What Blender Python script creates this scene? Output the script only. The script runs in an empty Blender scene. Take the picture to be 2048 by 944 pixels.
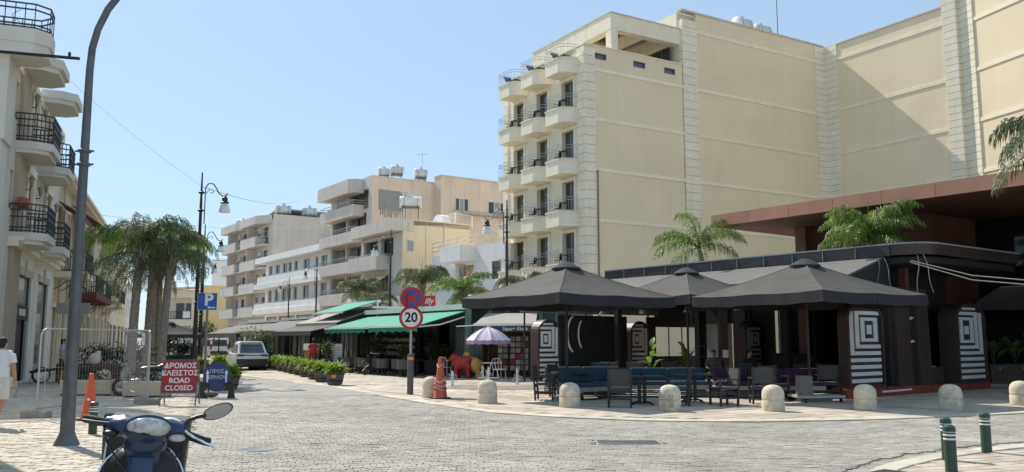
import bpy, math, random
import numpy as np
from math import sin, cos, tan, atan2, pi, radians as R, hypot, sqrt
from mathutils import Vector, Matrix

SC = bpy.context.scene
COL = SC.collection
random.seed(7)
# ------------------------------------------------------------------ camera
FPX, TILT, CAMH = 1700.0, math.atan(208 / 1700.0), 1.7
cam = bpy.data.cameras.new('camera')
cam.sensor_width = 36.0
cam.lens = 36.0 * FPX / 2048.0
cam.clip_start, cam.clip_end = 0.1, 6000
camo = bpy.data.objects.new('camera', cam)
camo.location = (0, 0, CAMH)
camo.rotation_euler = (R(90) + TILT, 0, 0)
COL.objects.link(camo)
SC.camera = camo
# ------------------------------------------------------------------ light
SUN_AZ = Vector((-0.66, 0.75)).normalized()
SUN_EL = R(46)
w = bpy.data.worlds.new('World'); SC.world = w; w.use_nodes = True
nt = w.node_tree; nt.nodes.clear()
sky = nt.nodes.new('ShaderNodeTexSky'); sky.sky_type = 'NISHITA'; sky.sun_disc = False
sky.sun_elevation = SUN_EL
sky.sun_rotation = atan2(SUN_AZ.x, SUN_AZ.y)
sky.air_density = 1.0; sky.dust_density = 0.6; sky.ozone_density = 2.0; sky.altitude = 100
bg = nt.nodes.new('ShaderNodeBackground'); bg.inputs[1].default_value = 0.1
wo = nt.nodes.new('ShaderNodeOutputWorld')
mx_ = nt.nodes.new('ShaderNodeMix'); mx_.data_type = 'RGBA'; mx_.inputs[0].default_value = 0.64     # flat pale blue mixed in evens the dome and lifts the shade
mx_.inputs[7].default_value = (3.7, 5.25, 6.9, 1)
nt.links.new(sky.outputs[0], mx_.inputs[6]); nt.links.new(mx_.outputs[2], bg.inputs[0]); nt.links.new(bg.outputs[0], wo.inputs[0])
sl = bpy.data.lights.new('sun', 'SUN'); sl.energy = 4.0; sl.angle = R(0.53); sl.color = (1.0, 0.94, 0.85)
so = bpy.data.objects.new('sun', sl); COL.objects.link(so)
sd = Vector((SUN_AZ.x * cos(SUN_EL), SUN_AZ.y * cos(SUN_EL), sin(SUN_EL)))
so.rotation_euler = sd.to_track_quat('Z', 'Y').to_euler(); so.location = (-30, 40, 60)
SC.view_settings.view_transform = 'Standard'; SC.view_settings.look = 'None'
SC.view_settings.exposure = 0.5; SC.view_settings.gamma = 1.0

# ------------------------------------------------------------------ materials
MATS = {}
def mat(name, col, rough=0.7, var=0.12, scale=2.0, bump=0.0, bscale=60.0, metal=0.0, streak=0.0, tint=False, spec=0.5, trans=0.0, alpha=1.0, macro=0.0):
    if name in MATS: return MATS[name]
    m = bpy.data.materials.new(name); m.use_nodes = True
    n = m.node_tree.nodes; l = m.node_tree.links
    b = n['Principled BSDF']
    b.inputs['Roughness'].default_value = rough; b.inputs['Metallic'].default_value = metal
    b.inputs['Specular IOR Level'].default_value = spec
    if trans: b.inputs['Transmission Weight'].default_value = trans
    if alpha < 1: b.inputs['Alpha'].default_value = alpha
    g = n.new('ShaderNodeNewGeometry')
    no = n.new('ShaderNodeTexNoise'); no.inputs['Scale'].default_value = scale; no.inputs['Detail'].default_value = 5
    l.new(g.outputs['Position'], no.inputs['Vector'])
    mr = n.new('ShaderNodeMapRange'); mr.inputs[1].default_value = 0.3; mr.inputs[2].default_value = 0.7
    mr.inputs[3].default_value = 1 - var; mr.inputs[4].default_value = 1 + var
    l.new(no.outputs[0], mr.inputs[0])
    cur = mr.outputs[0]
    def mul(a, bb):
        q = n.new('ShaderNodeMath'); q.operation = 'MULTIPLY'; l.new(a, q.inputs[0]); l.new(bb, q.inputs[1]); return q.outputs[0]
    if streak:
        mp = n.new('ShaderNodeMapping'); mp.inputs['Scale'].default_value = (1.3, 1.3, 0.09)
        l.new(g.outputs['Position'], mp.inputs[0])
        n2 = n.new('ShaderNodeTexNoise'); n2.inputs['Scale'].default_value = 2.2; n2.inputs['Detail'].default_value = 6
        l.new(mp.outputs[0], n2.inputs['Vector'])
        m2 = n.new('ShaderNodeMapRange'); m2.inputs[1].default_value = 0.5; m2.inputs[2].default_value = 0.75
        m2.inputs[3].default_value = 1.0; m2.inputs[4].default_value = 1 - streak
        l.new(n2.outputs[0], m2.inputs[0]); cur = mul(cur, m2.outputs[0])
    if macro:
        n4 = n.new('ShaderNodeTexNoise'); n4.inputs['Scale'].default_value = 0.16; n4.inputs['Detail'].default_value = 7; n4.inputs['Roughness'].default_value = 0.62
        l.new(g.outputs['Position'], n4.inputs['Vector'])
        m4 = n.new('ShaderNodeMapRange'); m4.inputs[1].default_value = 0.35; m4.inputs[2].default_value = 0.65
        m4.inputs[3].default_value = 1 - macro; m4.inputs[4].default_value = 1 + macro
        l.new(n4.outputs[0], m4.inputs[0]); cur = mul(cur, m4.outputs[0])
        n5 = n.new('ShaderNodeTexNoise'); n5.inputs['Scale'].default_value = 0.75; n5.inputs['Detail'].default_value = 3; n5.inputs['Distortion'].default_value = 0.6
        l.new(g.outputs['Position'], n5.inputs['Vector'])
        m5 = n.new('ShaderNodeMapRange'); m5.inputs[1].default_value = 0.62; m5.inputs[2].default_value = 0.72; m5.inputs[3].default_value = 1; m5.inputs[4].default_value = 1 - macro * 1.5   # stains
        l.new(n5.outputs[0], m5.inputs[0]); cur = mul(cur, m5.outputs[0])
    if tint:
        a = n.new('ShaderNodeAttribute'); a.attribute_name = 'tint'
        cur = mul(cur, a.outputs['Fac'])
    oi = n.new('ShaderNodeObjectInfo')
    mo = n.new('ShaderNodeMapRange'); mo.inputs[3].default_value = 0.97; mo.inputs[4].default_value = 1.03
    l.new(oi.outputs['Random'], mo.inputs[0]); cur = mul(cur, mo.outputs[0])
    vm = n.new('ShaderNodeVectorMath'); vm.operation = 'SCALE'
    vm.inputs[0].default_value = col[:3]
    l.new(cur, vm.inputs['Scale']); l.new(vm.outputs[0], b.inputs['Base Color'])
    if bump:
        n3 = n.new('ShaderNodeTexNoise'); n3.inputs['Scale'].default_value = bscale; n3.inputs['Detail'].default_value = 4
        l.new(g.outputs['Position'], n3.inputs['Vector'])
        bp = n.new('ShaderNodeBump'); bp.inputs['Strength'].default_value = bump; bp.inputs['Distance'].default_value = 0.02
        l.new(n3.outputs[0], bp.inputs['Height']); l.new(bp.outputs[0], b.inputs['Normal'])
    MATS[name] = m
    return m

def leafmat(name, c0, c1):
    m = bpy.data.materials.new(name); m.use_nodes = True
    n = m.node_tree.nodes; l = m.node_tree.links; b = n['Principled BSDF']
    b.inputs['Roughness'].default_value = 0.45
    b.inputs['Specular IOR Level'].default_value = 0.5
    g = n.new('ShaderNodeNewGeometry')
    no = n.new('ShaderNodeTexNoise'); no.inputs['Scale'].default_value = 5.0; no.inputs['Detail'].default_value = 4
    l.new(g.outputs['Position'], no.inputs['Vector'])
    ad = n.new('ShaderNodeMath'); ad.operation = 'ADD'; l.new(no.outputs[0], ad.inputs[0])
    sb = n.new('ShaderNodeMath'); sb.operation = 'MULTIPLY_ADD'; l.new(g.outputs['Random Per Island'], sb.inputs[0]); sb.inputs[1].default_value = 0.5; sb.inputs[2].default_value = -0.25
    l.new(sb.outputs[0], ad.inputs[1])
    cr = n.new('ShaderNodeValToRGB'); cr.color_ramp.elements[0].position = 0.3; cr.color_ramp.elements[1].position = 0.75
    cr.color_ramp.elements[0].color = (*c0, 1); cr.color_ramp.elements[1].color = (*c1, 1)
    l.new(ad.outputs[0], cr.inputs[0]); l.new(cr.outputs[0], b.inputs['Base Color'])
    t = n.new('ShaderNodeBsdfTranslucent'); l.new(cr.outputs[0], t.inputs[0])
    mx = n.new('ShaderNodeMixShader'); mx.inputs[0].default_value = 0.48
    out = n['Material Output']
    l.new(b.outputs[0], mx.inputs[1]); l.new(t.outputs[0], mx.inputs[2]); l.new(mx.outputs[0], out.inputs[0])
    MATS[name] = m
    return m

PALMG = leafmat('palm leaf green', (0.08, 0.13, 0.025), (0.29, 0.39, 0.10))
PALMD = leafmat('palm leaf grey green', (0.06, 0.085, 0.035), (0.24, 0.27, 0.14))
FERN = leafmat('fern green', (0.14, 0.24, 0.02), (0.36, 0.50, 0.07))
SHRUB = leafmat('shrub green', (0.03, 0.05, 0.014), (0.1, 0.14, 0.04))
DEADL = leafmat('dead palm leaf', (0.10, 0.065, 0.03), (0.24, 0.17, 0.09))
HEDGE = leafmat('hedge dark green', (0.016, 0.028, 0.010), (0.05, 0.075, 0.022))
PADDLE = leafmat('paddle leaf green', (0.07, 0.13, 0.03), (0.2, 0.3, 0.08))

CREAM = mat('cream render', (0.78, 0.71, 0.55), 0.85, 0.05, 0.6, 0.15, 25, streak=0.06)
CLAD = mat('pale cladding', (0.86, 0.78, 0.62), 0.8, 0.06, 1.2, 0.1, 20, streak=0.08)
TANW = mat('tan render', (0.83, 0.695, 0.495), 0.9, 0.05, 0.35, 0.1, 20, streak=0.04)
WHITEW = mat('white wall paint', (0.86, 0.835, 0.80), 0.8, 0.05, 0.7, 0.1, 18, streak=0.1)
PINKW = mat('pink beige render', (0.74, 0.60, 0.48), 0.9, 0.07, 0.5, 0.15, 15, streak=0.16)
GREYW = mat('grey beige render', (0.63, 0.57, 0.51), 0.9, 0.08, 0.6, 0.15, 15, streak=0.18)
YELW = mat('yellow render', (0.80, 0.68, 0.48), 0.9, 0.05, 0.6, 0.1, 15, streak=0.08)
OCHW = mat('ochre render', (0.84, 0.63, 0.30), 0.9, 0.05, 0.6, 0.1, 15, streak=0.1)
OLDW = mat('old cream stone', (0.60, 0.51, 0.37), 0.9, 0.12, 1.4, 0.3, 12, streak=0.22)
BROWNP = mat('tan pilaster paint', (0.42, 0.34, 0.26), 0.9, 0.06, 0.8, 0.1, 15)
BLACKM = mat('black painted metal', (0.02, 0.021, 0.023), 0.45, 0.1, 5)
RAIL = mat('balcony rail metal', (0.42, 0.43, 0.40), 0.5, 0.1, 5)
WHITEM = mat('white metal', (0.75, 0.75, 0.73), 0.5, 0.06, 3)
GALV = mat('galvanised steel', (0.42, 0.43, 0.43), 0.4, 0.15, 14, metal=0.6)
GALVD = mat('dull steel pole', (0.135, 0.14, 0.148), 0.5, 0.15, 6, metal=0.3, bump=0.1, bscale=30)
GLASS = mat('dark window glass', (0.05, 0.06, 0.065), 0.06, 0.2, 1.0, spec=0.6)
GLASSL = mat('pale window glass', (0.22, 0.25, 0.27), 0.08, 0.25, 0.7, spec=0.6)
SHUT = mat('grey shutter', (0.34, 0.34, 0.33), 0.7, 0.12, 2)
CURT = mat('pale curtain', (0.62, 0.62, 0.60), 0.9, 0.1, 4)
DARKW = mat('dark shade and soil tone', (0.022, 0.020, 0.019), 0.8, 0.2, 2)  # pavilion shade put into the base colour; soil shares it
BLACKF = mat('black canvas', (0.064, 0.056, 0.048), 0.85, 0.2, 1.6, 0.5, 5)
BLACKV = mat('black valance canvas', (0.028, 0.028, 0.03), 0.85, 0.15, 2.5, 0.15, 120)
GREYF = mat('grey awning canvas', (0.135, 0.126, 0.114), 0.85, 0.1, 2.0, 0.1, 100)
TAUPE = mat('taupe awning canvas', (0.33, 0.30, 0.265), 0.85, 0.08, 2.0, 0.1, 100)
GREENF = mat('green awning canvas', (0.012, 0.27, 0.16), 0.75, 0.1, 1.5, 0.08, 100)
RUST = mat('rust brown panel', (0.34, 0.165, 0.11), 0.65, 0.12, 1.2, 0.1, 20, streak=0.1)
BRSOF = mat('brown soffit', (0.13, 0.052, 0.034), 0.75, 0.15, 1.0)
BROWN = mat('brown steel', (0.066, 0.041, 0.034), 0.5, 0.12, 2.5, streak=0.12)
BROWNL = mat('brown cladding', (0.20, 0.10, 0.075), 0.55, 0.12, 2.5, streak=0.12)
REDB = mat('rust red plinth', (0.26, 0.055, 0.03), 0.7, 0.2, 4, streak=0.2)
STRIPE = mat('white strip paint', (0.72, 0.73, 0.72), 0.6, 0.06, 6)
STONE = mat('cream bollard stone', (0.62, 0.54, 0.42), 0.9, 0.2, 7, 0.45, 40, streak=0.22)
GRNM = mat('dark green metal', (0.026, 0.06, 0.04), 0.45, 0.15, 8)
WHITEP = mat('reflective white band', (0.75, 0.76, 0.76), 0.4, 0.05, 10)
ORANGE = mat('orange plastic', (0.62, 0.10, 0.03), 0.5, 0.15, 8)
ORANGED = mat('faded orange plastic', (0.50, 0.10, 0.055), 0.6, 0.25, 9)
REDS = mat('red sign face', (0.32, 0.018, 0.022), 0.5, 0.15, 3)
REDR = mat('red sign border', (0.42, 0.03, 0.03), 0.5, 0.1, 6)
BLUES = mat('blue sign face', (0.02, 0.085, 0.36), 0.45, 0.08, 4)
BLUED = mat('navy sign face', (0.02, 0.055, 0.17), 0.5, 0.15, 4)
SIGNW = mat('white sign face', (0.74, 0.73, 0.70), 0.45, 0.06, 6)
INK = mat('black lettering', (0.012, 0.012, 0.014), 0.6, 0.05, 6)
RUBBER = mat('black rubber', (0.02, 0.02, 0.021), 0.75, 0.2, 10)
CONC = mat('grey concrete', (0.30, 0.29, 0.27), 0.9, 0.15, 6, 0.3, 40)
SANDC = mat('sand planter concrete', (0.50, 0.44, 0.35), 0.9, 0.12, 4, 0.3, 40)
WOODB = mat('brown planter boards', (0.10, 0.065, 0.05), 0.75, 0.2, 5)
ORWOOD = mat('orange wood board', (0.42, 0.17, 0.06), 0.6, 0.15, 5)
DKGREY = mat('anthracite planter', (0.05, 0.053, 0.055), 0.6, 0.15, 4)
CHAIRB = mat('black chair wood', (0.022, 0.021, 0.022), 0.5, 0.15, 6)
CHAIRF = mat('grey chair mesh', (0.07, 0.068, 0.066), 0.8, 0.1, 10)
RATTAN = mat('grey rattan', (0.085, 0.082, 0.078), 0.8, 0.2, 30, 0.4, 60)
BLUEC = mat('blue cushion', (0.028, 0.066, 0.098), 0.9, 0.12, 5, 0.2, 40)
PURPC = mat('purple cushion', (0.05, 0.017, 0.05), 0.9, 0.15, 5, 0.2, 40)
SLATW = mat('bench slat grey', (0.30, 0.28, 0.25), 0.8, 0.15, 6)
SKIN = mat('skin', (0.45, 0.26, 0.17), 0.6, 0.05, 10)
HAIR = mat('dark hair', (0.014, 0.011, 0.010), 0.7, 0.2, 40, 0.4, 90)
WSHIRT = mat('white cotton', (0.78, 0.79, 0.82), 0.9, 0.05, 4, 0.3, 14)
SHORTS = mat('cream cotton', (0.66, 0.62, 0.55), 0.9, 0.06, 4, 0.3, 14)
REDSH = mat('red cotton', (0.42, 0.03, 0.035), 0.9, 0.06, 4)
BLUESH = mat('light blue cotton', (0.30, 0.42, 0.58), 0.9, 0.06, 4)
DARKC = mat('dark cloth', (0.025, 0.025, 0.03), 0.9, 0.1, 6)
CARW = mat('white car paint', (0.70, 0.71, 0.72), 0.22, 0.03, 2, spec=0.6)
CARS = mat('silver car paint', (0.42, 0.43, 0.44), 0.25, 0.03, 2, metal=0.3)
CARD = mat('dark car paint', (0.05, 0.055, 0.065), 0.25, 0.03, 2)
LAMPR = mat('red lamp lens', (0.22, 0.015, 0.02), 0.2, 0.1, 8)
SCB = mat('blue scooter paint', (0.014, 0.034, 0.085), 0.3, 0.06, 6, spec=0.6)
CHROME = mat('chrome', (0.75, 0.76, 0.77), 0.12, 0.05, 6, metal=1.0)
SEATC = mat('cream seat vinyl', (0.60, 0.56, 0.46), 0.6, 0.08, 6)
LENS = mat('headlight lens', (0.46, 0.455, 0.43), 0.12, 0.4, 30, spec=0.8)
BLKPL = mat('black plastic', (0.014, 0.014, 0.016), 0.35, 0.1, 8)
TRUNK = mat('palm trunk', (0.24, 0.205, 0.165), 0.95, 0.25, 9, 0.5, 30)
LAMPG = mat('frosted lamp glass', (0.80, 0.78, 0.74), 0.25, 0.05, 6, trans=0.35)
TANKW = mat('water tank plastic', (0.62, 0.63, 0.62), 0.6, 0.1, 2, streak=0.2)
LILAC = mat('lilac parasol canvas', (0.62, 0.53, 0.60), 0.8, 0.06, 4)
VIOLET = mat('violet parasol canvas', (0.38, 0.25, 0.42), 0.8, 0.06, 4)
BULLR = mat('red glossy paint', (0.40, 0.022, 0.02), 0.3, 0.12, 8)
BULLY = mat('yellow ochre paint', (0.56, 0.34, 0.09), 0.35, 0.12, 8)
TEAL = mat('teal paint', (0.05, 0.30, 0.36), 0.8, 0.1, 6)
WATER = mat('splashing water', (0.80, 0.83, 0.86), 0.2, 0.05, 6, trans=0.4)
WETG = mat('wet paving', (0.27, 0.225, 0.165), 0.5, 0.25, 2.2)
KIOSKG = mat('dull green panel', (0.14, 0.22, 0.19), 0.6, 0.1, 3)
CABLE = mat('pale cable', (0.30, 0.28, 0.24), 0.8, 0.1, 6)
TERRA = mat('terracotta', (0.36, 0.13, 0.08), 0.85, 0.15, 6)
AWNBR = mat('brown awning canvas', (0.15, 0.065, 0.055), 0.85, 0.12, 3)
REDUN = mat('dark red paint', (0.16, 0.035, 0.035), 0.75, 0.15, 4)

# ------------------------------------------------------------------ mesh builder
class MB:
    def __init__(s): s.v = []; s.f = []
    def add(s, vs, fs):
        o = len(s.v); s.v.extend([tuple(p) for p in vs]); s.f.extend([tuple(i + o for i in f) for f in fs]); return s
    def box(s, x0, x1, y0, y1, z0, z1):
        return s.add([(x0, y0, z0), (x1, y0, z0), (x1, y1, z0), (x0, y1, z0), (x0, y0, z1), (x1, y0, z1), (x1, y1, z1), (x0, y1, z1)],
                     [(3, 2, 1, 0), (4, 5, 6, 7), (0, 1, 5, 4), (1, 2, 6, 5), (2, 3, 7, 6), (3, 0, 4, 7)])
    def cbox(s, c, sx, sy, sz, rz=0.0, rx=0.0):
        m = Matrix.Rotation(rz, 3, 'Z') @ Matrix.Rotation(rx, 3, 'X'); c = Vector(c)
        vs = [c + m @ Vector((a * sx / 2, b * sy / 2, d * sz / 2)) for d in (-1, 1) for a, b in ((-1, -1), (1, -1), (1, 1), (-1, 1))]
        return s.add(vs, [(3, 2, 1, 0), (4, 5, 6, 7), (0, 1, 5, 4), (1, 2, 6, 5), (2, 3, 7, 6), (3, 0, 4, 7)])
    def beam(s, p, q, w, h, up=(0, 0, 1)):
        p = Vector(p); q = Vector(q); d = (q - p).normalized(); u = Vector(up)
        if abs(d.dot(u)) > 0.98: u = Vector((0, 1, 0))
        a = d.cross(u).normalized() * w / 2; b = a.cross(d).normalized() * h / 2
        vs = [e + i * a + j * b for e in (p, q) for i, j in ((-1, -1), (1, -1), (1, 1), (-1, 1))]
        return s.add(vs, [(0, 1, 2, 3), (7, 6, 5, 4), (4, 5, 1, 0), (5, 6, 2, 1), (6, 7, 3, 2), (7, 4, 0, 3)])
    def tube(s, pts, r, n=8, cap=True, closed=False):
        pts = [Vector(p) for p in pts]; k = len(pts)
        rs = r if isinstance(r, (list, tuple)) else [r] * k
        vs = []; fs = []; prev = None
        for i, p in enumerate(pts):
            if closed: t = (pts[(i + 1) % k] - pts[i - 1])
            else: t = (pts[min(i + 1, k - 1)] - pts[max(i - 1, 0)])
            if t.length < 1e-9: t = Vector((0, 0, 1))
            t.normalize()
            if prev is None:
                a = t.orthogonal().normalized()
            else:
                a = prev - t * prev.dot(t)
                a = a.normalized() if a.length > 1e-6 else t.orthogonal().normalized()
            prev = a; b = t.cross(a)
            for j in range(n):
                th = 2 * pi * j / n
                vs.append(p + (a * cos(th) + b * sin(th)) * rs[i])
        for i in range(k if closed else k - 1):
            i2 = (i + 1) % k
            for j in range(n):
                fs.append((i * n + j, i * n + (j + 1) % n, i2 * n + (j + 1) % n, i2 * n + j))
        if cap and not closed:
            fs.append(tuple(range(n - 1, -1, -1))); fs.append(tuple((k - 1) * n + j for j in range(n)))
        return s.add(vs, fs)
    def lathe(s, prof, n=12, c=(0, 0, 0), sx=1.0, sy=1.0):
        vs = []; fs = []; k = len(prof)
        for r, z in prof:
            for j in range(n):
                th = 2 * pi * j / n
                vs.append((c[0] + r * cos(th) * sx, c[1] + r * sin(th) * sy, c[2] + z))
        for i in range(k - 1):
            for j in range(n):
                fs.append((i * n + j, i * n + (j + 1) % n, (i + 1) * n + (j + 1) % n, (i + 1) * n + j))
        fs.append(tuple(range(n - 1, -1, -1))); fs.append(tuple((k - 1) * n + j for j in range(n)))
        return s.add(vs, fs)
    def prism(s, pts, a, b, plane='xz'):
        k = len(pts)
        if plane == 'xz': mk = lambda p, t: (p[0], t, p[1])
        elif plane == 'xy': mk = lambda p, t: (p[0], p[1], t)
        else: mk = lambda p, t: (t, p[0], p[1])
        vs = [mk(p, a) for p in pts] + [mk(p, b) for p in pts]
        fs = [tuple(range(k)), tuple(range(2 * k - 1, k - 1, -1))]
        fs += [(i, k + i, k + (i + 1) % k, (i + 1) % k) for i in range(k)]
        return s.add(vs, fs)
    def quad(s, a, b, c, d): return s.add([a, b, c, d], [(0, 1, 2, 3)])
    def slab(s, a, b, c, d, t):
        a, b, c, d = map(Vector, (a, b, c, d)); n = (b - a).cross(d - a).normalized() * t
        vs = [a, b, c, d, a - n, b - n, c - n, d - n]
        return s.add(vs, [(0, 1, 2, 3), (7, 6, 5, 4), (4, 5, 1, 0), (5, 6, 2, 1), (6, 7, 3, 2), (7, 4, 0, 3)])
    def ball(s, c, rx, ry=None, rz=None, n=12, m=8):
        ry = ry or rx; rz = rz or rx
        prof = [(max(sin(pi * i / m), 0.02), -cos(pi * i / m)) for i in range(m + 1)]
        vs = []; fs = []
        for r, z in prof:
            for j in range(n):
                th = 2 * pi * j / n; vs.append((c[0] + rx * r * cos(th), c[1] + ry * r * sin(th), c[2] + rz * z))
        for i in range(m):
            for j in range(n): fs.append((i * n + j, i * n + (j + 1) % n, (i + 1) * n + (j + 1) % n, (i + 1) * n + j))
        fs.append(tuple(range(n - 1, -1, -1))); fs.append(tuple(m * n + j for j in range(n)))
        return s.add(vs, fs)
    def wall(s, x0, x1, z0, z1, holes, y0, y1):
        """wall in the xz plane from y0 to y1 with rectangular openings (x0,x1,z0,z1)"""
        zs = sorted({z0, z1} | {h[2] for h in holes} | {h[3] for h in holes}); zs = [z for z in zs if z0 <= z <= z1]
        for a, b in zip(zs[:-1], zs[1:]):
            m = (a + b) / 2; cut = sorted([(h[0], h[1]) for h in holes if h[2] < m < h[3]])
            x = x0
            for c0, c1 in cut:
                if c0 > x: s.box(x, min(c0, x1), y0, y1, a, b)
                x = max(x, c1)
            if x < x1: s.box(x, x1, y0, y1, a, b)
        return s
    def mesh(s, name, m, smooth=False, ang=0.7):
        me = bpy.data.meshes.new(name); me.from_pydata(s.v, [], s.f); me.update()
        if smooth:
            me.polygons.foreach_set('use_smooth', [True] * len(me.polygons))
            try: me.set_sharp_from_angle(angle=ang)
            except Exception: pass
        if m: me.materials.append(m)
        return me
    def build(s, name, m, parent=None, smooth=False, loc=(0, 0, 0), rz=0.0, ang=0.7, bevel=0.0, label=None, stuff=False):
        o = bpy.data.objects.new(name, s.mesh(name, m, smooth, ang)); COL.objects.link(o)
        o.location = loc; o.rotation_euler = (0, 0, rz)
        if parent: o.parent = parent
        if bevel:
            b = o.modifiers.new('edge', 'BEVEL'); b.width = bevel; b.segments = 2; b.limit_method = 'ANGLE'
        if label: o['label'] = label
        if stuff: o['kind'] = 'stuff'
        return o

def B(): return MB()
def tag(o, label, cat, group=None):
    o['label'] = label; o['category'] = cat
    if group: o['group'] = group
    return o
def thing(name, label, cat, loc=(0, 0, 0), rz=0.0, group=None):
    o = bpy.data.objects.new(name, None); COL.objects.link(o); o.location = loc; o.rotation_euler = (0, 0, rz)
    o.empty_display_size = 0.2
    return tag(o, label, cat, group)
def struct(o): o['kind'] = 'structure'; return o
def inst(me, name, parent=None, loc=(0, 0, 0), rot=(0, 0, 0), sc=None):
    o = bpy.data.objects.new(name, me); COL.objects.link(o); o.location = loc; o.rotation_euler = rot
    if sc: o.scale = sc
    if parent: o.parent = parent
    return o
KIDS = {}
def kids(o): return [c for c in bpy.data.objects if c.parent == o]
def copy_thing(root, loc, rz, label, group=None, sc=None):
    def cp(o, par):
        c = o.copy(); COL.objects.link(c)
        if par: c.parent = par
        for k in KIDS[o]: cp(k, c)
        return c
    def idx(o):
        if o not in KIDS:
            KIDS[o] = kids(o)
            for k in KIDS[o]: idx(k)
    idx(root)
    r = cp(root, None); r.location = loc; r.rotation_euler = (0, 0, rz); r['label'] = label
    if group: r['group'] = group
    if sc: r.scale = (sc, sc, sc)
    return r
def many(root, spots, group=None):
    """first spot moves the prototype, the rest are copies; spots: (x, y, rz, label[, scale[, z]])"""
    out = []
    first = spots[0]
    for sp in spots[1:]:
        out.append(copy_thing(root, (sp[0], sp[1], sp[5] if len(sp) > 5 else 0), sp[2], sp[3], group, sp[4] if len(sp) > 4 else None))
    root.location = (first[0], first[1], first[5] if len(first) > 5 else 0); root.rotation_euler = (0, 0, first[2]); root['label'] = first[3]
    if len(first) > 4 and first[4]: root.scale = (first[4],) * 3
    if group: root['group'] = group
    return [root] + out
def text_mesh(body, size, ext=0.003, ax='CENTER', shear=0.0, sx=1.0, bold=0.0):
    c = bpy.data.curves.new('text', 'FONT'); c.body = body; c.size = size; c.extrude = ext; c.align_x = ax; c.align_y = 'CENTER'; c.shear = shear
    c.offset = bold; c.space_line = 0.95
    o = bpy.data.objects.new('text', c); COL.objects.link(o)
    dg = bpy.context.evaluated_depsgraph_get(); dg.update()
    me = bpy.data.meshes.new_from_object(o.evaluated_get(dg))
    bpy.data.objects.remove(o); bpy.data.curves.remove(c)
    if sx != 1.0:
        for v in me.vertices: v.co.x *= sx
    return me
def text(body, size, m, parent, loc, rot=(pi / 2, 0, 0), name='lettering', **k):
    me = text_mesh(body, size, **k); me.materials.clear(); me.materials.append(m)
    return inst(me, name, parent, loc, rot)
def window(root, x0, x1, z0, z1, y, fm, gm, nx=2, nz=1, fw=0.06, out=0.0, name='window', dep=0.08):
    f = B(); y0, y1 = y - out, y + dep
    f.box(x0, x0 + fw, y0, y1, z0, z1); f.box(x1 - fw, x1, y0, y1, z0, z1)
    f.box(x0 + fw, x1 - fw, y0, y1, z0, z0 + fw); f.box(x0 + fw, x1 - fw, y0, y1, z1 - fw, z1)
    for i in range(1, nx):
        xm = x0 + (x1 - x0) * i / nx; f.box(xm - fw / 2, xm + fw / 2, y0 + 0.01, y1, z0 + fw, z1 - fw)
    for i in range(1, nz):
        zm = z0 + (z1 - z0) * i / nz; f.box(x0 + fw, x1 - fw, y0 + 0.012, y1 - 0.002, zm - fw / 2, zm + fw / 2)
    fo = f.build(name, fm, root)
    B().box(x0 + fw * 0.5, x1 - fw * 0.5, y + dep * 0.5, y + dep * 0.5 + 0.02, z0 + fw * 0.5, z1 - fw * 0.5).build('pane', gm, fo)
    return fo
def railing(mb, pts, z0, z1, step=0.14, r=0.009, rr=0.018, mid=(), posts=1.2):
    """vertical bar railing along a polyline of (x,y)"""
    for (ax, ay), (bx, by) in zip(pts[:-1], pts[1:]):
        L = hypot(bx - ax, by - ay)
        for z in (z0 + 0.05, z1) + tuple(mid): mb.beam((ax, ay, z), (bx, by, z), rr * 2, rr * 2)
        n = max(1, int(L / step))
        for i in range(n + 1):
            t = i / n; x, y = ax + (bx - ax) * t, ay + (by - ay) * t
            mb.beam((x, y, z0), (x, y, z1), r * 2, r * 2)
    return mb
# ------------------------------------------------------------------ ground
def pip(px, py, poly):
    ins = np.zeros(len(px), bool); n = len(poly); j = n - 1
    for i in range(n):
        xi, yi = poly[i]; xj, yj = poly[j]
        c = ((yi > py) != (yj > py)) & (px < (xj - xi) * (py - yi) / (yj - yi + 1e-12) + xi)
        ins ^= c; j = i
    return ins
def tintattr(me, vals):
    a = me.attributes.new('tint', 'FLOAT', 'FACE'); a.data.foreach_set('value', vals)
def stone_mesh(name, L, W, m, tint, h=0.03, ch=0.008, hexa=0.0):
    x, y = L / 2, W / 2; xi, yi = x - ch, y - ch
    if hexa:
        o = [(-x - hexa, 0), (-x + hexa, -y), (x - hexa, -y), (x + hexa, 0), (x - hexa, y), (-x + hexa, y)]
    else: o = [(-x, -y), (x, -y), (x, y), (-x, y)]
    k = len(o); sc = 1 - ch / min(x, y)
    vs = [(a, b, -h) for a, b in o] + [(a, b, -ch * .6) for a, b in o] + [(a * (1 - ch / x), b * (1 - ch / y), 0) for a, b in o]
    fs = []
    for q in (0, 1):
        for i in range(k): fs.append((q * k + i, q * k + (i + 1) % k, (q + 1) * k + (i + 1) % k, (q + 1) * k + i))
    fs.append(tuple(2 * k + i for i in range(k)))
    me = bpy.data.meshes.new(name); me.from_pydata(vs, [], fs); me.materials.append(m); tintattr(me, [tint] * len(fs))
    return me
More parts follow.
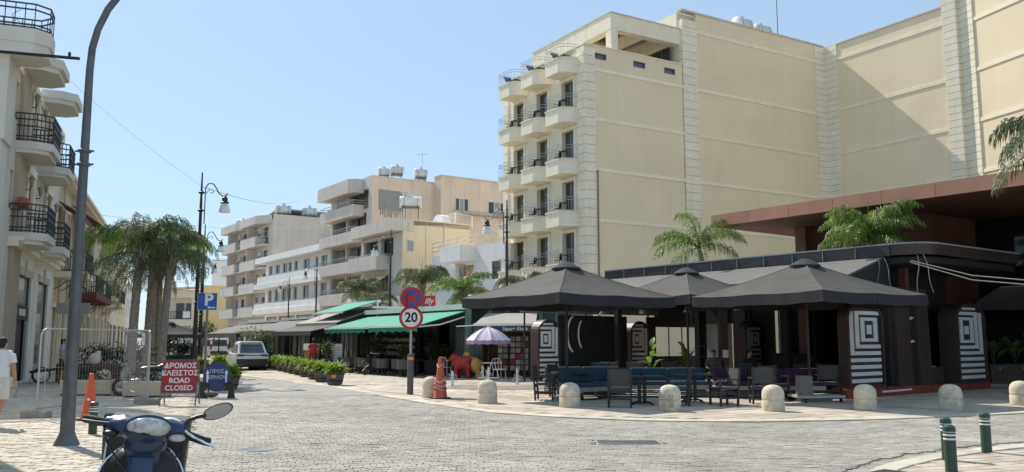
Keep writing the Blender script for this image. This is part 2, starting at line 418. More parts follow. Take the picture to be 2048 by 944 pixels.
def pave(parent, name, poly, ang, L, W, gap, m, tlo, thi, zj=0.003, nsingle=290, hexa=0.0, holes=(), seed=1, light=0.0, ch=0.008):
    rng = np.random.default_rng(seed)
    P = np.array(poly); cx, cy = P.mean(0); rad = max(np.hypot(P[:, 0] - cx, P[:, 1] - cy)) + 1
    nx, ny = int(rad / (L + gap)) + 2, int(rad / (W + gap)) + 2
    I, J = np.meshgrid(np.arange(-nx, nx), np.arange(-ny, ny))
    I = I.ravel(); J = J.ravel()
    lx = (I + 0.5 * (J % 2)) * (L + gap) + rng.normal(0, gap * .35, len(I)) + 0.12 * L * np.sin(J * 1.7)
    ly = J * (W + gap) + rng.normal(0, gap * .2, len(I)) + 0.05 * np.sin(I * 0.13 + J * 0.02) * W
    ca, sa = cos(ang), sin(ang)
    X = cx + lx * ca - ly * sa; Y = cy + lx * sa + ly * ca
    ok = pip(X, Y, poly)
    for h in holes: ok &= ~pip(X, Y, h)
    # keep what the camera can see, with a margin for a step to the side
    ok &= np.abs(X) < Y * 0.602 + 4.0
    X, Y = X[ok], Y[ok]; n = len(X)
    T = rng.uniform(tlo, thi, n) * (1 + light * (rng.random(n) > 0.9))
    Z = rng.normal(0, zj, n); RZ = ang + rng.normal(0, 0.012, n)
    sx = rng.uniform(0.94, 1.02, n); sy = rng.uniform(0.93, 1.02, n)
    vis = np.abs(X) < Y * 0.60
    vis &= (X * 0 + CAMH) / np.maximum(Y, 0.1) < 0.155
    d = np.hypot(X, Y) + np.where(vis, 0, 1e6); order = np.argsort(d)
    single = order[:nsingle]; rest = order[nsingle:]
    vars_ = [stone_mesh(name, L, W, m, tlo + (thi - tlo) * (q + .5) / 10, ch=ch, hexa=hexa) for q in range(10)]
    for i in single:
        q = min(9, max(0, int((T[i] - tlo) / (thi - tlo) * 10)))
        o = bpy.data.objects.new(name, vars_[q]); COL.objects.link(o); o.parent = parent
        o.location = (X[i], Y[i], Z[i]); o.rotation_euler = (rng.normal(0, 0.008), rng.normal(0, 0.008), RZ[i]); o.scale = (sx[i], sy[i], 1)
    if len(rest):
        tm = vars_[0]; k = len(tm.vertices)
        co = np.array([v.co[:] for v in tm.vertices])
        c, s_ = np.cos(RZ[rest])[:, None], np.sin(RZ[rest])[:, None]
        vx = co[None, :, 0] * sx[rest][:, None]; vy = co[None, :, 1] * sy[rest][:, None]
        tx, ty = rng.normal(0, .008, len(rest))[:, None], rng.normal(0, .008, len(rest))[:, None]
        V = np.stack([X[rest][:, None] + vx * c - vy * s_, Y[rest][:, None] + vx * s_ + vy * c, Z[rest][:, None] + co[None, :, 2] + tx * vx + ty * vy], -1).reshape(-1, 3)
        pf = [tuple(p.vertices) for p in tm.polygons]; F = []
        for q in range(len(rest)):
            o_ = q * k; F.extend([tuple(a + o_ for a in f) for f in pf])
        me = bpy.data.meshes.new(name); me.from_pydata(V.tolist(), [], F); me.materials.append(m)
        tintattr(me, np.repeat(T[rest], len(pf)).tolist())
        o = bpy.data.objects.new(name + '_field', me); COL.objects.link(o); o.parent = parent; o['kind'] = 'stuff'
    return n

SETT = mat('grey sett stone', (0.335, 0.305, 0.26), 0.72, 0.16, 1.3, 0.35, 70, tint=True, spec=0.35, macro=0.17)
JOINT = mat('sandy joint', (0.32, 0.29, 0.24), 0.95, 0.3, 3, 0.3, 60)
PAVC = mat('cream paver', (0.50, 0.44, 0.355), 0.8, 0.16, 1.4, 0.3, 60, tint=True, spec=0.3, macro=0.1)
PAVP = mat('sand slab', (0.49, 0.415, 0.33), 0.8, 0.16, 0.9, 0.3, 50, tint=True, spec=0.3, macro=0.12)
def farmat(name, c1, c2, cm, bw, bh, ang):
    m = bpy.data.materials.new(name); m.use_nodes = True; n = m.node_tree.nodes; l = m.node_tree.links; b = n['Principled BSDF']
    b.inputs['Roughness'].default_value = 0.85; b.inputs['Specular IOR Level'].default_value = 0.3
    g = n.new('ShaderNodeNewGeometry'); mp = n.new('ShaderNodeMapping'); mp.inputs['Rotation'].default_value = (0, 0, ang); l.new(g.outputs['Position'], mp.inputs[0])
    br = n.new('ShaderNodeTexBrick'); br.inputs['Scale'].default_value = 1.0; br.inputs['Brick Width'].default_value = bw; br.inputs['Row Height'].default_value = bh
    br.inputs['Mortar Size'].default_value = bh * .05; br.inputs['Color1'].default_value = (*c1, 1); br.inputs['Color2'].default_value = (*c2, 1); br.inputs['Mortar'].default_value = (*cm, 1)
    l.new(mp.outputs[0], br.inputs[0])
    no = n.new('ShaderNodeTexNoise'); no.inputs['Scale'].default_value = 0.9; no.inputs['Detail'].default_value = 6; l.new(g.outputs['Position'], no.inputs['Vector'])
    mr = n.new('ShaderNodeMapRange'); mr.inputs[1].default_value = .3; mr.inputs[2].default_value = .7; mr.inputs[3].default_value = .8; mr.inputs[4].default_value = 1.15; l.new(no.outputs[0], mr.inputs[0])
    vm = n.new('ShaderNodeVectorMath'); vm.operation = 'SCALE'; l.new(br.outputs[0], vm.inputs[0]); l.new(mr.outputs[0], vm.inputs['Scale']); l.new(vm.outputs[0], b.inputs['Base Color'])
    bp = n.new('ShaderNodeBump'); bp.inputs['Strength'].default_value = 0.4; bp.inputs['Distance'].default_value = 0.01; l.new(br.outputs['Fac'], bp.inputs['Height']); bp.invert = True; l.new(bp.outputs[0], b.inputs['Normal'])
    return m
FARS = farmat('far setts', (0.30, 0.285, 0.255), (0.355, 0.335, 0.30), (0.22, 0.20, 0.17), 0.21, 0.115, R(-4))
FARP = farmat('far slabs', (0.47, 0.40, 0.315), (0.52, 0.44, 0.35), (0.30, 0.25, 0.2), 0.6, 0.4, R(30))
EDGE = [(-19.5, 51), (-13.5, 42.2), (-6.6, 31.6), (-4.15, 26.9), (-2.1, 23.1), (-0.5, 20.5), (0.87, 19.4), (2.8, 18.45), (5.1, 18.2), (7.4, 18.6), (9.5, 19.3), (12.3, 20.4), (22, 24.5)]
LEFT = [(-3.9, 7), (-4.3, 11), (-6.3, 17), (-9.2, 24.8), (-12.6, 35), (-17.5, 50), (-24, 64)]
CORN = [(3.7, 8), (4.4, 11), (5.0, 11.9), (6.1, 12.9), (7.4, 13.8), (8.8, 14.5), (12, 15.6), (22, 18)]
gnd = struct(B().box(-900, 900, -300, 1600, -0.6, -0.06).build('ground', mat('dusty ground', (0.33, 0.30, 0.25), 0.95, 0.2, 0.2)))
road = struct(B().quad((-70, -4, -0.022), (40, -4, -0.022), (40, 27, -0.022), (-70, 27, -0.022)).quad((-70, 27, -0.006), (40, 27, -0.006), (40, 170, -0.006), (-70, 170, -0.006)).build('road', JOINT))
road.data.materials.append(FARS); road.data.polygons[1].material_index = 1
plz = struct(B().prism(EDGE + [(40, 30), (40, 120), (-60, 120)], -0.05, -0.018, 'xy').build('plaza', JOINT))
# the far half of the plaza and of the left pavement carry the slab pattern in their material
def sheet(name, pts, z, m):
    me = bpy.data.meshes.new(name); me.from_pydata([(x, y, z) for x, y in pts], [], [tuple(range(len(pts)))]); me.materials.append(m)
    o = bpy.data.objects.new(name, me); COL.objects.link(o); return struct(o)
sheet('far_plaza', [(-19.5, 51), (-13.5, 42.2), (-8.87, 35), (40, 35), (40, 120), (-60, 120)], 0.004, FARP)
lp = struct(B().prism(LEFT + [(-60, 64), (-60, 7)], -0.05, -0.014, 'xy').build('left_pavement', JOINT))
cp_ = struct(B().prism(CORN + [(22, 4), (3.2, 4)], -0.05, -0.012, 'xy').build('corner_pavement', JOINT))
sheet('far_pavement', [(-12.6, 35), (-17.5, 50), (-24, 64), (-60, 64), (-60, 35)], 0.004, FARP)
roadpoly = [(-4.0, 8)] + [(x + .06, y) for x, y in LEFT[1:4]] + [(-9.8, 27), (-4.4, 27)] + [(x - .05, y - .3) for x, y in EDGE[3:]] + [(22, 19)] + [(x - .1, y + .25) for x, y in CORN[::-1]]
GRATE = [(1.38, 14.2), (2.52, 14.2), (2.52, 14.9), (1.38, 14.9)]
pave(road, 'sett', roadpoly, R(3), 0.175, 0.092, 0.007, SETT, 0.84, 1.12, 0.002, seed=3, holes=(GRATE,), light=0.18, ch=0.006)
pave(lp, 'paver', LEFT[:5] + [(-40, 35), (-40, 7)], R(14), 0.23, 0.16, 0.014, PAVC, 0.82, 1.12, 0.003, seed=4, hexa=0.035, light=0.06)
inner = [(x + .2, y + .42) for x, y in EDGE[2:]]
pave(plz, 'slab', inner + [(24, 35), (-8.9, 35)], R(36), 0.58, 0.38, 0.012, PAVP, 0.85, 1.12, 0.002, seed=5, ch=0.006)
pave(cp_, 'paver', [(x + .25, y - .32) for x, y in CORN] + [(22, 4), (3.2, 4)], R(20), 0.30, 0.2, 0.012, PAVP, 0.85, 1.1, 0.002, seed=6)
def kerbs(parent, line, wd, ln, m, side, z=0.006):
    pts = [Vector((x, y, 0)) for x, y in line]; cum = [0]
    for a, b in zip(pts[:-1], pts[1:]): cum.append(cum[-1] + (b - a).length)
    def at(s):
        for i in range(len(pts) - 1):
            if s <= cum[i + 1] or i == len(pts) - 2:
                t = (s - cum[i]) / (cum[i + 1] - cum[i]); return pts[i].lerp(pts[i + 1], t)
    n = int(cum[-1] / ln); vs = [stone_mesh('kerb_stone', ln - .012, wd, m, t, h=.05, ch=.01) for t in (.95, 1.02, 1.08, 1.15)]
    for i in range(n):
        a, b = at(i * ln), at((i + 1) * ln); d = b - a; th = atan2(d.y, d.x); c = (a + b) / 2 + Vector((-sin(th), cos(th), 0)) * wd / 2 * side
        o = bpy.data.objects.new('kerb_stone', random.choice(vs)); COL.objects.link(o); o.parent = parent
        o.location = (c.x, c.y, z + random.uniform(-.003, .003)); o.rotation_euler = (0, 0, th)
kerbs(plz, EDGE[1:], 0.42, 0.62, PAVC, 1)
kerbs(cp_, CORN, 0.3, 0.5, PAVC, -1)
# drain grate, manhole and inlet
g = thing('drain_grate', 'long slotted iron drain grate set in the road setts', 'drain grate', (1.95, 14.55, 0)); g.scale = (.54, .8, 1)
fr = B(); fr.box(-1, 1, -.4, -.35, -.03, .0).box(-1, 1, .35, .4, -.03, .0).box(-1, -.95, -.35, .35, -.03, .0).box(.95, 1, -.35, .35, -.03, .0)
fr.build('frame', CONC, g)
B().box(-.95, .95, -.35, .35, -.034, -.03).build('pit', INK, g)
for i in range(26): B().box(-.93 + i * .0735, -.895 + i * .0735, -.35, .35, -.028, -.004).build('bar', GALVD, g)
m_ = B().lathe([(.3, -.02), (.3, .004), (.26, .006), (.25, .003), (.02, .004)], 24).build('manhole_cover', GALVD, None, True, (-3.98, 13.6, .002)); tag(m_, 'small round dark manhole cover in the left foreground road', 'manhole')
m_ = B().box(-.45, .45, -.3, .3, -.02, .006).build('manhole_cover', CONC, None, False, (-6.0, 20.6, .004), R(12)); tag(m_, 'long rectangular cover plate in the road near the round blue sign', 'manhole')
m_ = B().box(-.32, .32, -.16, .16, -.03, .012).build('storm_inlet', RUBBER, None, False, (4.75, 11.15, .004), R(38)); tag(m_, 'black storm inlet slot in the kerb of the corner pavement', 'storm inlet')
wt = sheet('wet_paving', [(-2.4 + 4.6 * (.5 + .5 * cos(a)) * 1.0, 29.6 + 1.6 * (1 + sin(a)) * (1 + .18 * sin(3 * a))) for a in [i * pi / 12 for i in range(24)]], 0.012, WETG)

# ------------------------------------------------------------------ hotel
HR = atan2(-.8575, .5145)
hotel = thing('hotel', 'tall beige hotel block with rounded white balconies and pale cladding strips', 'hotel', (4.82, 55, 0), HR)
ZT = 21.45; FL = [6.6, 10.1, 13.6, 17.1]      # balcony floor levels
DX = [(-2.75, -1.15), (-5.95, -4.35), (-9.15, -7.55)]
holes = [(a + .1, b - .1, z + .05, z + 2.25) for z in [3.1] + FL[:] for a, b in DX]
f = B().wall(-10.5, -0.001, 0, ZT - .05, holes, 0, .45)
f.build('front_wall', CREAM, hotel)
s = B()
s.box(-10.5, -.02, .45, 8.7, 0, 20.2)      # core of the first block
s.box(-10.5, -.45, 8.7, 24.2, 0, 25.55)
s.build('core', CREAM, hotel)
swall = B()
# the side wall is in the yz plane: wall() gives xz, so swap the axes afterwards
t = B().wall(.02, 8.7, 0, ZT, [(.8, 1.85, 20.55, 20.98), (4.2, 5.25, 20.55, 20.98), (7.0, 8.0, 20.55, 20.98)], 0, .3)
swall.add([(-b, a, c) for a, b, c in t.v], t.f)
swall.box(-.3, 0, 10.15, 23.3, 0, 25.6)
swall.build('side_wall', TANW, hotel)
for a, b in ((.8, 1.85), (4.2, 5.25), (7.0, 8.0)):
    fo = B().box(-.06, .03, a, b, 20.55, 20.61).box(-.06, .03, a, b, 20.92, 20.98).box(-.06, .03, a, a + .06, 20.61, 20.92).box(-.06, .03, b - .06, b, 20.61, 20.92).build('window', mat('bronze frame', (.2, .17, .14), .5), hotel)
    B().box(-.1, -.08, a, b, 20.55, 20.98).build('pane', mat('blue sky glass', (.06, .1, .2), .05), fo)
CBAND = mat('pale band', (0.88, 0.80, 0.63), 0.85, 0.05, 1, streak=.06)
for z in (6.15, 9.55, 12.95, 16.37, 19.8):
    B().box(.0, .05, .85, 8.75, z - .11, z + .11).build('string_course', CBAND, hotel)
    B().box(.0, .05, 10.15, 23.3, z - .11, z + .11).build('string_course', CBAND, hotel)
B().box(.0, .05, 10.15, 23.3, 24.05, 24.3).build('string_course', CBAND, hotel)
B().box(-10.55, .06, -.06, .4, ZT - .05, ZT + .05).box(-.34, .06, .4, 8.7, ZT, ZT + .06).build('coping', CLAD, hotel)
B().box(-.4, .07, 8.7, 24.2, 25.55, 25.68).build('coping', GREYW, hotel)
# cladding courses: corner quoins, tall pilaster, inner corner
def courses(x0, x1, y0, y1, z0, z1, h, par=hotel):
    me = B().box(x0, x1, y0, y1, 0, h - .035).mesh('cladding_course', CLAD)
    me2 = B().box(x0 + .02 * (x1 > .05), x1 - .02, y0 + .02, y1 - .02, 0, .035).mesh('cladding_joint', mat('grey joint', (.42, .40, .35), .9))
    n = int((z1 - z0) / h)
    for i in range(n):
        inst(me, 'cladding_course', par, (0, 0, z0 + i * h))
    jm = B()
    for i in range(n): jm.box(x0 + .025, x1 - .025, y0 + .025, y1 - .025, z0 + (i + 1) * h - .035, z0 + (i + 1) * h)
    jm.build('cladding_joints', mat('grey joint', (.42, .40, .35), .9), par)
courses(-.75, .07, -.07, .85, 3.0, 21.3, .61)
courses(-10.57, -9.9, -.07, .5, 3.0, 21.3, .61)
courses(-.4, .08, 8.75, 10.15, 3.0, 25.5, .61)
courses(-.4, .08, 23.0, 24.25, 6.0, 25.5, .5)
courses(.08, 1.25, 24.2 - .06, 24.7, 6.0, 25.5, .5)
# wing to the right of the inner corner (parallel to the front) and the turned end
wg = B(); wg.box(.0, 10.3, 24.22, 30, 0, 25.4); wg.build('wing_wall', TANW, hotel)
for z in (9.55, 12.95, 16.45, 20.0, 24.2): B().box(1.25, 10.3, 24.17, 24.22, z - .12, z + .12).build('string_course', CBAND, hotel)
B().box(1.2, 10.3, 24.12, 24.6, 25.4, 25.5).build('coping', GREYW, hotel)
courses(10.3, 11.3, 24.12, 25, 6, 29.5, .5)
tu = thing('hotel_annexe', 'beige hotel end wing rising past the right edge of the frame', 'hotel wing', (31.5, 58.6, 0), atan2(-.957, .289))
B().box(1.9, 26, 0, 8, 0, 34).build('wall', TANW, tu)
for z in (9.6, 13.1, 16.65, 20.2, 23.8, 27.5): B().box(1.9, 26, -.06, 0, z - .12, z + .12).build('string_course', CBAND, tu)
courses(-.05, 1.9, -.1, .5, 6, 33, .5, tu)
# french doors, trims, medallions, balconies
for zi, z in enumerate([3.1] + FL):
    for di, (a, b) in enumerate(DX):
        tr = B().box(a - .12, a + .1, -.05, .0, z, z + 2.25).box(b - .1, b + .12, -.05, .0, z, z + 2.25).box(a - .12, b + .12, -.05, .0, z + 2.25, z + 2.48)
        tr.build('door_surround', CLAD, hotel)
        d = window(hotel, a + .1, b - .1, z + .05, z + 2.25, .26, mat('bronze frame', (.2, .17, .14), .5), GLASS, 2, 1, .06, name='balcony_door')
        B().box(a + .2, a + .75, .36, .38, z + .1, z + 2.2).build('curtain', CURT, d)
        if di < 2:
            c = (a - 1.6 + .0); cz = z + 1.7
            B().prism([(c, cz - .42), (c + .2, cz), (c, cz + .42), (c - .2, cz)], -.04, 0).build('medallion', CLAD, hotel)
def balc_outline(a, b, d):
    return [(a - .08, 0), (a - .08, -d), (b - .15, -d), (b + .2, -d + .25), (b + .42, -d + .7), (b + .5, 0)]
for z in FL + [20.55]:
    for di, (a, b) in enumerate(DX):
        o = balc_outline(a, b, 1.25)
        top = z; bm = B().prism(o, top - .95, top, 'xy')
        bo = bm.build('balcony', CLAD, hotel)
        B().prism([(x * 1.0 + (.06 if x > b else -.06 if x < a else 0), y * 1.05) for x, y in o], top - .0, top + .06, 'xy').build('balcony_edge', CLAD, bo)
        rl = B(); railing(rl, o, top + .06, top + 1.0, .17, .005, .012, (top + .8,))
        rl.build('railing', RAIL, bo)
# rooftop frame (pergola) set over the terrace
pg = thing('rooftop_pergola', 'white roof terrace frame with dark louvred openings on the beige hotel', 'pergola', (4.82, 55, 0), HR)
zb, zt_ = 23.0, 24.15
B().box(-10.2, -.15, 2.4, 3.1, zb, zt_).box(-.75, -.15, 3.1, 8.75, zb, zt_).box(-10.2, -9.5, 3.1, 8.7, zb, zt_).box(-9.5, -.75, 8.2, 8.7, zb, zt_).build('beam', CLAD, pg)
B().box(-10.25, -.1, 2.35, 8.75, zt_, zt_ + .08).build('roof_edge', GREYW, pg)
B().box(-.75, -.15, 2.42, 3.0, 20.2, zb).build('post', CLAD, pg)
B().box(-10.2, -9.6, 2.42, 3.0, 20.2, zb).build('post', CLAD, pg)
B().box(-9.5, -.75, 5.5, 5.9, zb + .1, zt_ - .02).box(-5.2, -4.8, 3.1, 5.5, zb + .1, zt_ - .03).build('cross_beam', CLAD, pg)
for i in range(22): B().cbox((-5.1, 3.35 + i * .215, zt_ - .25), 8.6, .2, .02, 0, R(28)).build('louvre', BLACKM, pg)
B().box(-8.5, -.9, 8.3, 8.36, 20.4, 22.95).build('glazing', GLASS, pg)
for x in (-1.6, -3.6, -5.8): B().box(x - .05, x + .05, 8.22, 8.3, 20.4, 22.95).build('mullion', GALVD, pg)
# terrace furniture on the balconies
hw = lambda x, y: (4.82 + x * .5145 + y * .8575, 55 - x * .8575 + y * .5145)
floors = ['first', 'second', 'third', 'fourth']; cols = ['nearest the hotel corner', 'in the middle column', 'in the far column']
proto = None
def chair_small():
    c = thing('balcony_chair', 'x', 'chair')
    B().box(-.24, .24, -.22, .22, .40, .44).build('seat', CHAIRB, c)
    B().cbox((0, .23, .68), .46, .04, .5, 0, R(-8)).build('backrest', CHAIRB, c)
    for sx in (-.21, .21):
        for sy in (-.19, .19): B().beam((sx, sy, 0), (sx * .95, sy * .95, .41), .035, .035).build('leg', CHAIRB, c)
        B().beam((sx * 1.15, -.2, .62), (sx * 1.15, .24, .62), .04, .03).build('armrest', CHAIRB, c)
    return c
def table_small():
    t = thing('balcony_table', 'x', 'table')
    B().lathe([(.3, .66), (.31, .68), (.3, .7)], 16).build('table_top', CHAIRB, t)
    B().tube([(0, 0, .02), (0, 0, .67)], .03).build('leg', CHAIRB, t)
    B().lathe([(.2, 0), (.2, .02), (.03, .04)], 14).build('base', CHAIRB, t)
    return t
cs, ts = [], []
for zi, z in enumerate(FL):
    for di, (a, b) in enumerate(DX):
        x, y = hw(a + .35, -.55); cs.append((x, y, HR + R(-60), f'black chair on the {floors[zi]}-row hotel balcony {cols[di]}', .85, z + .06))
        x, y = hw(b - .2, -.75); ts.append((x, y, 0, f'small black table on the {floors[zi]}-row hotel balcony {cols[di]}', .85, z + .06))
many(chair_small(), cs, 'chairs on the hotel balconies'); many(table_small(), ts, 'tables on the hotel balconies')
def lounger():
    c = thing('sun_lounger', 'x', 'sun lounger')
    B().cbox((0, 0, .32), .6, 1.2, .06).build('seat', CHAIRB, c)
    B().cbox((0, .78, .62), .6, .06, .75, 0, R(-40)).build('backrest', CHAIRB, c)
    for sx in (-.25, .25):
        for sy in (-.5, .5): B().beam((sx, sy, 0), (sx, sy, .3), .04, .04).build('leg', CHAIRB, c)
    return c
many(lounger(), [(*hw(a + .8, -.45), HR + R(90), f'dark lounge chair on the top hotel balcony {cols[i]}', None, 20.62) for i, (a, b) in enumerate(DX)], 'lounge chairs on the top hotel balconies')
# roof equipment and mast
def tank(name='water_tank', label='x', stand=.5, r=.55, L=1.3, m=TANKW):
    t = thing(name, label, 'water tank')
    b = B().tube([(-L / 2, 0, stand + r), (-L / 2 + .06, 0, stand + r), (-L / 2 + .06, 0, stand + r), (L / 2 - .06, 0, stand + r), (L / 2, 0, stand + r)], [r * .86, r, r, r, r * .86], 18)
    b.build('barrel', m, t, True)
    B().lathe([(.2, stand + 2 * r - .02), (.2, stand + 2 * r + .12), (.16, stand + 2 * r + .16)], 12).build('lid', m, t)
    hp = B()
    for x in (-L * .3, L * .3): hp.tube([(x, r * 1.01 * cos(q * pi / 8), stand + r + r * 1.01 * sin(q * pi / 8)) for q in range(17)], .02, 5)
    hp.build('hoop', GALVD, t)
    for sx in (-L * .36, L * .36):
        for sy in (-r * .7, r * .7): B().beam((sx, sy, 0), (sx, sy, stand + r * .35), .05, .05).build('leg', GALVD, t)
    B().box(-L * .42, L * .42, -r * .8, r * .8, stand - .06, stand).build('tray', GALVD, t)
    return t
x, y = hw(-1.3, 17.0)
many(tank(stand=.35, r=.62, L=1.5), [(*hw(-1.6, 16.6), HR + R(90), 'white roof tank on the beige hotel, left of two', None, 25.45), (*hw(-1.6, 18.7), HR + R(90), 'white roof tank on the beige hotel beside the thin mast', None, 25.3)], 'tanks on the hotel roof')
ms = thing('roof_mast', 'thin tall antenna mast on the beige hotel roof', 'mast', (*hw(-.9, 19.9), 25.5))
B().tube([(0, 0, 0), (0, 0, 4.5)], .035).build('pole', GALVD, ms); B().lathe([(.15, 0), (.15, .1), (.04, .15)], 10).build('base', GALVD, ms)
dp = B().tube([(.12, .95, 3), (.12, .95, 12.9)], .05, 6).build('drainpipe', mat('bronze frame', (.2, .17, .14), .5), hotel)
# ------------------------------------------------------------------ buildings along the right side of the street
SR = atan2(-.823, .568)
def loc2(o, rz):
    return lambda x, y: (o[0] + x * cos(rz) - y * sin(rz), o[1] + x * sin(rz) + y * cos(rz))
BRZ = mat('bronze frame', (.2, .17, .14), .5)
WFR = mat('white window frame', (.66, .66, .64), .5)
def balcony(root, x0, x1, d, z0, z1, m, name='balcony', cham=0.0, railz=0.0, rm=RAIL, th=.12):
    o = [(x0, 0), (x0, -d), (x1 - cham, -d), (x1, -d + cham), (x1, 0)]
    oi = [(x0 + th, 0), (x0 + th, -d + th), (x1 - cham - th * .4, -d + th), (x1 - th, -d + cham + th * .4), (x1 - th, 0)]
    b = B().prism(o, z0, z0 + .18, 'xy')
    for i in range(4):
        b.prism([o[i], o[i + 1], oi[i + 1], oi[i]], z0 + .18, z1, 'xy')
    bo = b.build(name, m, root)
    if railz:
        r = B(); oo = [(x, y + .05) for x, y in o]
        for q in range(4):
            r.beam((*oo[q], z1 + railz), (*oo[q + 1], z1 + railz), .05, .05); r.beam((*oo[q], z1 + railz * .5), (*oo[q + 1], z1 + railz * .5), .03, .03)
            r.beam((*oo[q], z1), (*oo[q], z1 + railz), .04, .04)
        r.build('railing', rm, bo)
    return bo
# --- tall apartment block (pink beige)
o1 = (-14.11, 84); A = thing('apartment_block', 'pink beige apartment block with deep loggias, a grey louvre and four roof tanks', 'apartment building', (*o1, 0), SR)
hol = []
for z in (2.2, 5.3, 8.45, 11.55): hol += [(-9.6, -6.0, z + 1.3, z + 2.95), (-5.6, -1.0, z + 1.3, z + 2.95)]
hol += [(-8.6, -5.6, 15.0, 16.5), (-5.2, -.6, 14.9, 16.9)]
B().wall(-10.1, -.01, 0, 18.0, hol, 0, .35).build('front_wall', GREYW, A)
B().box(-10.1, -.02, 1.7, 7.1, 0, 17.7).box(-10.1, -9.75, .35, 1.7, 0, 17.6).box(-.35, -.02, .35, 1.7, 0, 17.9).build('core', GREYW, A)
B().box(-.02, .25, 0, 7.1, 0, 18.05).build('end_wall', PINKW, A)
for z in (5.3, 8.45, 11.55, 14.9): B().box(-9.7, -.4, .36, 1.69, z - .25, z).build('floor_slab', GREYW, A)
for i, z in enumerate((2.2, 5.3, 8.45, 11.5, 14.2)):
    balcony(A, -10.2, -1.6, 1.25, z - .05, z + 1.1, GREYW, 'balcony', .0, .45)
for z in (5.3, 8.45, 11.55, 2.2):
    for a, b in ((-9.5, -6.1), (-5.5, -3.2), (-3.0, -1.1)):
        fo = window(A, a + .05, b - .05, z + .1, z + 2.9, 1.55, BRZ, GLASS if a > -9 else SHUT, 2, 1, .07)
        if a < -5: B().box(a + .1, b - .1, 1.45, 1.5, z + .9, z + 2.85).build('roller_shutter', SHUT, fo)
sc_ = B()
for i in range(12): sc_.box(-8.6, -5.6, .1, .16, 15.0 + i * .13, 15.05 + i * .13)
for i in range(8): sc_.box(-8.6 + i * .42, -8.5 + i * .42, .1, .16, 15.0, 16.5)
sc_.build('lattice_screen', WHITEW, A)
B().prism([(-10.4, -1.5), (-2.4, -1.5), (-1.7, -.9), (-1.7, 0), (-10.4, 0)], 16.55, 17.95, 'xy').build('roof_slab', GREYW, A)
B().box(-10.4, .3, .0, 7.1, 18.0, 18.12).build('roof_edge', GREYW, A)
lv = B()
for i in range(14): lv.box(.25, .31, .75, 3.35, 14.75 + i * .14, 14.85 + i * .14)
lv.box(.24, .27, .7, 3.4, 14.7, 16.75).build('louvre_panel', SHUT, A)
st = B()
for i in range(12): st.box(.252, .257, .9 + i * .2, .98 + i * .2 + random.random() * .05, 14.7 - random.uniform(.25, .9), 14.7)
st.build('stain_streak', mat('dark stain', (.27, .23, .2), .95), A)
B().box(.25, .27, .2, 6.0, 12.8, 12.86).build('wall_line', GREYW, A)
# stepped second volume
B().box(.25, 1.6, 7.1, 16, 0, 18.6).build('rear_wing', PINKW, A)
B().box(.2, 1.7, 7.05, 16, 18.6, 18.72).build('roof_edge', GREYW, A)
for a, b in ((8.8, 10.4), (12.9, 15.2)):
    B().box(1.6, 1.64, a, b, 15.1, 16.5).build('window', WFR, A)
    n = 3
    for q in range(n):
        B().box(1.64, 1.66, a + .08 + (b - a) * q / n, a - .04 + (b - a) * (q + 1) / n, 15.2, 16.4).build('pane', GLASS if q in (0, 2) else SHUT, A)
sh = B().box(1.6, 2.1, 8.5, 15.4, 14.75, 14.85)
for i in range(8): sh.beam((2.08, 8.5 + i * .98, 14.85), (2.08, 8.5 + i * .98, 15.1), .04, .04)
sh.beam((2.08, 8.5, 15.1), (2.08, 15.4, 15.1), .04, .04); sh.build('window_ledge', SHUT, A)
l1 = loc2(o1, SR)
tl = [(*l1(-1.4, 2.0), .3, 'lowest-set white tank at the left of the apartment roof tanks', .9, 18.0), (*l1(-1.2, 3.4), .4, 'large white roof tank on its stand, left of the apartment roof pair', 1.0, 18.2),
      (*l1(-1.2, 6.2), .4, 'large white roof tank on its stand, right of the apartment roof pair', 1.0, 18.2), (*l1(-2.6, 7.0), .4, 'small white tank half hidden at the right end of the apartment roof', .8, 18.0)]
many(tank(stand=.5, r=.5, L=1.35), [t_ for t_ in tl], 'tanks on the apartment roof')
an = thing('tv_antenna', 'thin comb antenna above the right apartment roof tank', 'antenna', (*l1(-1.2, 6.4), 18.0))
ab = B().tube([(0, 0, 0), (0, 0, 3.4)], .025, 5)
for i in range(5): ab.beam((-.5 + i * .25, -.2, 3.3), (-.5 + i * .25, .2, 3.3), .02, .02)
ab.beam((-.6, 0, 3.3), (.6, 0, 3.3), .025, .025); ab.build('aerial', GALV, an)
# --- yellow low block in front
o2 = (-9.39, 72); Y2 = thing('yellow_house', 'low yellow block with grey balcony front and a solar tank on its roof', 'house', (*o2, 0), SR)
B().wall(-8.2, -.01, 0, 10.9, [(-7.6, -4.6, 9.0, 10.6), (-4.0, -1.6, 9.0, 10.6), (-7.6, -2.4, 5.3, 7.4), (-7.4, -1, .2, 3.6)], 0, .3).build('front_wall', GREYW, Y2)
B().box(-8.2, -.02, 1.2, 6.4, 0, 11.5).box(-8.2, -7.9, .3, 1.2, 0, 11).box(-.3, -.02, .3, 1.2, 0, 11).build('core', GREYW, Y2)
B().box(-.02, .2, 0, 6.6, 0, 12.0).build('end_wall', YELW, Y2)
B().box(-8.4, .25, -1.0, 1.0, 10.95, 12.0).build('roof_slab', GREYW, Y2)
B().box(-8.2, .2, 1.0, 6.6, 11.5, 11.9).build('roof', GREYW, Y2)
balcony(Y2, -8.3, -2.4, 1.25, 7.8, 9.05, GREYW, 'balcony', 0, .12)
balcony(Y2, -8.3, -.2, 1.25, 4.3, 5.4, WHITEW, 'balcony', 0, .3)
for a, b in ((-7.5, -4.7), (-3.9, -1.7)): window(Y2, a, b, 9.0, 10.6, .6, BRZ, GLASS, 2, 1)
window(Y2, -7.5, -2.5, 5.4, 7.3, .7, BRZ, GLASS, 4, 1)
window(Y2, -7.3, -1.1, .3, 3.5, .5, BRZ, GLASS, 4, 1)
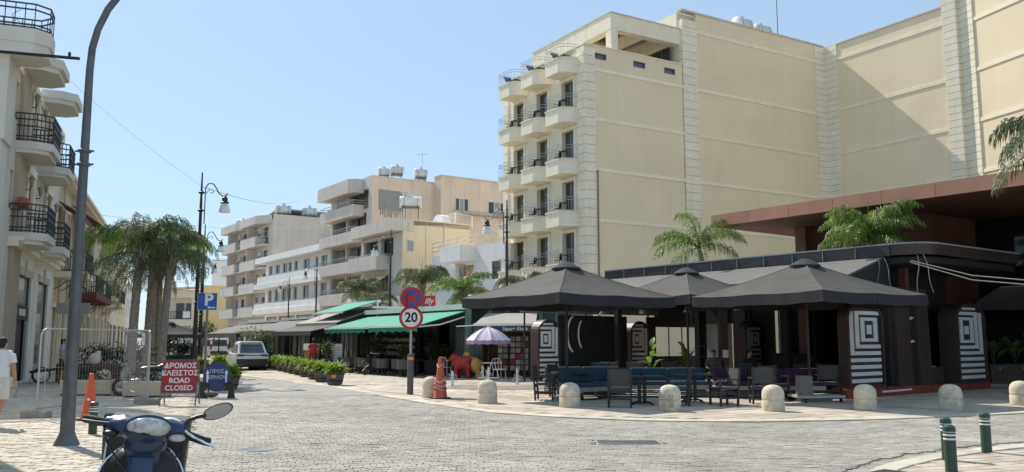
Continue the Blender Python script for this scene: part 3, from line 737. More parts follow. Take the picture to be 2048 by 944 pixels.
B().slab((-7.0, -.1, 7.3), (-2.5, -.1, 7.3), (-2.5, -1.7, 6.3), (-7.0, -1.7, 6.3), .05).build('sun_blind', mat('pale blind canvas', (.66, .62, .5), .9, .12, 3), Y2)
def sidewin(root, x, y0, y1, z0, z1, fm, gm, n=1):
    f = B().box(x, x + .05, y0, y0 + .06, z0, z1).box(x, x + .05, y1 - .06, y1, z0, z1).box(x, x + .05, y0 + .06, y1 - .06, z0, z0 + .06).box(x, x + .05, y0 + .06, y1 - .06, z1 - .06, z1)
    for i in range(1, n): f.box(x, x + .045, y0 + (y1 - y0) * i / n - .03, y0 + (y1 - y0) * i / n + .03, z0 + .06, z1 - .06)
    fo = f.build('window', fm, root); B().box(x, x + .02, y0 + .03, y1 - .03, z0 + .03, z1 - .03).build('pane', gm, fo); return fo
sidewin(Y2, .2, .35, 1.05, 9.2, 10.2, WFR, SHUT); sidewin(Y2, .2, 4.2, 4.8, 7.6, 8.6, WFR, GLASS); sidewin(Y2, .2, 5.6, 6.3, 8.6, 9.4, BRZ, SHUT)
B().tube([(.24, 4.0, 11.8), (.26, 4.0, 8.2), (.24, 4.1, 7.4)], .03, 5).tube([(.24, 2.2, 11.8), (.24, 2.2, 8.0)], .02, 5).build('drainpipe', GREYW, Y2)
l2 = loc2(o2, SR)
sol = tank('solar_tank', 'white solar water tank on a tall rusty frame above the yellow house', 1.25, .5, 1.9, WHITEM); sol.location = (*l2(-.8, 1.2), 11.9); sol.rotation_euler = (0, 0, R(8))
dish = thing('satellite_dish', 'round satellite dish on a pole over the yellow house roof', 'satellite dish', (*l2(-1.2, .9), 11.9))
B().tube([(0, 0, 0), (0, 0, 2.6)], .035, 6).build('pole', GALVD, dish)
B().lathe([(.02, 0), (.25, .05), (.4, .15), (.38, .17), (.02, .04)], 16, (0, -.05, 2.5)).build('dish', GREYW, dish)
cov = thing('roof_cover', 'two white arched covers on the yellow house roof', 'roof cover', (*l2(-1.6, 5.2), 11.85), SR)
B().prism([(-.2 + 1.1 * cos(a), 1.1 * sin(a)) for a in [i * pi / 10 for i in range(11)]], -.7, .1, 'xz').build('arch', WHITEW, cov)
B().slab((-1, .4, 1.1), (1, .4, 1.3), (1.2, 2.2, 1.0), (-1, 2.4, .9), .04).build('canopy', mat('pale sheet', (.72, .70, .62), .8), cov)
B().box(-1, -.9, .4, .5, 0, 1.1).box(.9, 1, .4, .5, 0, 1.2).box(1, 1.1, 2.1, 2.2, 0, 1.0).build('post', WHITEW, cov)
# --- white low building next to the hotel
o3 = (-.52, 62); W3 = thing('white_house', 'low white house with boxy balcony and roof railing beside the hotel', 'house', (*o3, 0), SR)
B().wall(-8.4, -.0, 0, 8.9, [(-7.0, -4.3, 5.2, 7.7), (-1.75, -.5, 6.2, 7.55), (-7.6, -1, .3, 3.4)], 0, .3).build('front_wall', WHITEW, W3)
B().box(-8.4, -2.6, 1.0, 6, 0, 8.8).box(-2.6, -.02, .5, .85, 0, 8.8).box(-8.4, -8.1, .3, 1, 0, 8.8).build('core', WHITEW, W3)
balcony(W3, -7.2, -4.1, 1.35, 7.75, 8.95, WHITEW)
B().box(-8.5, -4.2, -1.1, -.02, 3.7, 4.95).build('parapet_box', WHITEW, W3)
window(W3, -1.75, -.5, 6.2, 7.55, .05, BRZ, GLASS, 2, 2)
window(W3, -6.9, -4.4, 5.3, 7.6, .7, BRZ, mat('tan blind', (.55, .42, .3), .9), 3, 1)
window(W3, -7.5, -1.1, .35, 3.3, .6, BRZ, GLASS, 5, 1)
rl = B()
for z in (9.25, 9.6, 9.95): rl.beam((-11.0, .05, z - .25), (-.1, .05, z), .07, .07)
for i in range(9): rl.beam((-10.9 + i * 1.34, .05, 8.7), (-10.9 + i * 1.34, .05, 9.95 - .25 * (1 - i / 8)), .07, .07)
rl.build('roof_railing', mat('cream rail', (.68, .62, .52), .6), W3)
B().box(-10.9, -8.4, -.02, 1.5, 0, 8.6).build('side_wall', WHITEW, W3)
# --- white balcony building further up
o4 = (-19.51, 92); W4 = thing('white_balcony_building', 'long white building with continuous balcony bands along the street', 'building', (*o4, 0), SR)
wx = [-20.6, -18.2, -15.6, -13.6, -11.6, -8.6, -5.0, -3.2]
ww = [1.3, 1.6, 1.7, 1.1, 1.2, 2.0, .9, 1.8]
hol = [(x, x + q, 9.75 + .1, 11.1) for x, q in zip(wx, ww)] + [(x, x + q, 6.35, 8.0) for x, q in zip(wx, ww)] + [(-21, -17, .4, 4.6), (-16.4, -11, .4, 4.6), (-10.4, -1, .4, 4.6)]
B().wall(-21.8, 0, 0, 11.4, hol, 0, .3).build('front_wall', WHITEW, W4)
B().box(-21.8, 0, .9, 9, 0, 11.3).box(-21.8, -21.5, .3, .9, 0, 11.3).build('core', WHITEW, W4)
for x, q in zip(wx, ww):
    window(W4, x, x + q, 9.85, 11.1, .12, WFR, GLASS, 2); window(W4, x, x + q, 6.35, 8.0, .12, WFR, GLASS, 2)
for a, b in ((-21, -17), (-16.4, -11), (-10.4, -1)): window(W4, a, b, .4, 4.6, .1, BLACKM, GLASSL, 3, 1, .1, name='shopfront')
B().box(-22.3, .2, -1.3, 1, 11.4, 12.1).build('roof_slab', WHITEW, W4)
balcony(W4, -21.3, .3, 1.3, 8.2, 9.55, WHITEW, 'balcony_band', 0, .12); balcony(W4, -22.2, .3, 1.3, 5.0, 6.2, WHITEW, 'balcony_band', 0, .15)
balcony(W4, -22.3, .2, 1.4, 8.1, 8.7, WHITEW, 'band_step'); balcony(W4, -22.4, .2, 1.42, 4.9, 5.5, WHITEW, 'band_step')
l4 = loc2(o4, SR)
s4 = tank('solar_tank', 'white solar tank on a black frame over the long white building', 1.4, .5, 2.2, WHITEM); s4.location = (*l4(-5.5, 3.5), 11.3); s4.rotation_euler = (0, 0, R(5))
# --- brown grey apartments at the far end
o5 = (-35.44, 125); A5 = thing('far_apartments', 'grey beige apartment block with two columns of balconies at the far end of the street', 'apartment building', (*o5, 0), SR)
hol = []
LV = [5.2, 8.75, 12.25, 15.75]
for z in LV:
    for c in (-10.5, -20.5): hol += [(c + .8, c + 2.2, z + 1.3, z + 2.9), (c + 3.4, c + 4.8, z + .4, z + 2.9), (c + 6.4, c + 8.6, z + .4, z + 2.9)]
FARW = mat('far grey render', (.64, .57, .49), .9, .07, .5, .15, 15, streak=.16)
B().wall(-21.6, -.01, 0, 19.6, hol + [(-20, -12, .4, 4), (-9.5, -1, .4, 3.9)], 0, .3).build('front_wall', FARW, A5)
B().box(-21.6, -.01, .8, 14, 0, 19.8).box(-21.6, -21.3, .3, .8, 0, 19.8).build('core', GREYW, A5)
B().box(-.01, .2, 0, 14, 0, 20.3).build('end_wall', FARW, A5)
for z in LV:
    for c in (-10.5, -20.5):
        window(A5, c + .8, c + 2.2, z + 1.3, z + 2.9, .1, BRZ, GLASS, 2); window(A5, c + 3.4, c + 4.8, z + .4, z + 2.9, .1, BRZ, SHUT, 2); window(A5, c + 6.4, c + 8.6, z + .4, z + 2.9, .1, BRZ, GLASS, 2)
        balcony(A5, c, c + 7.2, 1.6, z - .1, z + 1.35, GREYW, 'balcony', 0, .1)
        balcony(A5, c + 7.2, c + 9.6, 1.3, z - .1, z + .12, GREYW, 'balcony', 0, 1.1)
        B().box(c + 2.6, c + 2.8, -1.4, 0, z + 1.3, z + 3.3).build('partition', FARW, A5)
for c in (-10.5, -20.5): B().prism([(c - .3, -1.8), (c + 7.6, -1.8), (c + 9.9, -.6), (c + 9.9, 0), (c - .3, 0)], 19.0, 20.2, 'xy').build('roof_slab', GREYW, A5)
window(A5, -20, -12, .4, 4, .1, BLACKM, GLASS, 4, 2, .12, name='shopfront'); window(A5, -9.5, -1, .4, 3.9, .1, WFR, GLASSL, 3, 1, .25, name='shopfront')
B().box(-10, -.5, -.1, 0, 4.0, 4.8).build('shop_fascia', WHITEW, A5)
B().slab((-10, 1, 20.4), (-1, 1, 21.4), (-1, 9, 21.4), (-10, 9, 20.4), .2).box(-9.8, -9.6, 1.2, 9, 19.8, 20.3).build('roof_shelter', SHUT, A5)
l5 = loc2(o5, SR)
sidewin(A5, .2, 12.6, 13.8, 16.4, 18.2, WFR, GLASS)
B().box(.2, 6, 12.2, 20, 0, 19.9).build('side_wing', FARW, A5)
tl = [(*l5(-1.6, 2 + i * 4.1), .35 + .1 * i, f'white tank {n} in the row on the far apartment roof', 1.35, 20.2) for i, n in enumerate(('nearest the shelter', 'second from the shelter', 'third from the shelter', 'at the right end'))]
tl += [(*l5(-19.5, 1.5), .3, 'lone white tank at the left corner of the far apartment roof', 1.3, 20.0), (*l5(-13, 3.5), .3, 'round white tank left of the far roof shelter', .9, 20.0)]
many(tank(stand=.3, r=.55, L=1.7), tl, 'tanks on the far apartment roof')
def acunit():
    t = thing('air_conditioner', 'x', 'air conditioner')
    B().box(-.42, .42, -.16, .16, 0, .62).build('casing', WHITEM, t); B().prism([(-.1 + .24 * cos(q * pi / 8), .31 + .24 * sin(q * pi / 8)) for q in range(16)], -.18, -.161).build('fan_grille', SHUT, t)
    B().box(-.4, -.34, -.1, .3, -.06, 0).box(.34, .4, -.1, .3, -.06, 0).build('bracket', GALV, t); return t
many(acunit(), [(*l5(c + 5.4, -.25), SR, f'white air conditioner on the far apartment facade, {n_}', 1.0, z + 2.1) for c, z, n_ in ((-10.5, 15.75, 'top floor of the near column'), (-10.5, 12.25, 'second row of the near column'), (-20.5, 15.75, 'top floor of the far column'), (-20.5, 8.75, 'third row of the far column'), (-20.5, 12.25, 'second row of the far column'))] +
     [(*l1(-4.2, 1.3), SR, 'white air conditioner in the middle loggia of the pink beige block', 1.0, 10.2), (*l2(-5.0, -.2), SR, 'white air conditioner on the balcony of the yellow house', 1.0, 9.1)], 'air conditioners on the street facades')
# --- yellow building and pale blocks closing the street
Y6 = thing('ochre_house', 'ochre yellow house with a balcony and graffiti closing the street', 'house', (-53.8, 146, 0), R(0)); Y6.scale = (1.237,) * 3
B().box(.3, 5.0, 0, 10, 0, 8.9).build('gable_wall', OCHW, Y6)
B().wall(-7, .29, 0, 8.3, [(-5.6, -.9, 4.2, 7.2), (-5.6, -.9, .3, 3.3)], 0, .3).build('front_wall', YELW, Y6)
B().box(-7, .29, 1.6, 10, 0, 8.2).build('core', mat('pale loggia', (.6, .58, .54), .9), Y6)
B().prism([(-7.3, 8.2), (.4, 8.5), (.4, 8.75), (-7.3, 8.4)], -.5, 1, 'xz').build('eave', PINKW, Y6)
rr_ = B(); railing(rr_, [(-5.6, -.02), (-.9, -.02)], 4.25, 5.3, .2, .02, .03); rr_.build('railing', BLACKM, Y6)
for a in (-3.6, -2.2): window(Y6, a, a + 1.1, 4.3, 6.5, 1.45, BRZ, GLASS, 1)
B().box(-2.0, -1.0, -.1, -.04, 4.4, 5.3).build('notice', WHITEW, Y6)
gpts = [(1.2, 1.9), (1.6, 2.6), (2.4, 2.45), (3.4, 2.65), (4.0, 2.5), (3.9, 1.5), (3.2, 1.35), (2.4, 1.5), (1.7, 1.3)]
B().prism(gpts, -.02, -.01).build('graffiti', TEAL, Y6)
gl = B()
for x in (1.7, 2.2, 2.7, 3.2): gl.tube([(x, -.03, 1.7), (x + .1, -.03, 2.3), (x + .3, -.03, 2.2), (x + .22, -.03, 1.8), (x + .4, -.03, 1.7)], .06, 4)
gl.build('graffiti_stroke', mat('pale teal', (.35, .6, .6), .8), Y6)
P7 = thing('pale_block', 'plain pale block rising behind the ochre house', 'building', (-57.0, 168, 0), 0); P7.scale = (1.2,) * 3
B().box(-2, 6.0, 0, 12, 0, 14.4).box(6.0, 11.5, 2, 12, 0, 12.6).build('wall', WHITEW, P7); B().box(-2.1, 6.1, -.1, 12, 14.4, 14.6).build('roof_edge', GREYW, P7)
window(P7, 8.4, 9.2, 9.8, 11.2, 1.97, BRZ, GLASS, 1)

# ------------------------------------------------------------------ left side of the street
LR = atan2(.933, -.36)
oL = (-19.2, 33)
M1 = thing('corner_shop_building', 'cream corner building with iron balconies and a white shopfront on the left', 'building', (*oL, 0), LR)
hol = [(-.6, 2.7, .05, 4.25), (4.5, 7.5, .3, 4.35)]
for z in (5.65, 8.95): hol += [(.9, 2.1, z + .02, z + 2.5), (5.2, 6.4, z + .02, z + 2.5), (-3.0, -2.4, z + .8, z + 2.2)]
B().wall(-3.2, 9.7, 0, 12.0, hol, 0, .5).build('front_wall', mat('cream left wall', (.60, .56, .48), .9, .07, .8, .15, 15, streak=.1), M1)
B().box(-3.2, 9.7, .9, 10, 0, 11.9).build('core', OLDW, M1)
B().box(-2.3, -.75, -.16, 0, 0, 12.0).build('pilaster', BROWNP, M1)
WST = mat('white shopfront paint', (.74, .73, .70), .8, .04, .8)
B().wall(-.75, 8.6, 0, 5.2, [(-.6, 2.7, .05, 4.25), (4.5, 7.5, .3, 4.35)], -.07, 0).build('shopfront_surround', WST, M1)
for x in (-.95, 3.35, 8.5): B().box(x, x + .35, -.1, -.07, 0, 4.9).box(x - .05, x + .4, -.13, -.07, 4.9, 5.1).build('shop_pilaster', WST, M1)
for a, b in ((-.6, 2.7), (4.5, 7.5)):
    KS = mat('pale keystone', (.52, .48, .4), .9)
    B().box(a - .2, b + .2, -.1, -.07, 4.25, 4.55).build('lintel', KS, M1); B().prism([((a + b) / 2 - .14, 4.2), ((a + b) / 2 + .14, 4.2), ((a + b) / 2 + .2, 4.9), ((a + b) / 2 - .2, 4.9)], -.14, -.07).build('keystone', KS, M1)
GLG = mat('greenish shop glass', (.16, .2, .19), .08, .2, .8)
window(M1, -.6, 2.7, 3.05, 4.25, .02, BLACKM, GLG, 1, 1, .06, name='transom')
B().box(-.6, 2.7, -.02, .1, 2.5, 3.05).build('sign_band', INK, M1)
B().box(-.6, 2.7, .1, .14, .05, 2.5).build('doorway', INK, M1)
B().box(-.6, .3, .02, .06, .05, 2.5).box(2.2, 2.7, .02, .06, .05, 2.5).build('shop_door', GLASS, M1)
text('MANGO', .36, STRIPE, M1, (1.15, -.04, 2.78), (pi / 2, 0, 0), ext=.02, bold=.012)
window(M1, 4.5, 7.5, .3, 4.35, .02, BLACKM, mat('grey shop glass', (.2, .2, .19), .1, .2, .8), 1, 1, .07, name='shop_window')
B().prism([(-2.6, 5.1), (9.2, 5.1), (9.2, 5.3), (-2.6, 5.3)], -.35, 0).prism([(-2.6, 5.3), (9.2, 5.3), (9.2, 5.45), (-2.6, 5.45)], -.5, 0).build('cornice', CREAM, M1)
B().box(-3.2, 9.7, -.1, 0, 11.55, 12.0).build('cornice', CREAM, M1)
def octbal(x0, x1, d, z0, z1, c=.5):
    return [(x0, 0), (x0, -d + c), (x0 + c * .7, -d), (x1 - c * .7, -d), (x1, -d + c), (x1, 0)]
SLABM = mat('cream balcony slab', (.62, .59, .53), .85, .05, 1, .1, 15)
for (x0, x1) in ((-2.45, .25), (2.45, 5.1)):
    for z in (5.25, 8.65):
        o = octbal(x0, x1, 1.2, 0, 0)
        bo = B().prism(o, z + .1, z + .38, 'xy').prism([(x * .98 + .02 * (x0 + x1) / 2, y * .88) for x, y in o], z - .05, z + .1, 'xy').build('balcony', SLABM, M1)
        r = B(); railing(r, [(x, y + .04) for x, y in o], z + .38, z + 1.42, .13, .012, .022, (z + 1.2, z + .95, z + .55)); r.build('railing', BLACKM, bo)
    o = octbal(x0, x1, 1.35, 0, 0, .6)
    B().prism(o, 12.0, 12.35, 'xy').prism([(x * .98 + .02 * (x0 + x1) / 2, y * .9) for x, y in o], 11.8, 12.0, 'xy').build('canopy_slab', SLABM, M1)
    for z in (5.65, 8.95):
        a = (x0 + x1) / 2 + 2.0 - .6
        d = B().box(a + .0, a + 1.2, .2, .26, z, z + 2.5).build('balcony_door', mat('grey door', (.36, .34, .31), .7), M1)
        for q in (0.08, .64): B().box(a + q, a + q + .48, .15, .2, z + .2, z + 1.2).box(a + q, a + q + .48, .15, .2, z + 1.3, z + 2.3).build('door_panel', mat('pale door panel', (.48, .46, .42), .7), d)
        B().box(a - .3, a - .02, -.12, 0, z, z + 2.9).box(a + 1.22, a + 1.5, -.12, 0, z, z + 2.9).box(a - .3, a + 1.5, -.16, 0, z + 2.62, z + 2.95).build('door_surround', CREAM, M1)
        for lx in (a - .55, a + 1.75):
            lb = B().tube([(lx, 0, z + 1.9), (lx, -.25, z + 1.9), (lx, -.28, z + 2.05)], .02, 5).build('wall_lantern', BLACKM, M1)
            B().lathe([(.06, 0), (.12, .3), (.14, .32), (.02, .45)], 6, (lx, -.28, z + 2.02)).build('lantern_glass', mat('lantern glass', (.3, .28, .24), .2), lb)
# corner terrace at the roof
ter = [(-5.0, 6), (-5.0, -.8), (-4.6, -1.25), (-3.7, -1.25), (-3.2, -.7), (-3.2, 6)]
tb = B().prism(ter, 12.0, 12.5, 'xy').prism([(x * .97 - .12, y * .95) for x, y in ter], 11.6, 12.0, 'xy').build('terrace', SLABM, M1)
B().prism([(-4.6, .0), (-4.6, 10), (-3.2, 10), (-3.2, .0)], 8.6, 11.6, 'xy').prism([(-4.4, 0.1), (-4.4, 10), (-3.2, 10), (-3.2, .1)], 0, 8.6, 'xy').build('side_bay', SLABM, M1)
r = B(); railing(r, [(-4.95, 6), (-4.95, -.75), (-4.6, -1.18), (-3.75, -1.18), (-3.25, -.7), (-3.25, 3)], 12.5, 13.4, .3, .014, .024, (13.2, 12.65))
for i in range(9):
    y = 5.5 - i * .7; r.tube([(-4.95, y - .2, 12.7), (-4.95, y, 12.85), (-4.95, y + .06, 12.92), (-4.95, y, 13.0), (-4.95, y - .2, 13.15)], .013, 4)
r.build('railing', BLACKM, tb)
# window boxes
wb = thing('flower_box', 'terracotta flower box on the lower window sill of the corner building', 'flower box', (*loc2(oL, LR)(-2.0, -.3), 6.6), LR)
B().box(-.4, .4, -.2, .15, 0, .3).build('trough', TERRA, wb); B().box(-.36, .36, -.16, .11, .28, .32).build('soil', DARKW, wb)
# older row beyond
L2 = thing('old_stone_row', 'old cream stone row with cornice, brown awnings and a red balcony on the left', 'building', (*oL, 0), LR)
hol = []
for x in (11.3, 15, 19.5, 24, 28.5, 34, 40, 46): hol += [(x, x + 1.3, 6.0, 8.7), (x, x + 1.5, .1, 3.3)]
B().wall(9.72, 50, 0, 10.3, hol, .25, .7).build('front_wall', OLDW, L2)
B().box(9.72, 50, 1.0, 10, 0, 10.2).build('core', OLDW, L2)
for x in (11.3, 15, 19.5, 24, 28.5, 34, 40, 46):
    d = B().box(x, x + 1.3, .5, .56, 6.0, 8.7).build('shutter', mat('grey shutter', (.34, .34, .33), .7), L2)
    B().box(x + .63, x + .67, .46, .5, 6.0, 8.7).build('shutter_joint', INK, d)
    B().box(x - .15, x, .18, .25, 6.0, 8.85).box(x + 1.3, x + 1.45, .18, .25, 6.0, 8.85).box(x - .2, x + 1.5, .15, .25, 8.7, 8.95).build('window_surround', CREAM, L2)
    B().box(x, x + 1.5, .55, .6, .1, 3.3).build('shop_door', GLASS if x % 2 else mat('brown door', (.2, .14, .1), .7), L2)
    B().box(x - .2, x, .17, .25, .0, 3.4).box(x + 1.5, x + 1.7, .17, .25, 0, 3.4).box(x - .2, x + 1.7, .14, .25, 3.3, 3.6).build('door_surround', CREAM, L2)
B().box(9.72, 50, -.25, .25, 10.0, 10.15).box(9.72, 50, -.45, .25, 10.15, 10.35).build('cornice', CREAM, L2)
B().box(9.72, 50, .15, .25, 5.2, 5.35).build('string_course', CREAM, L2)
for i in range(12): B().tube([(10.1 + i * 3.4, .18, 0), (10.1 + i * 3.4, .18, 10)], .05, 6).build('drainpipe', GREYW, L2)
def awn(root, x0, x1, z1, z0, d, m, name='awning', val=.25):
    s_ = B().slab((x0, .1, z1), (x1, .1, z1), (x1, -d, z0), (x0, -d, z0), .04).box(x0, x1, -d - .02, -d + .01, z0 - val, z0 - .02)
    return s_.build(name, m, root)
awn(L2, 10.2, 13.6, 8.7, 7.9, 1.2, AWNBR); awn(L2, 16, 23, 9.3, 8.2, 1.5, AWNBR); awn(L2, 24, 29, 9.0, 8.0, 1.3, AWNBR)
for (a, b, z, m) in ((17.2, 28.5, 4.1, REDUN), (31, 36, 4.6, CREAM), (39, 44, 4.4, CREAM), (11, 14.6, 4.9, CREAM)):
    bo = B().box(a, b, -1.3, .15, z, z + .3).build('balcony', m, L2)
    r = B(); railing(r, [(a, .1), (a, -1.25), (b, -1.25), (b, .1)], z + .3, z + 1.35, .12, .015, .025); r.build('railing', BLACKM, bo)
    if m is REDUN:
        B().box(a + .1, b - .1, -1.22, -1.2, z + .35, z + 1.3).build('rail_screen', mat('black screen', (.03, .03, .032), .8), bo)
        B().box(a + 5, a + 5.8, -1.3, -1.27, z + .5, z + 1.2).build('notice', WHITEW, bo)
    for x in [a + .4 + i * 2.2 for i in range(int((b - a) / 2.2) + 1)]:
        B().tube([(x, .2, z - .6), (x, -.1, z - .45), (x, -.4, z - .15), (x, -1.1, z - .03)], .025, 5).tube([(x, -.22 + .1 * cos(q), z - .17 + .1 * sin(q)) for q in [i * pi / 5 for i in range(11)]], .014, 4).build('bracket', BLACKM, bo)
ac = thing('air_conditioner', 'boxed air conditioner with orange grille on the old stone row', 'air conditioner', (*loc2(oL, LR)(20.4, -.1), 2.65), LR)
B().box(-.5, .5, -.35, .3, 0, .75).build('casing', SANDC, ac); B().lathe([(.28, 0), (.28, .02)], 14, (0, 0, 0)).build('fan_grille', ORWOOD, ac)
sgn = thing('shop_sign', 'blank grey projecting shop sign box on the left facade', 'sign', (*loc2(oL, LR)(10.1, -.75), 3.0), LR)
B().box(-.09, .09, -.9, .6, 0, .55).build('box', SHUT, sgn); B().box(-.03, .03, .6, 1.0, .25, .31).build('bracket', BLACKM, sgn)
for i in range(3):
    bo = thing('far_left_house', ['far cream house with grey roof beyond the left palms', 'far tan house at the bend of the street', 'far white house left of the ochre house'][i], 'house', (*loc2(oL, LR)(50.2 + i * 12, .4), 0), LR)
    hh = [8.8, 9.8, 8.2][i]
    B().wall(0, 11.8, 0, hh, [(1.5, 3, 4.5, 6.8), (5, 6.5, 4.5, 6.8), (8.5, 10, 4.5, 6.8), (1, 5, .2, 3.2), (6.5, 10.5, .2, 3.2)], 0, .3).box(0, 11.8, .8, 9, 0, hh - .1).build('wall', [CREAM, TANW, WHITEW][i], bo)
    for x in (1.5, 5, 8.5): window(bo, x, x + 1.5, 4.5, 6.8, .12, BRZ, SHUT, 2)
    for a, b in ((1, 5), (6.5, 10.5)): window(bo, a, b, .2, 3.2, .12, BRZ, GLASS, 3)
    B().box(-.1, 11.9, -.3, .3, hh, hh + .3).build('cornice', CREAM, bo)
# near building just outside the left edge; it shades the lower left corner
NB = thing('near_left_building', 'near building outside the left edge, holding a black flag bracket', 'building', (-10.75, 16.35, 0), 0)
B().box(-9, 0, -26, 0, 0, 8.2).build('wall', OLDW, NB); B().box(-9.1, .12, -26, .1, 8.2, 8.5).build('cornice', CREAM, NB)
for i in range(6): window_y = -3 - i * 4; B().box(0, .04, window_y - 1.2, window_y, 1, 3.2).box(0, .04, window_y - 1.2, window_y, 4.6, 6.8).build('window', GLASS, NB)
bk = thing('flag_bracket', 'thin black metal bar reaching in at the top left', 'bracket', (-10.75, 16.25, 7.25))
B().beam((0, 0, .17), (2.2, 0, -.03), .05, .05).build('bar', BLACKM, bk); B().beam((2.0, 0, 0), (2.0, 0, .1), .04, .04).beam((.4, 0, .1), (.4, 0, .22), .04, .04).build('clip', BLACKM, bk)
# ------------------------------------------------------------------ cafe pavilion and brown roofed building (right)
PR = atan2(-.802, .597); OP = (12.6, 26.0); lP = loc2(OP, PR)
PV = thing('cafe_pavilion', 'long black cafe pavilion with seamed fascia, curved end and sloping grey awning', 'pavilion', (*OP, 0), PR)
B().box(-14.4, -11.0, 5.8, 5.88, 2.45, 4.1).build('dark_backing', DARKW, PV)  # dark sheet added where the interior falls into shade
FASC = mat('black fascia panel', (.035, .035, .036), .55, .15, 3, streak=.2)
for i in range(11):
    x0 = -14.2 + i * 1.2
    B().box(x0 + .012, x0 + 1.188, -.03, .03, 4.34, 4.68).build('fascia_panel', FASC, PV)
    B().box(x0 - .012, x0 + .012, -.05, .0, 4.34, 4.68).build('fascia_joint', mat('pale seam', (.28, .28, .27), .6), PV)
arc = [(-1.0 + 1.05 * sin(a), 1.05 - 1.05 * cos(a)) for a in [i * pi / 2 / 12 for i in range(13)]]
B().prism(arc + [(.05, 6.5), (-.05, 6.5)] + [(-1.0 + .95 * sin(a), 1.05 - .95 * cos(a)) for a in [i * pi / 2 / 12 for i in range(12, -1, -1)]], 4.36, 4.70, 'xy').build('curved_fascia', BROWN, PV)
B().prism([(-14.25, -.06)] + arc[:1] + [(x * 1.0, y - .02) for x, y in arc] + [(.08, 6.6), (-14.25, 6.6)], 4.70, 4.75, 'xy').build('roof_edge', SHUT, PV)
B().prism([(-14.2, .04)] + [(x - .1, y + .12) for x, y in arc] + [(-.1, 6.5), (-14.2, 6.5)], 4.1, 4.3, 'xy').build('ceiling', DARKW, PV)  # unseen ceiling added to keep the pavilion interior dark
B().slab((-13.6, -.02, 4.28), (-1.25, -.02, 4.28), (-1.25, -2.3, 3.55), (-13.6, -2.3, 3.55), .04).box(-13.6, -1.25, -2.34, -2.29, 3.3, 3.56).build('awning', GREYF, PV)
for i in range(6): B().beam((-13.4 + i * 2.4, -.05, 4.2), (-13.4 + i * 2.4, -2.25, 3.48), .05, .05).build('awning_arm', BLACKM, PV)
B().prism([(-.02, 4.3), (-2.3, 3.55), (-2.3, 3.3), (-.02, 2.9)], -1.24, -1.2, 'yz').build('awning_side', BLACKV, PV)
for x, y in ((-1.75, 2.05), (-1.3, .1), (-5, .05), (-9, .05), (-13.5, .05), (-13.5, 5.5), (-9, 5.5), (-5, 5.5)):
    B().box(x - .12, x + .12, y - .12, y + .12, 0, 4.12).build('post', BROWNL if x == -1.75 else DARKW, PV)
bw = B().wall(-11.2, -2.4, 0, 4.1, [(-9.9, -9.0, .9, 3.0), (-7.6, -6.6, .9, 3.0)], 5.9, 6.1); bw.build('back_wall', DARKW, PV)
B().box(-2.5, -2.3, .4, 6.0, 0, 4.1).build('end_wall', DARKW, PV)
B().box(-13.9, -12.9, 5.95, 6.05, .4, 3.2).build('bright_gap_panel', mat('bright gap tone', (.5, .52, .52), .6), PV)  # bright daylight gap painted as a pale panel
B().box(-12.8, -12.2, 5.7, 6.0, 0, 3.6).box(-11.9, -11.2, 5.7, 6.0, 0, 3.6).build('brown_panel', BROWN, PV)
B().box(-12.5, -12.2, 5.66, 5.7, .9, 1.25).build('notice', STRIPE, PV)
B().box(-9.8, -9.05, 6.15, 6.2, .9, 3.0).box(-7.5, -6.65, 6.15, 6.2, .9, 3.0).build('rear_panel', mat('grey rear panel', (.35, .35, .33), .8), PV)
B().box(-9.0, -5.0, 4.6, 5.3, 0, 1.1).box(-9.1, -4.9, 4.5, 5.35, 1.1, 1.15).build('bar_counter', DARKW, PV)
for i in range(5): B().tube([(-12.8 + i * 2.3, -1.5, 3.3), (-12.8 + i * 2.3, -1.5, 3.05), (-12.7 + i * 2.3, -1.6, 2.95)], .03, 6).lathe([(.05, 0), (.14, -.2), (.13, -.22)], 10, (-12.7 + i * 2.3, -1.6, 2.95)).build('lamp', GALV, PV)
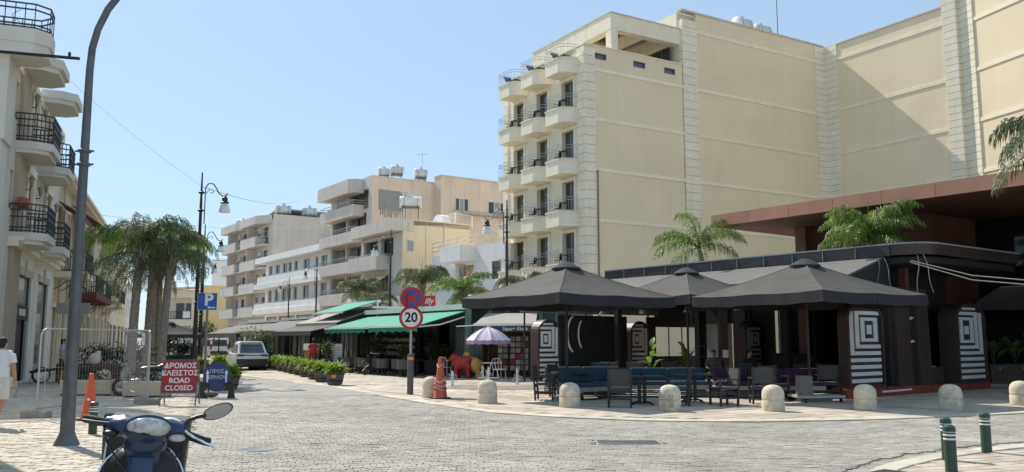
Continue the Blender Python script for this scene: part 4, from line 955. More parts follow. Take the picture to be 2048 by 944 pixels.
# patterned arch panels
def arch_pts(wd, h, n=14):
    r = wd / 2; return [(-r, 0), (r, 0)] + [(r * cos(a), h - r * .85 + r * .85 * sin(a)) for a in [i * pi / n for i in range(n + 1)]]
def arch_panel(label, wd, h, dep, mirror=False, m=BROWN, full=True):
    t = thing('arch_panel', label, 'arch panel', (0, 0, 0), 0, 'patterned arch panels of the pavilion')
    o = arch_pts(wd, h); k = len(o)
    inn = [(x * (wd - .13) / wd, .08 + (z) * (h - .14) / h) for x, z in o]
    s = B()
    vs = [(x, -.03, z) for x, z in o] + [(x, dep, z) for x, z in o] + [(x, -.03, z) for x, z in inn] + [(x, .05, z) for x, z in inn]
    fs = []
    for i in range(k):
        j = (i + 1) % k
        fs += [(i, k + i, k + j, j)[::-1], (i, 2 * k + i, 2 * k + j, j)[::-1], (2 * k + i, 3 * k + i, 3 * k + j, 2 * k + j)[::-1]]
    fs += [tuple(3 * k + i for i in range(k)), tuple(k + i for i in range(k - 1, -1, -1))]
    s.add(vs, fs); s.build('shell', m, t)
    sg = -1 if mirror else 1
    W = wd - .18; x0, x1 = -W / 2, W / 2
    X = lambda f: x0 + W * f
    def bar(a, c, z0, z1):
        a, c = sorted((a * sg, c * sg)); B().box(a, c, .012, .048, z0, z1).build('white_strip', STRIPE, t)
    def ring(f0, f1, za, zb, tx, tz, sides):
        if 'b' in sides: bar(X(f0), X(f1), za, za + tz)
        if 't' in sides: bar(X(f0), X(f1), zb - tz, zb)
        if 'l' in sides: bar(X(f0), X(f0) + tx, za + tz, zb - (tz if 't' in sides else 0))
        if 'r' in sides: bar(X(f1) - tx, X(f1), za + tz, zb - tz)
    z0 = .16
    for i in range(4): bar(X(0), X(1), z0 + i * .205, z0 + i * .205 + .11)
    zq = z0 + 4 * .205; zt = h - .2
    ring(.02, 1, zq, zt - .12, W * .12, .11, 'bl'); bar(X(.26), X(.8), zt - .03, zt + .05) if mirror else None
    ring(.2, 1, zq + .2, zt - .1, W * .12, .11, 'blt')
    ring(.38, .92, zq + .4, zt - .29, W * .12, .1, 'bltr')
    cz = (zq + .4 + zt - .29) / 2; bar(X(.575), X(.725), cz - .14, cz + .14)
    return t
def place(o, x, y, z=0, rz=0): p = lP(x, y); o.location = (p[0], p[1], z); o.rotation_euler = (0, 0, rz)
# end wall line x=-1.05, facing local +x
FR = PR + pi / 2
a1 = arch_panel('brown arch panel with white square spiral under the right umbrella edge', 1.22, 2.6, .3); place(a1, -1.05, -1.6, .27, FR); a1.scale = (1.62, 1, 1)
a2 = arch_panel('brown arch panel with white square spiral beside the green paddle plants', 1.18, 2.75, .62, True); place(a2, -1.0, 4.95, .22, FR); a2.scale = (1.75, 1, 1)
pl = thing('brown_plinth', 'rust red plinth under the brown arch panels and slabs', 'plinth', (*lP(-1.05, 0), 0), FR)
for a, b_ in ((-2.75, -.65), (-.6, 2.0), (2.05, 3.8), (3.85, 6.1)): B().box(a, b_, -.06, .9, 0, .26 if a < 1 else .24).build('plinth_block', REDB, pl)
sl_ = thing('brown_slabs', 'two tall narrow brown slabs standing between the arch panels', 'slabs', (*lP(-1.05, 1.2), .26), FR)
B().prism([(-1.05, 0), (-.2, 0), (-.25, 2.75), (-1.05, 2.75)], -.02, .3).build('slab', BROWN, sl_); B().prism([(.2, 0), (.95, 0), (.85, 3.1), (.15, 3.1)], -.05, .3).build('slab', BROWN, sl_)
B().box(-.3, .3, .12, .16, 0, 2.7).build('recess', DARKW, sl_)
for z in (1.35, 2.1): B().slab((-.2, .05, z), (.15, .05, z + .06), (.15, .11, z + .1), (-.2, .11, z + .02), .03).build('torn_edge', STRIPE, sl_)
for i, (a, b_, lb) in enumerate(((-.62, .1, 'low brown box sill between the left spiral panel and the slabs'), (2.2, 3.7, 'low brown box sill between the slabs and the right spiral panel'))):
    lo = thing('low_brown_box', lb, 'box', (*lP(-1.15, 0), .25), FR)
    B().box(a, b_, .25, .8, 0, .55).build('box', BROWN, lo); B().box(a - .03, a + .85, .2, .85, .55, .58).build('worn_lid', mat('worn grey lid', (.3, .28, .25), .8, .3, 6), lo)
rd = thing('white_rod', 'white rod lying along the rust red plinth', 'rod', (*lP(-.85, -.6), .17), FR); B().tube([(-.9, -.2, 0), (.7, -.22, .02)], .03).build('rod', STRIPE, rd)
# left end wall of the pavilion
a3 = arch_panel('shaded arch panel with the square spiral left of the pavilion, by the kiosk', 1.2, 2.5, .5, True, BROWN); place(a3, -14.35, -3.1, .05, FR)
a4 = arch_panel('shaded arch panel with the square spiral deep under the middle umbrella', 1.2, 2.5, .5, True); place(a4, -14.35, 2.2, .05, FR)
a5 = arch_panel('arch panel with white spiral seen far inside the pavilion', 1.2, 2.5, .4); place(a5, -10.4, 5.2, .05, FR)
lw = thing('dark_fill_screen', 'black screen with round openings, added to darken the gap between shaded arch panels', 'screen', (*lP(-14.4, 0), 0), FR)
B().box(-2.45, 1.55, .1, .2, 0, 2.75).build('panel', DARKW, lw); B().box(2.85, 3.4, .1, .2, 0, 2.75).build('panel', DARKW, lw); B().box(3.4, 6.6, .1, .2, 2.3, 3.3).build('panel', DARKW, lw); B().box(3.4, 6.6, .1, .5, 0, .95).build('planter_ledge', DARKW, lw)  # panels added as stand-in for the deep shade between the arches
for x in (4.3, 5.2): B().box(x - .02, x + .02, .12, .16, .95, 2.3).build('glazing_bar', BLACKM, lw)
B().tube([(-1.7 + .35 * cos(a), .0, 1.95 + .75 * sin(a)) for a in [pi * .55 + i * pi * .9 / 10 for i in range(11)]], .045, 6).tube([(-1.2 + .25 * cos(a), -.02, 1.95 + .6 * sin(a)) for a in [pi * .6 + i * pi * .8 / 10 for i in range(11)]], .035, 6).build('pale_arc', STRIPE, lw)
fb = thing('folded_awning', 'grey folded awning box above the shaded left arch panels', 'awning', (*lP(-14.6, 0), 0), FR)
B().box(-4.4, 3.2, -.5, .05, 2.82, 3.02).build('canvas', GREYF, fb); B().box(-4.5, 3.3, -.1, .1, 3.02, 3.1).build('rail', GALV, fb)
for x in (-4.2, -.8, 3.0): B().tube([(x, 0, 0), (x, 0, 2.85)], .04).build('post', BLACKM, fb)
# cables
for i, (pts, n_) in enumerate((([lP(-.1, -.5) + (4.1,), lP(1.6, -.3) + (3.55,), lP(3.6, -.3) + (3.25,), lP(6, -.3) + (3.2,), lP(9, -.3) + (3.15,)], 'pale cable sagging from the pavilion corner to the right, upper'),
                               ([lP(-.1, -.55) + (4.05,), lP(1.6, -.35) + (3.42,), lP(3.6, -.35) + (3.13,), lP(6, -.35) + (3.1,), lP(9, -.35) + (3.02,)], 'pale cable sagging from the pavilion corner to the right, lower'))):
    tag(B().tube(pts, .017, 6).build('cable', CABLE, None, True), n_, 'cable', 'cables from the pavilion corner')
for i, dx in enumerate((-1.15, -.95, .12, .3)):
    p = lP(dx, -.5); q = lP(dx + .12, -.6); e = lP(dx + (.25 if i % 2 else -.05), -.55)
    tag(B().tube([(p[0] + (e[0] - p[0]) * f + (q[0] - p[0]) * sin(pi * f) * .5 + .03 * sin(7 * f), p[1] + (e[1] - p[1]) * f + (q[1] - p[1]) * sin(pi * f) * .5, 4.25 - 1.15 * f) for f in [k / 9 for k in range(10)]], .009, 5).build('cable', CABLE), ['thin pale cable hanging left of the pavilion post, outer', 'thin pale cable hanging just left of the pavilion post', 'thin pale cable hanging along the pavilion post', 'thin pale cable hanging right of the pavilion post'][i], 'cable', 'cables hanging at the post')
# brown roofed building behind
OB = (15.4, 26.1); lB = loc2(OB, PR)
BR = thing('brown_roof_building', 'modern building with broad rust brown roof edge and dark glass front', 'building', (*OB, 0), PR)
for i in range(13):
    x0 = -11.7 + i * 1.9
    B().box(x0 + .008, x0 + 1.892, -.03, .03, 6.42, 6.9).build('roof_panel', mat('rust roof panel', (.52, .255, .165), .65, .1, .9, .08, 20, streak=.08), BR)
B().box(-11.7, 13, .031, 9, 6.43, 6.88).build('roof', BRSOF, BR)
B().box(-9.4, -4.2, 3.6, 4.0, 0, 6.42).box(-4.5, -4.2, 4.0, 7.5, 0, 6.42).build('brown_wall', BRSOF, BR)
B().box(-9.9, -9.4, 3.2, 3.8, 0, 6.42).build('corner_post', BROWNL, BR)
B().box(-8.6, -6.8, 3.54, 3.6, 4.2, 6.0).build('window', GLASS, BR)
BG = mat('smoked glass', (.012, .015, .019), .05, .2, .6, spec=.45)
for i in range(8):
    x0 = -4.2 + i * 1.9
    B().box(x0 + .03, x0 + 1.87, 7.0, 7.05, .1, 3.9).build('glass_panel', BG, BR); B().box(x0 + .03, x0 + 1.87, 7.0, 7.05, 3.98, 6.4).build('glass_panel', BG, BR)
    B().box(x0 - .03, x0 + .03, 6.96, 7.08, 0, 6.42).build('mullion', INK, BR)
B().box(-4.2, 13, 7.1, 8, 0, 6.42).build('inner_wall', DARKW, BR); B().box(-4.2, 13, 6.97, 7.07, 3.9, 3.98).build('transom', INK, BR)
for z in (4.3, 5.6): B().box(5.2, 13, .15, .2, z - .015, z + .015).build('soffit_line', BROWNL, BR)
# black tent wall and right hand canopy
tn = thing('black_tent', 'black fabric tent wall hanging behind the right arch panel', 'tent', (*lP(-3.6, 4.0), 0), PR)
B().slab((-1.2, -3.5, 4.1), (.6, -2.5, 3.6), (1.0, 1.8, 2.9), (-1.2, 2.0, 3.6), .05).box(-1.0, -.9, -3, 2, 0, 3.6).build('canvas', mat('matt black canvas', (.012, .012, .013), .95), tn)
cn = thing('side_canopy', 'black canopy with pale lit underside at the right edge', 'canopy', (19.2, 30.3, 0), R(-5))
B().slab((-2.2, 1.2, 3.05), (-2.1, -.8, 3.55), (2.6, -.5, 3.85), (2.6, 1.2, 3.6), .05).build('canvas', GREYF, cn); B().box(-2.2, 2.6, 1.0, 1.1, 2.8, 3.2).build('valance', BLACKV, cn)
for x in (-2.1, 2.5): B().tube([(x, 1.1, 0), (x, 1.1, 3.2)], .05).build('post', BLACKM, cn)
pw = thing('long_planter', 'long dark planter box with paddle plants at the right edge', 'planter', (17.6, 31.6, 0), R(16))
B().box(0, 7, 0, .7, 0, .8).build('box', WOODB, pw); B().box(.04, 6.96, .04, .66, .78, .82).build('soil', DARKW, pw); B().box(-.3, 7, -.12, 0, .0, .1).build('kerb', CONC, pw)
for i in range(6): B().box(.3 + i * 1.1, .42 + i * 1.1, -.06, 0, .62, .7).build('spotlight', GALV, pw)
def paddle_leaf(L, W):
    s = B(); n = 8; vs = []; fs = []
    for i in range(n + 1):
        t = i / n; x = L * (.35 + .65 * t); wd = W * (sin(pi * min(1, t * 1.02)) ** .6) * .5 + .005
        dz = -L * .25 * t * t
        vs += [(x, -wd, dz + .06 * L * (wd / W)), (x, 0, dz), (x, wd, dz + .06 * L * (wd / W))]
    for i in range(n):
        a = i * 3; fs += [(a, a + 1, a + 4, a + 3), (a + 1, a + 2, a + 5, a + 4)]
    s.add(vs, fs); s.tube([(0, 0, 0), (L * .2, 0, .01), (L * .38, 0, 0)], .014, 5)
    return s.mesh('leaf', PADDLE, True)
PL = [paddle_leaf(1.1, .34), paddle_leaf(.85, .28), paddle_leaf(1.3, .3)]
for i in range(7):
    p = (17.9 + i * .95, 31.95 + i * .27)
    t = thing('paddle_plant', ['paddle plant nearest the arch panel in the long planter', 'second tall paddle plant from the arch panel', 'third paddle plant from the arch panel', 'paddle plant in the middle of the long planter', 'fifth paddle plant along the long planter', 'sixth paddle plant along the long planter', 'last paddle plant at the right edge of the planter'][i], 'plant', (*p, .8), i * 1.3, 'paddle plants in the long planter')
    for k in range(9):
        inst(PL[k % 3], 'leaf', t, (0, 0, random.uniform(.0, .25)), (0, -R(random.uniform(38, 82)), k * 2.4 + random.random() * .5), (random.uniform(.75, 1.15),) * 3)
for i in range(2):
    t = thing('potted_plant', ['leafy potted plant inside the pavilion below the pale window', 'tall thin potted plant inside the pavilion by the bright gap'][i], 'plant', [(5.0, 31.0, 0), (6.4, 31.6, 0)][i], i)
    B().lathe([(.2, 0), (.26, .45), (.24, .46)], 12).build('pot', DKGREY, t)
    for k in range(10): inst(PL[k % 3], 'leaf', t, (0, 0, .5 + k * .08), (0, -R(random.uniform(20, 75)), k * 2.2), (.6,) * 3)

# ------------------------------------------------------------------ parasols
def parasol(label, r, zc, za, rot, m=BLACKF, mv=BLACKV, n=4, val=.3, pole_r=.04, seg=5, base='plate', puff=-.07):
    t = thing('parasol', label, 'parasol')
    k = n * 2
    def rim(i):
        a = rot + i * pi / n; rr = r if i % 2 == 0 else r * cos(pi / n) * .985
        return Vector((rr * cos(a), rr * sin(a), 0))
    apex = Vector((0, 0, za)); rows = 5
    for i in range(k):                 # one fabric panel per side of each rib
        p, q = rim(i), rim((i + 1) % k); zi = zc + (0 if i % 2 == 0 else -.02); zj = zc + (-.02 if i % 2 == 0 else 0)
        vs = []; fs = []
        for a in range(rows + 1):
            f = a / rows
            for b in range(4):
                g = b / 3; e = p.lerp(q, g); ez = zi + (zj - zi) * g
                sag = -.035 * sin(pi * g) * f * (.6 + .4 * f) + puff * sin(pi * f)
                vs.append((e.x * f, e.y * f, za + (ez - za) * f + sag))
        for a in range(rows):
            for b in range(3): fs.append((a * 4 + b, a * 4 + b + 1, (a + 1) * 4 + b + 1, (a + 1) * 4 + b))
        B().add(vs, fs).build('canopy_panel', m, t, True)
        if i % 2 == 0: B().tube([(p.x * a / rows, p.y * a / rows, za + (zi - za) * a / rows + puff * sin(pi * a / rows) + .004) for a in range(rows + 1)], .009, 5).build('seam', GREYF, t)
        vv = []; ff = []
        for b in range(9):
            g = b / 8; e = p.lerp(q, g); ez = zi + (zj - zi) * g - .035 * sin(pi * g)
            fl = 1 + .012 * sin(b * 2.4 + i)
            vv += [(e.x, e.y, ez), (e.x * fl, e.y * fl, ez - val * (.96 + .04 * sin(b * 1.7 + i * 2)))]
        for b in range(8): ff.append((b * 2, b * 2 + 1, b * 2 + 3, b * 2 + 2))
        B().add(vv, ff).build('valance', mv, t, True)
        B().beam(apex - Vector((0, 0, .12)), Vector((p.x * .97, p.y * .97, zi - .06)), .03, .035).build('rib', BLACKM, t)
        B().beam(Vector((0, 0, zc - .15)), Vector((p.x * .5, p.y * .5, (za + zi) / 2 - .1)), .022, .025).build('strut', BLACKM, t)
    q_ = min(1, r / 3)
    B().lathe([(.42 * q_, za - .2 * q_), (.44 * q_, za - .12 * q_), (.28 * q_, za - .02), (.12 * q_, za + .06 * q_), (.02, za + .08 * q_)], 12).build('cap', mv, t, True)
    B().tube([(0, 0, .05), (0, 0, za)], pole_r, 10).build('pole', BLACKM, t)
    B().box(-.45, .45, -.45, .45, .0, .1).lathe([(.09, .1), (.07, .4), (.05, .42)], 10).build('base', CONC if base == 'plate' else BLACKM, t)
    return t
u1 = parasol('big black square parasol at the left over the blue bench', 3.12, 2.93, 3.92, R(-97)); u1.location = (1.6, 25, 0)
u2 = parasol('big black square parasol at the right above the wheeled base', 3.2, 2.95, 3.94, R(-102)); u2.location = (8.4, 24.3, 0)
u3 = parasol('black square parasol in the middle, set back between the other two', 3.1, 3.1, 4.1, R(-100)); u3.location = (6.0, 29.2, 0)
wbs = thing('wheeled_base', 'grey wheeled parasol base plate under the right parasol', 'parasol base', (8.45, 24.05, 0), R(10))
B().box(-.6, .65, -.45, .45, .12, .19).build('plate', mat('worn grey plate', (.42, .40, .37), .8, .15, 6), wbs); B().box(-.55, -.2, -.25, .05, .19, .72).build('ballast_box', mat('ballast grey', (.20, .185, .165), .85, .2, 5), wbs)
for x in (-.5, .55):
    for y in (-.38, .38): B().tube([(x - .02, y, .06), (x + .02, y, .06)], .06, 10).box(x - .04, x + .04, y - .03, y + .03, .08, .12).build('castor', BLKPL, wbs)

# ------------------------------------------------------------------ cafe furniture
def dchair(label='x', fm=CHAIRF):
    c = thing('armchair', label, 'chair')
    for sx in (-.28, .28):
        B().box(sx - .025, sx + .025, -.27, -.22, 0, .66).build('leg', CHAIRB, c)
        B().beam((sx, .24, 0), (sx, .31, .98), .05, .05).build('leg', CHAIRB, c)
        B().box(sx - .035, sx + .035, -.3, .28, .66, .70).build('armrest', CHAIRB, c)
        B().box(sx - .02, sx + .02, -.22, .24, .18, .23).build('stretcher', CHAIRB, c)
    B().box(-.26, .26, -.26, .25, .42, .47).build('seat', fm, c)
    B().box(-.28, .28, -.27, -.23, .37, .43).box(-.28, .28, .24, .28, .37, .43).build('seat_frame', CHAIRB, c)
    B().box(-.26, .26, .25, .28, .20, .25).build('stretcher', CHAIRB, c)
    B().slab((-.25, .25, .55), (.25, .25, .55), (.25, .30, .96), (-.25, .30, .96), .03).build('backrest', fm, c)
    return c
G9 = 'black armchairs around the pavilion tables'
many(dchair(), [
    (.95, 24.7, R(80), 'black armchair in profile at the left end, beside the blue bench'),
    (1.5, 26.2, R(60), 'black armchair behind the leftmost one, near the left table'),
    (2.75, 22.0, R(172), 'black armchair seen from behind, right of the second stone bollard'),
    (4.35, 22.6, R(-95), 'black armchair in profile behind the third stone bollard'),
    (5.55, 22.6, R(-75), 'black armchair facing left with a white paper on its seat'),
    (6.75, 23.3, R(175), 'black armchair seen from behind, right of the one with paper'),
    (7.5, 24.6, R(20), 'black armchair between the purple bench and the right parasol pole'),
    (9.35, 25.6, R(170), 'lone black armchair next to the spiral arch panel'),
    (3.3, 29.4, R(180), 'black armchair behind the blue bench back, left one'),
    (4.2, 29.3, R(170), 'black armchair behind the blue bench back, right one'),
    (7.6, 28.6, R(185), 'black armchair deep in the shade behind the purple bench'),
    (2.9, 28.3, R(175), 'black armchair behind the left end of the blue bench, below the pale arcs'), (8.9, 27.0, R(200), 'black armchair behind the purple bench, left of a similar one'), (10.0, 27.4, R(160), 'black armchair in deep shade nearest the brown arch panel'),
    (5.6, 29.8, R(10), 'black armchair facing out beside the leafy potted plant')], G9)
pp = thing('folded_paper', 'white folded paper lying on an armchair seat', 'paper', (5.55, 22.6, .47)); B().slab((-.12, -.1, .02), (.14, -.08, .03), (.13, .1, .02), (-.12, .1, .035), .015).build('sheet', STRIPE, pp)
def ctable():
    t = thing('cafe_table', 'x', 'table')
    B().box(-.55, .55, -.38, .38, .73, .765).build('table_top', CHAIRB, t)
    for x in (-.07, .07): B().box(x - .04, x + .04, -.04, .04, .03, .73).build('leg', CHAIRB, t)
    for a in range(4): B().tube([(0, 0, .06), (.2 * cos(a * pi / 2 + .6), .2 * sin(a * pi / 2 + .6), .07), (.4 * cos(a * pi / 2 + .6), .4 * sin(a * pi / 2 + .6), .01)], .02, 6).build('foot', CHAIRB, t)
    return t
many(ctable(), [(3.45, 22.9, R(5), 'black pedestal table in front of the blue bench, between two armchairs'), (1.75, 25.2, R(10), 'black table at the left end of the blue bench'), (5.0, 23.9, R(0), 'black table before the right end of the blue bench'), (8.0, 26.2, R(0), 'black table by the purple bench')], 'black cafe tables')
gls = thing('ashtray', 'small dark ashtray on the pedestal table', 'ashtray', (3.45, 22.95, .765)); B().lathe([(.05, 0), (.06, .08), (.045, .085), (.04, .03)], 12).build('bowl', BLKPL, gls)
def bench(label, L, cm, loc, rz):
    t = thing('bench', label, 'bench', loc, rz)
    n = max(1, round(L / 1.2))
    for i in range(n):
        a, b = -L / 2 + i * L / n + .01, -L / 2 + (i + 1) * L / n - .01
        B().box(a, b, -.3, .28, .36, .48).build('seat_cushion', cm, t, False, bevel=.03); B().box(a, b, .22, .38, .49, .86).build('back_cushion', cm, t, False, bevel=.04)
    B().box(-L / 2, L / 2, -.32, .4, .24, .36).build('seat_board', SLATW, t)
    for i in range(4): B().box(-L / 2 + .05, L / 2 - .05, -.28, -.24, .02 + i * .055, .055 + i * .055).box(-L / 2 + .02, -L / 2 + .05, -.28, .36, .02 + i * .055, .055 + i * .055).build('slat', CHAIRB, t)
    return t
bench('curved end of the blue cushioned bench nearest the left armchair', 1.5, BLUEC, (2.15, 24.9, 0), R(35))
bench('long blue cushioned bench facing the road', 3.4, BLUEC, (4.2, 26.0, 0), R(4))
bench('purple cushioned bench under the right parasol', 3.2, PURPC, (7.6, 25.6, 0), R(-3))
bench('dark blue bench set back inside the pavilion', 2.4, BLUEC, (2.2, 27.6, 0), R(185))

# ------------------------------------------------------------------ kiosk, green cafe and row of pavilions up the street
K = thing('kiosk', 'small newspaper kiosk with a grey awning and magazine racks', 'kiosk', (-.1, 39.3, 0), R(-2))
B().box(-1.2, 1.3, .6, .66, 0, 2.6).box(-1.25, -1.2, 0, .66, 0, 2.6).box(1.3, 1.4, 0, .66, 0, 2.6).build('wall', mat('dark red kiosk wall', (.09, .03, .03), .8, .3, 3), K)
B().slab((-1.1, .6, 2.9), (1.25, .6, 2.9), (1.2, -1.7, 2.36), (-1.5, -1.7, 2.36), .04).build('awning', TAUPE, K)
B().box(-1.55, 1.25, -1.76, -1.68, 2.32, 2.42).build('awning_bar', WHITEM, K); B().box(-1.5, 1.2, -1.73, -1.70, 2.06, 2.32).build('valance', DKGREY, K)
text('Square Kiosk', .21, STRIPE, K, (.3, -1.735, 2.19), (pi / 2, 0, 0), ext=.004, bold=.006)
B().beam((-2.3, -1.6, 2.3), (-1.5, -1.7, 2.34), .05, .05).build('awning_arm', WHITEM, K)
for ri, (x, y) in enumerate(((.25, -.6), (.62, -.5), (-.3, -.2))):
    rk = thing('magazine_rack', ['magazine rack under the kiosk awning, left of the white post', 'red and grey magazine rack nearest the arch panel', 'small newspaper rack beside the lilac parasol'][ri], 'rack', (x - .1, 39.3 + y, 0), R(-10 + ri * 8), 'racks under the kiosk awning')
    B().beam((-.25, 0, 0), (-.25, .15, 1.9), .03, .03).beam((.25, 0, 0), (.25, .15, 1.9), .03, .03).build('frame', BLACKM, rk)
    for k in range(6):
        for q in range(2): B().slab((-.23 + q * .24, -.03 + k * .02, .35 + k * .26), (-.03 + q * .24, -.03 + k * .02, .35 + k * .26), (-.03 + q * .24, .04 + k * .02, .56 + k * .26), (-.23 + q * .24, .04 + k * .02, .56 + k * .26), .01).build('magazine', [SHUT, CONC, REDS, SANDC, BROWNP][(k * 2 + q * 3 + ri) % 5], rk)
po = thing('awning_post', 'slanting white post propping the kiosk awning', 'post', (.95, 37.75, 0)); B().tube([(.15, 0, 0), (0, .0, 2.3)], .03).build('pole', WHITEM, po)

OA = (-1.2, 40.0); lA = loc2(OA, SR)
CF = thing('green_cafe', 'cafe pavilion with two big green awnings and dark glass walls', 'cafe', (*OA, 0), SR)
CW = mat('dark cafe wall', (.04, .048, .045), .5, .2, 2)
B().wall(-10.8, 0, 0, 3.1, [(-10.2, -8.0, .9, 2.6), (-7.6, -5.2, .9, 2.6), (-4.6, -3.4, .1, 2.5), (-2.9, -1.9, .9, 2.3), (-1.5, -.4, .9, 2.3)], 0, .12).build('front_wall', CW, CF)
for a, b in ((-10.2, -8.0), (-7.6, -5.2), (-2.9, -1.9), (-1.5, -.4)): window(CF, a, b, .9, 2.6 if a < -5 else 2.3, .05, KIOSKG, GLASS if a < -5 else GLASSL, 3, 2, .05)
B().box(-10.8, 0, 3.5, 3.6, 0, 3.1).box(-10.8, -10.7, .12, 3.5, 0, 3.1).build('rear_wall', CW, CF)
B().box(-.1, 0, .12, 6.5, 0, 3.5).build('end_wall', KIOSKG, CF)
for y in (.3, 1.3, 2.3, 3.3, 4.3): B().box(0, .03, y, y + .75, 2.1, 3.2).build('window', mat('green dark glass', (.06, .1, .09), .15), CF)
B().box(-10.9, .1, -1.1, 3.8, 3.14, 3.32).build('roof', GREYW, CF); B().box(-10.95, .15, -1.16, -1.1, 3.12, 3.36).box(.1, .16, -1.1, 3.8, 3.12, 3.36).build('roof_edge', WHITEM, CF)
B().box(-.12, .12, -1.1, -.9, 0, 3.12).build('corner_post', KIOSKG, CF)
for a, b, z1, z0, d in ((-5.2, -.1, 3.05, 2.3, 3.6), (-10.4, -5.3, 3.0, 2.28, 3.7)):
    aw = B().slab((a, -.9, z1), (b, -.9, z1), (b, -d, z0), (a, -d, z0), .04).build('awning', GREENF, CF)
    vv = []; ff = []
    n = 36
    for i in range(n + 1):
        x = a + (b - a) * i / n; vv += [(x, -d, z0), (x, -d + .02 * sin(i * 1.9), z0 - .22 - .03 * sin(i * 1.1))]
    for i in range(n): ff.append((2 * i, 2 * i + 1, 2 * i + 3, 2 * i + 2))
    B().add(vv, ff).build('valance', GREENF, CF); B().box(a - .05, b + .05, -d - .05, -d + .02, z0 - .02, z0 + .06).build('front_bar', WHITEM, CF)
    for x in (a + .1, b - .05): B().beam((x, -1.0, z1 - .25), (x, -2.4, z0 + .1), .06, .06).beam((x, -2.4, z0 + .1), (x, -d, z0 - .02), .06, .06).build('awning_arm', WHITEM, CF)
B().slab((-15.5, -.2, 3.9), (-11.2, -.2, 3.9), (-11.2, -2.4, 3.25), (-15.5, -2.4, 3.25), .04).build('upper_awning', GREENF, CF); B().box(-15.6, -11.1, -2.45, -2.38, 3.2, 3.3).box(-15.6, -11.1, -.2, -.05, 3.85, 4.0).build('front_bar', WHITEM, CF)
for x in (-15.5, -11.2): B().box(x, x + .1, -.3, -.2, 0, 3.9).build('post', WHITEM, CF)
il = thing('lightbox_sign', 'small red square light box with white script on the green cafe roof', 'sign', (*lA(-3.9, -.9), 3.32), R(-10))
B().box(-.32, .32, -.06, .06, .05, .58).build('box', mat('bright sign red', (.62, .03, .035), .4), il); B().box(-.5, .36, -.03, .03, 0, .05).build('stand', WHITEM, il)
text('illy', .4, SIGNW, il, (0, -.065, .31), (pi / 2, 0, 0), ext=.004, shear=.3, bold=.01)
for k, (a, b, zr, aw_m, d) in enumerate(((-17.5, -11.2, 3.5, TAUPE, 2.2), (-26, -18.2, 3.1, GREYF, 3.0), (-36, -27, 3.0, GREYF, 3.0))):
    pv = thing('street_pavilion', ['dark street pavilion with a taupe awning beyond the green cafe', 'second dark pavilion with a long grey awning up the street', 'farthest dark pavilion with grey awning up the street'][k], 'pavilion', (*OA, 0), SR)
    B().wall(a, b, 0, zr, [(a + .4, (a + b) / 2 - .1, .5, 2.6), ((a + b) / 2 + .1, b - .4, .5, 2.6)], .0, .1).box(a, b, 3.0, 3.1, 0, zr).box(b - .1, b, .1, 3.0, 0, zr).build('wall', CW, pv)
    window(pv, a + .4, (a + b) / 2 - .1, .5, 2.6, .03, BLACKM, GLASSL, 4, 1, .06); window(pv, (a + b) / 2 + .1, b - .4, .5, 2.6, .03, BLACKM, GLASS, 4, 1, .06)
    B().box(a - .2, b + .2, -.6, 3.3, zr, zr + .12).build('roof', WHITEM, pv)
    B().slab((a, -.5, zr - .1), (b, -.5, zr - .1), (b, -.5 - d, zr - .85), (a, -.5 - d, zr - .85), .04).box(a, b, -.52 - d, -.49 - d, zr - 1.1, zr - .86).build('awning', aw_m, pv)
    B().prism([(-.5, zr - .1), (-.5 - d, zr - .85), (-.5 - d, zr - 1.1), (-.5, zr - .8)], b, b + .03, 'yz').build('awning_side', BLACKV, pv)
    if k == 0: B().slab((a, -1.5, 2.75), (b, -1.5, 2.75), (b, -4.2, 2.15), (a, -4.2, 2.15), .04).box(a, b, -4.22, -4.19, 1.95, 2.16).build('lower_awning', mat('dark grey canvas', (.07, .068, .066), .85), pv)
    for x in (a + .1, (a + b) / 2, b - .1): B().tube([(x, -.4 - d, 0), (x, -.4 - d, zr - .9)], .05, 6).build('post', BLACKM, pv)
def tubchair():
    c = thing('tub_chair', 'x', 'chair')
    s = B(); n = 10
    for i in range(n):
        a0, a1 = pi * (-.12 + 1.24 * i / n), pi * (-.12 + 1.24 * (i + 1) / n)
        s.add([(.33 * cos(a0), .3 * sin(a0), .36), (.33 * cos(a1), .3 * sin(a1), .36), (.37 * cos(a1), .34 * sin(a1), .80), (.37 * cos(a0), .34 * sin(a0), .80),
               (.29 * cos(a0), .26 * sin(a0), .36), (.29 * cos(a1), .26 * sin(a1), .36), (.33 * cos(a1), .3 * sin(a1), .80), (.33 * cos(a0), .3 * sin(a0), .80)],
              [(0, 1, 2, 3), (7, 6, 5, 4), (3, 2, 6, 7), (4, 5, 1, 0), (0, 3, 7, 4), (1, 5, 6, 2)])
    s.build('backrest', RATTAN, c); B().lathe([(.3, .36), (.33, .40), (.32, .46), (.02, .47)], 14).build('seat', RATTAN, c)
    for x in (-.22, .22):
        for y in (-.2, .2): B().beam((x, y, 0), (x * .9, y * .9, .38), .04, .04).build('leg', CHAIRB, c)
    return c
ordn = ['first', 'second', 'third', 'fourth', 'fifth', 'sixth', 'seventh', 'eighth', 'ninth', 'tenth', 'eleventh', 'twelfth', 'thirteenth', 'fourteenth']
many(tubchair(), [(*lA(-1.9 - i * 1.05, -3.3 + .25 * (i % 2)), SR + R(180 + (i * 37) % 30 - 15), f'{ordn[i]} grey rattan tub chair from the right along the green cafe terrace') for i in range(9)] +
     [(*lA(-13 - i * 1.2, -3.2), SR + R(180 + (i * 53) % 40 - 20), f'{ordn[i]} tub chair under the dark pavilion awning beyond the green cafe') for i in range(8)] +
     [(*lA(-24 - i * 1.4, -3.4), SR + R(180 + (i * 53) % 40 - 20), f'{ordn[i]} dark chair in the row at the far end of the terraces') for i in range(6)], 'tub chairs on the street terraces')
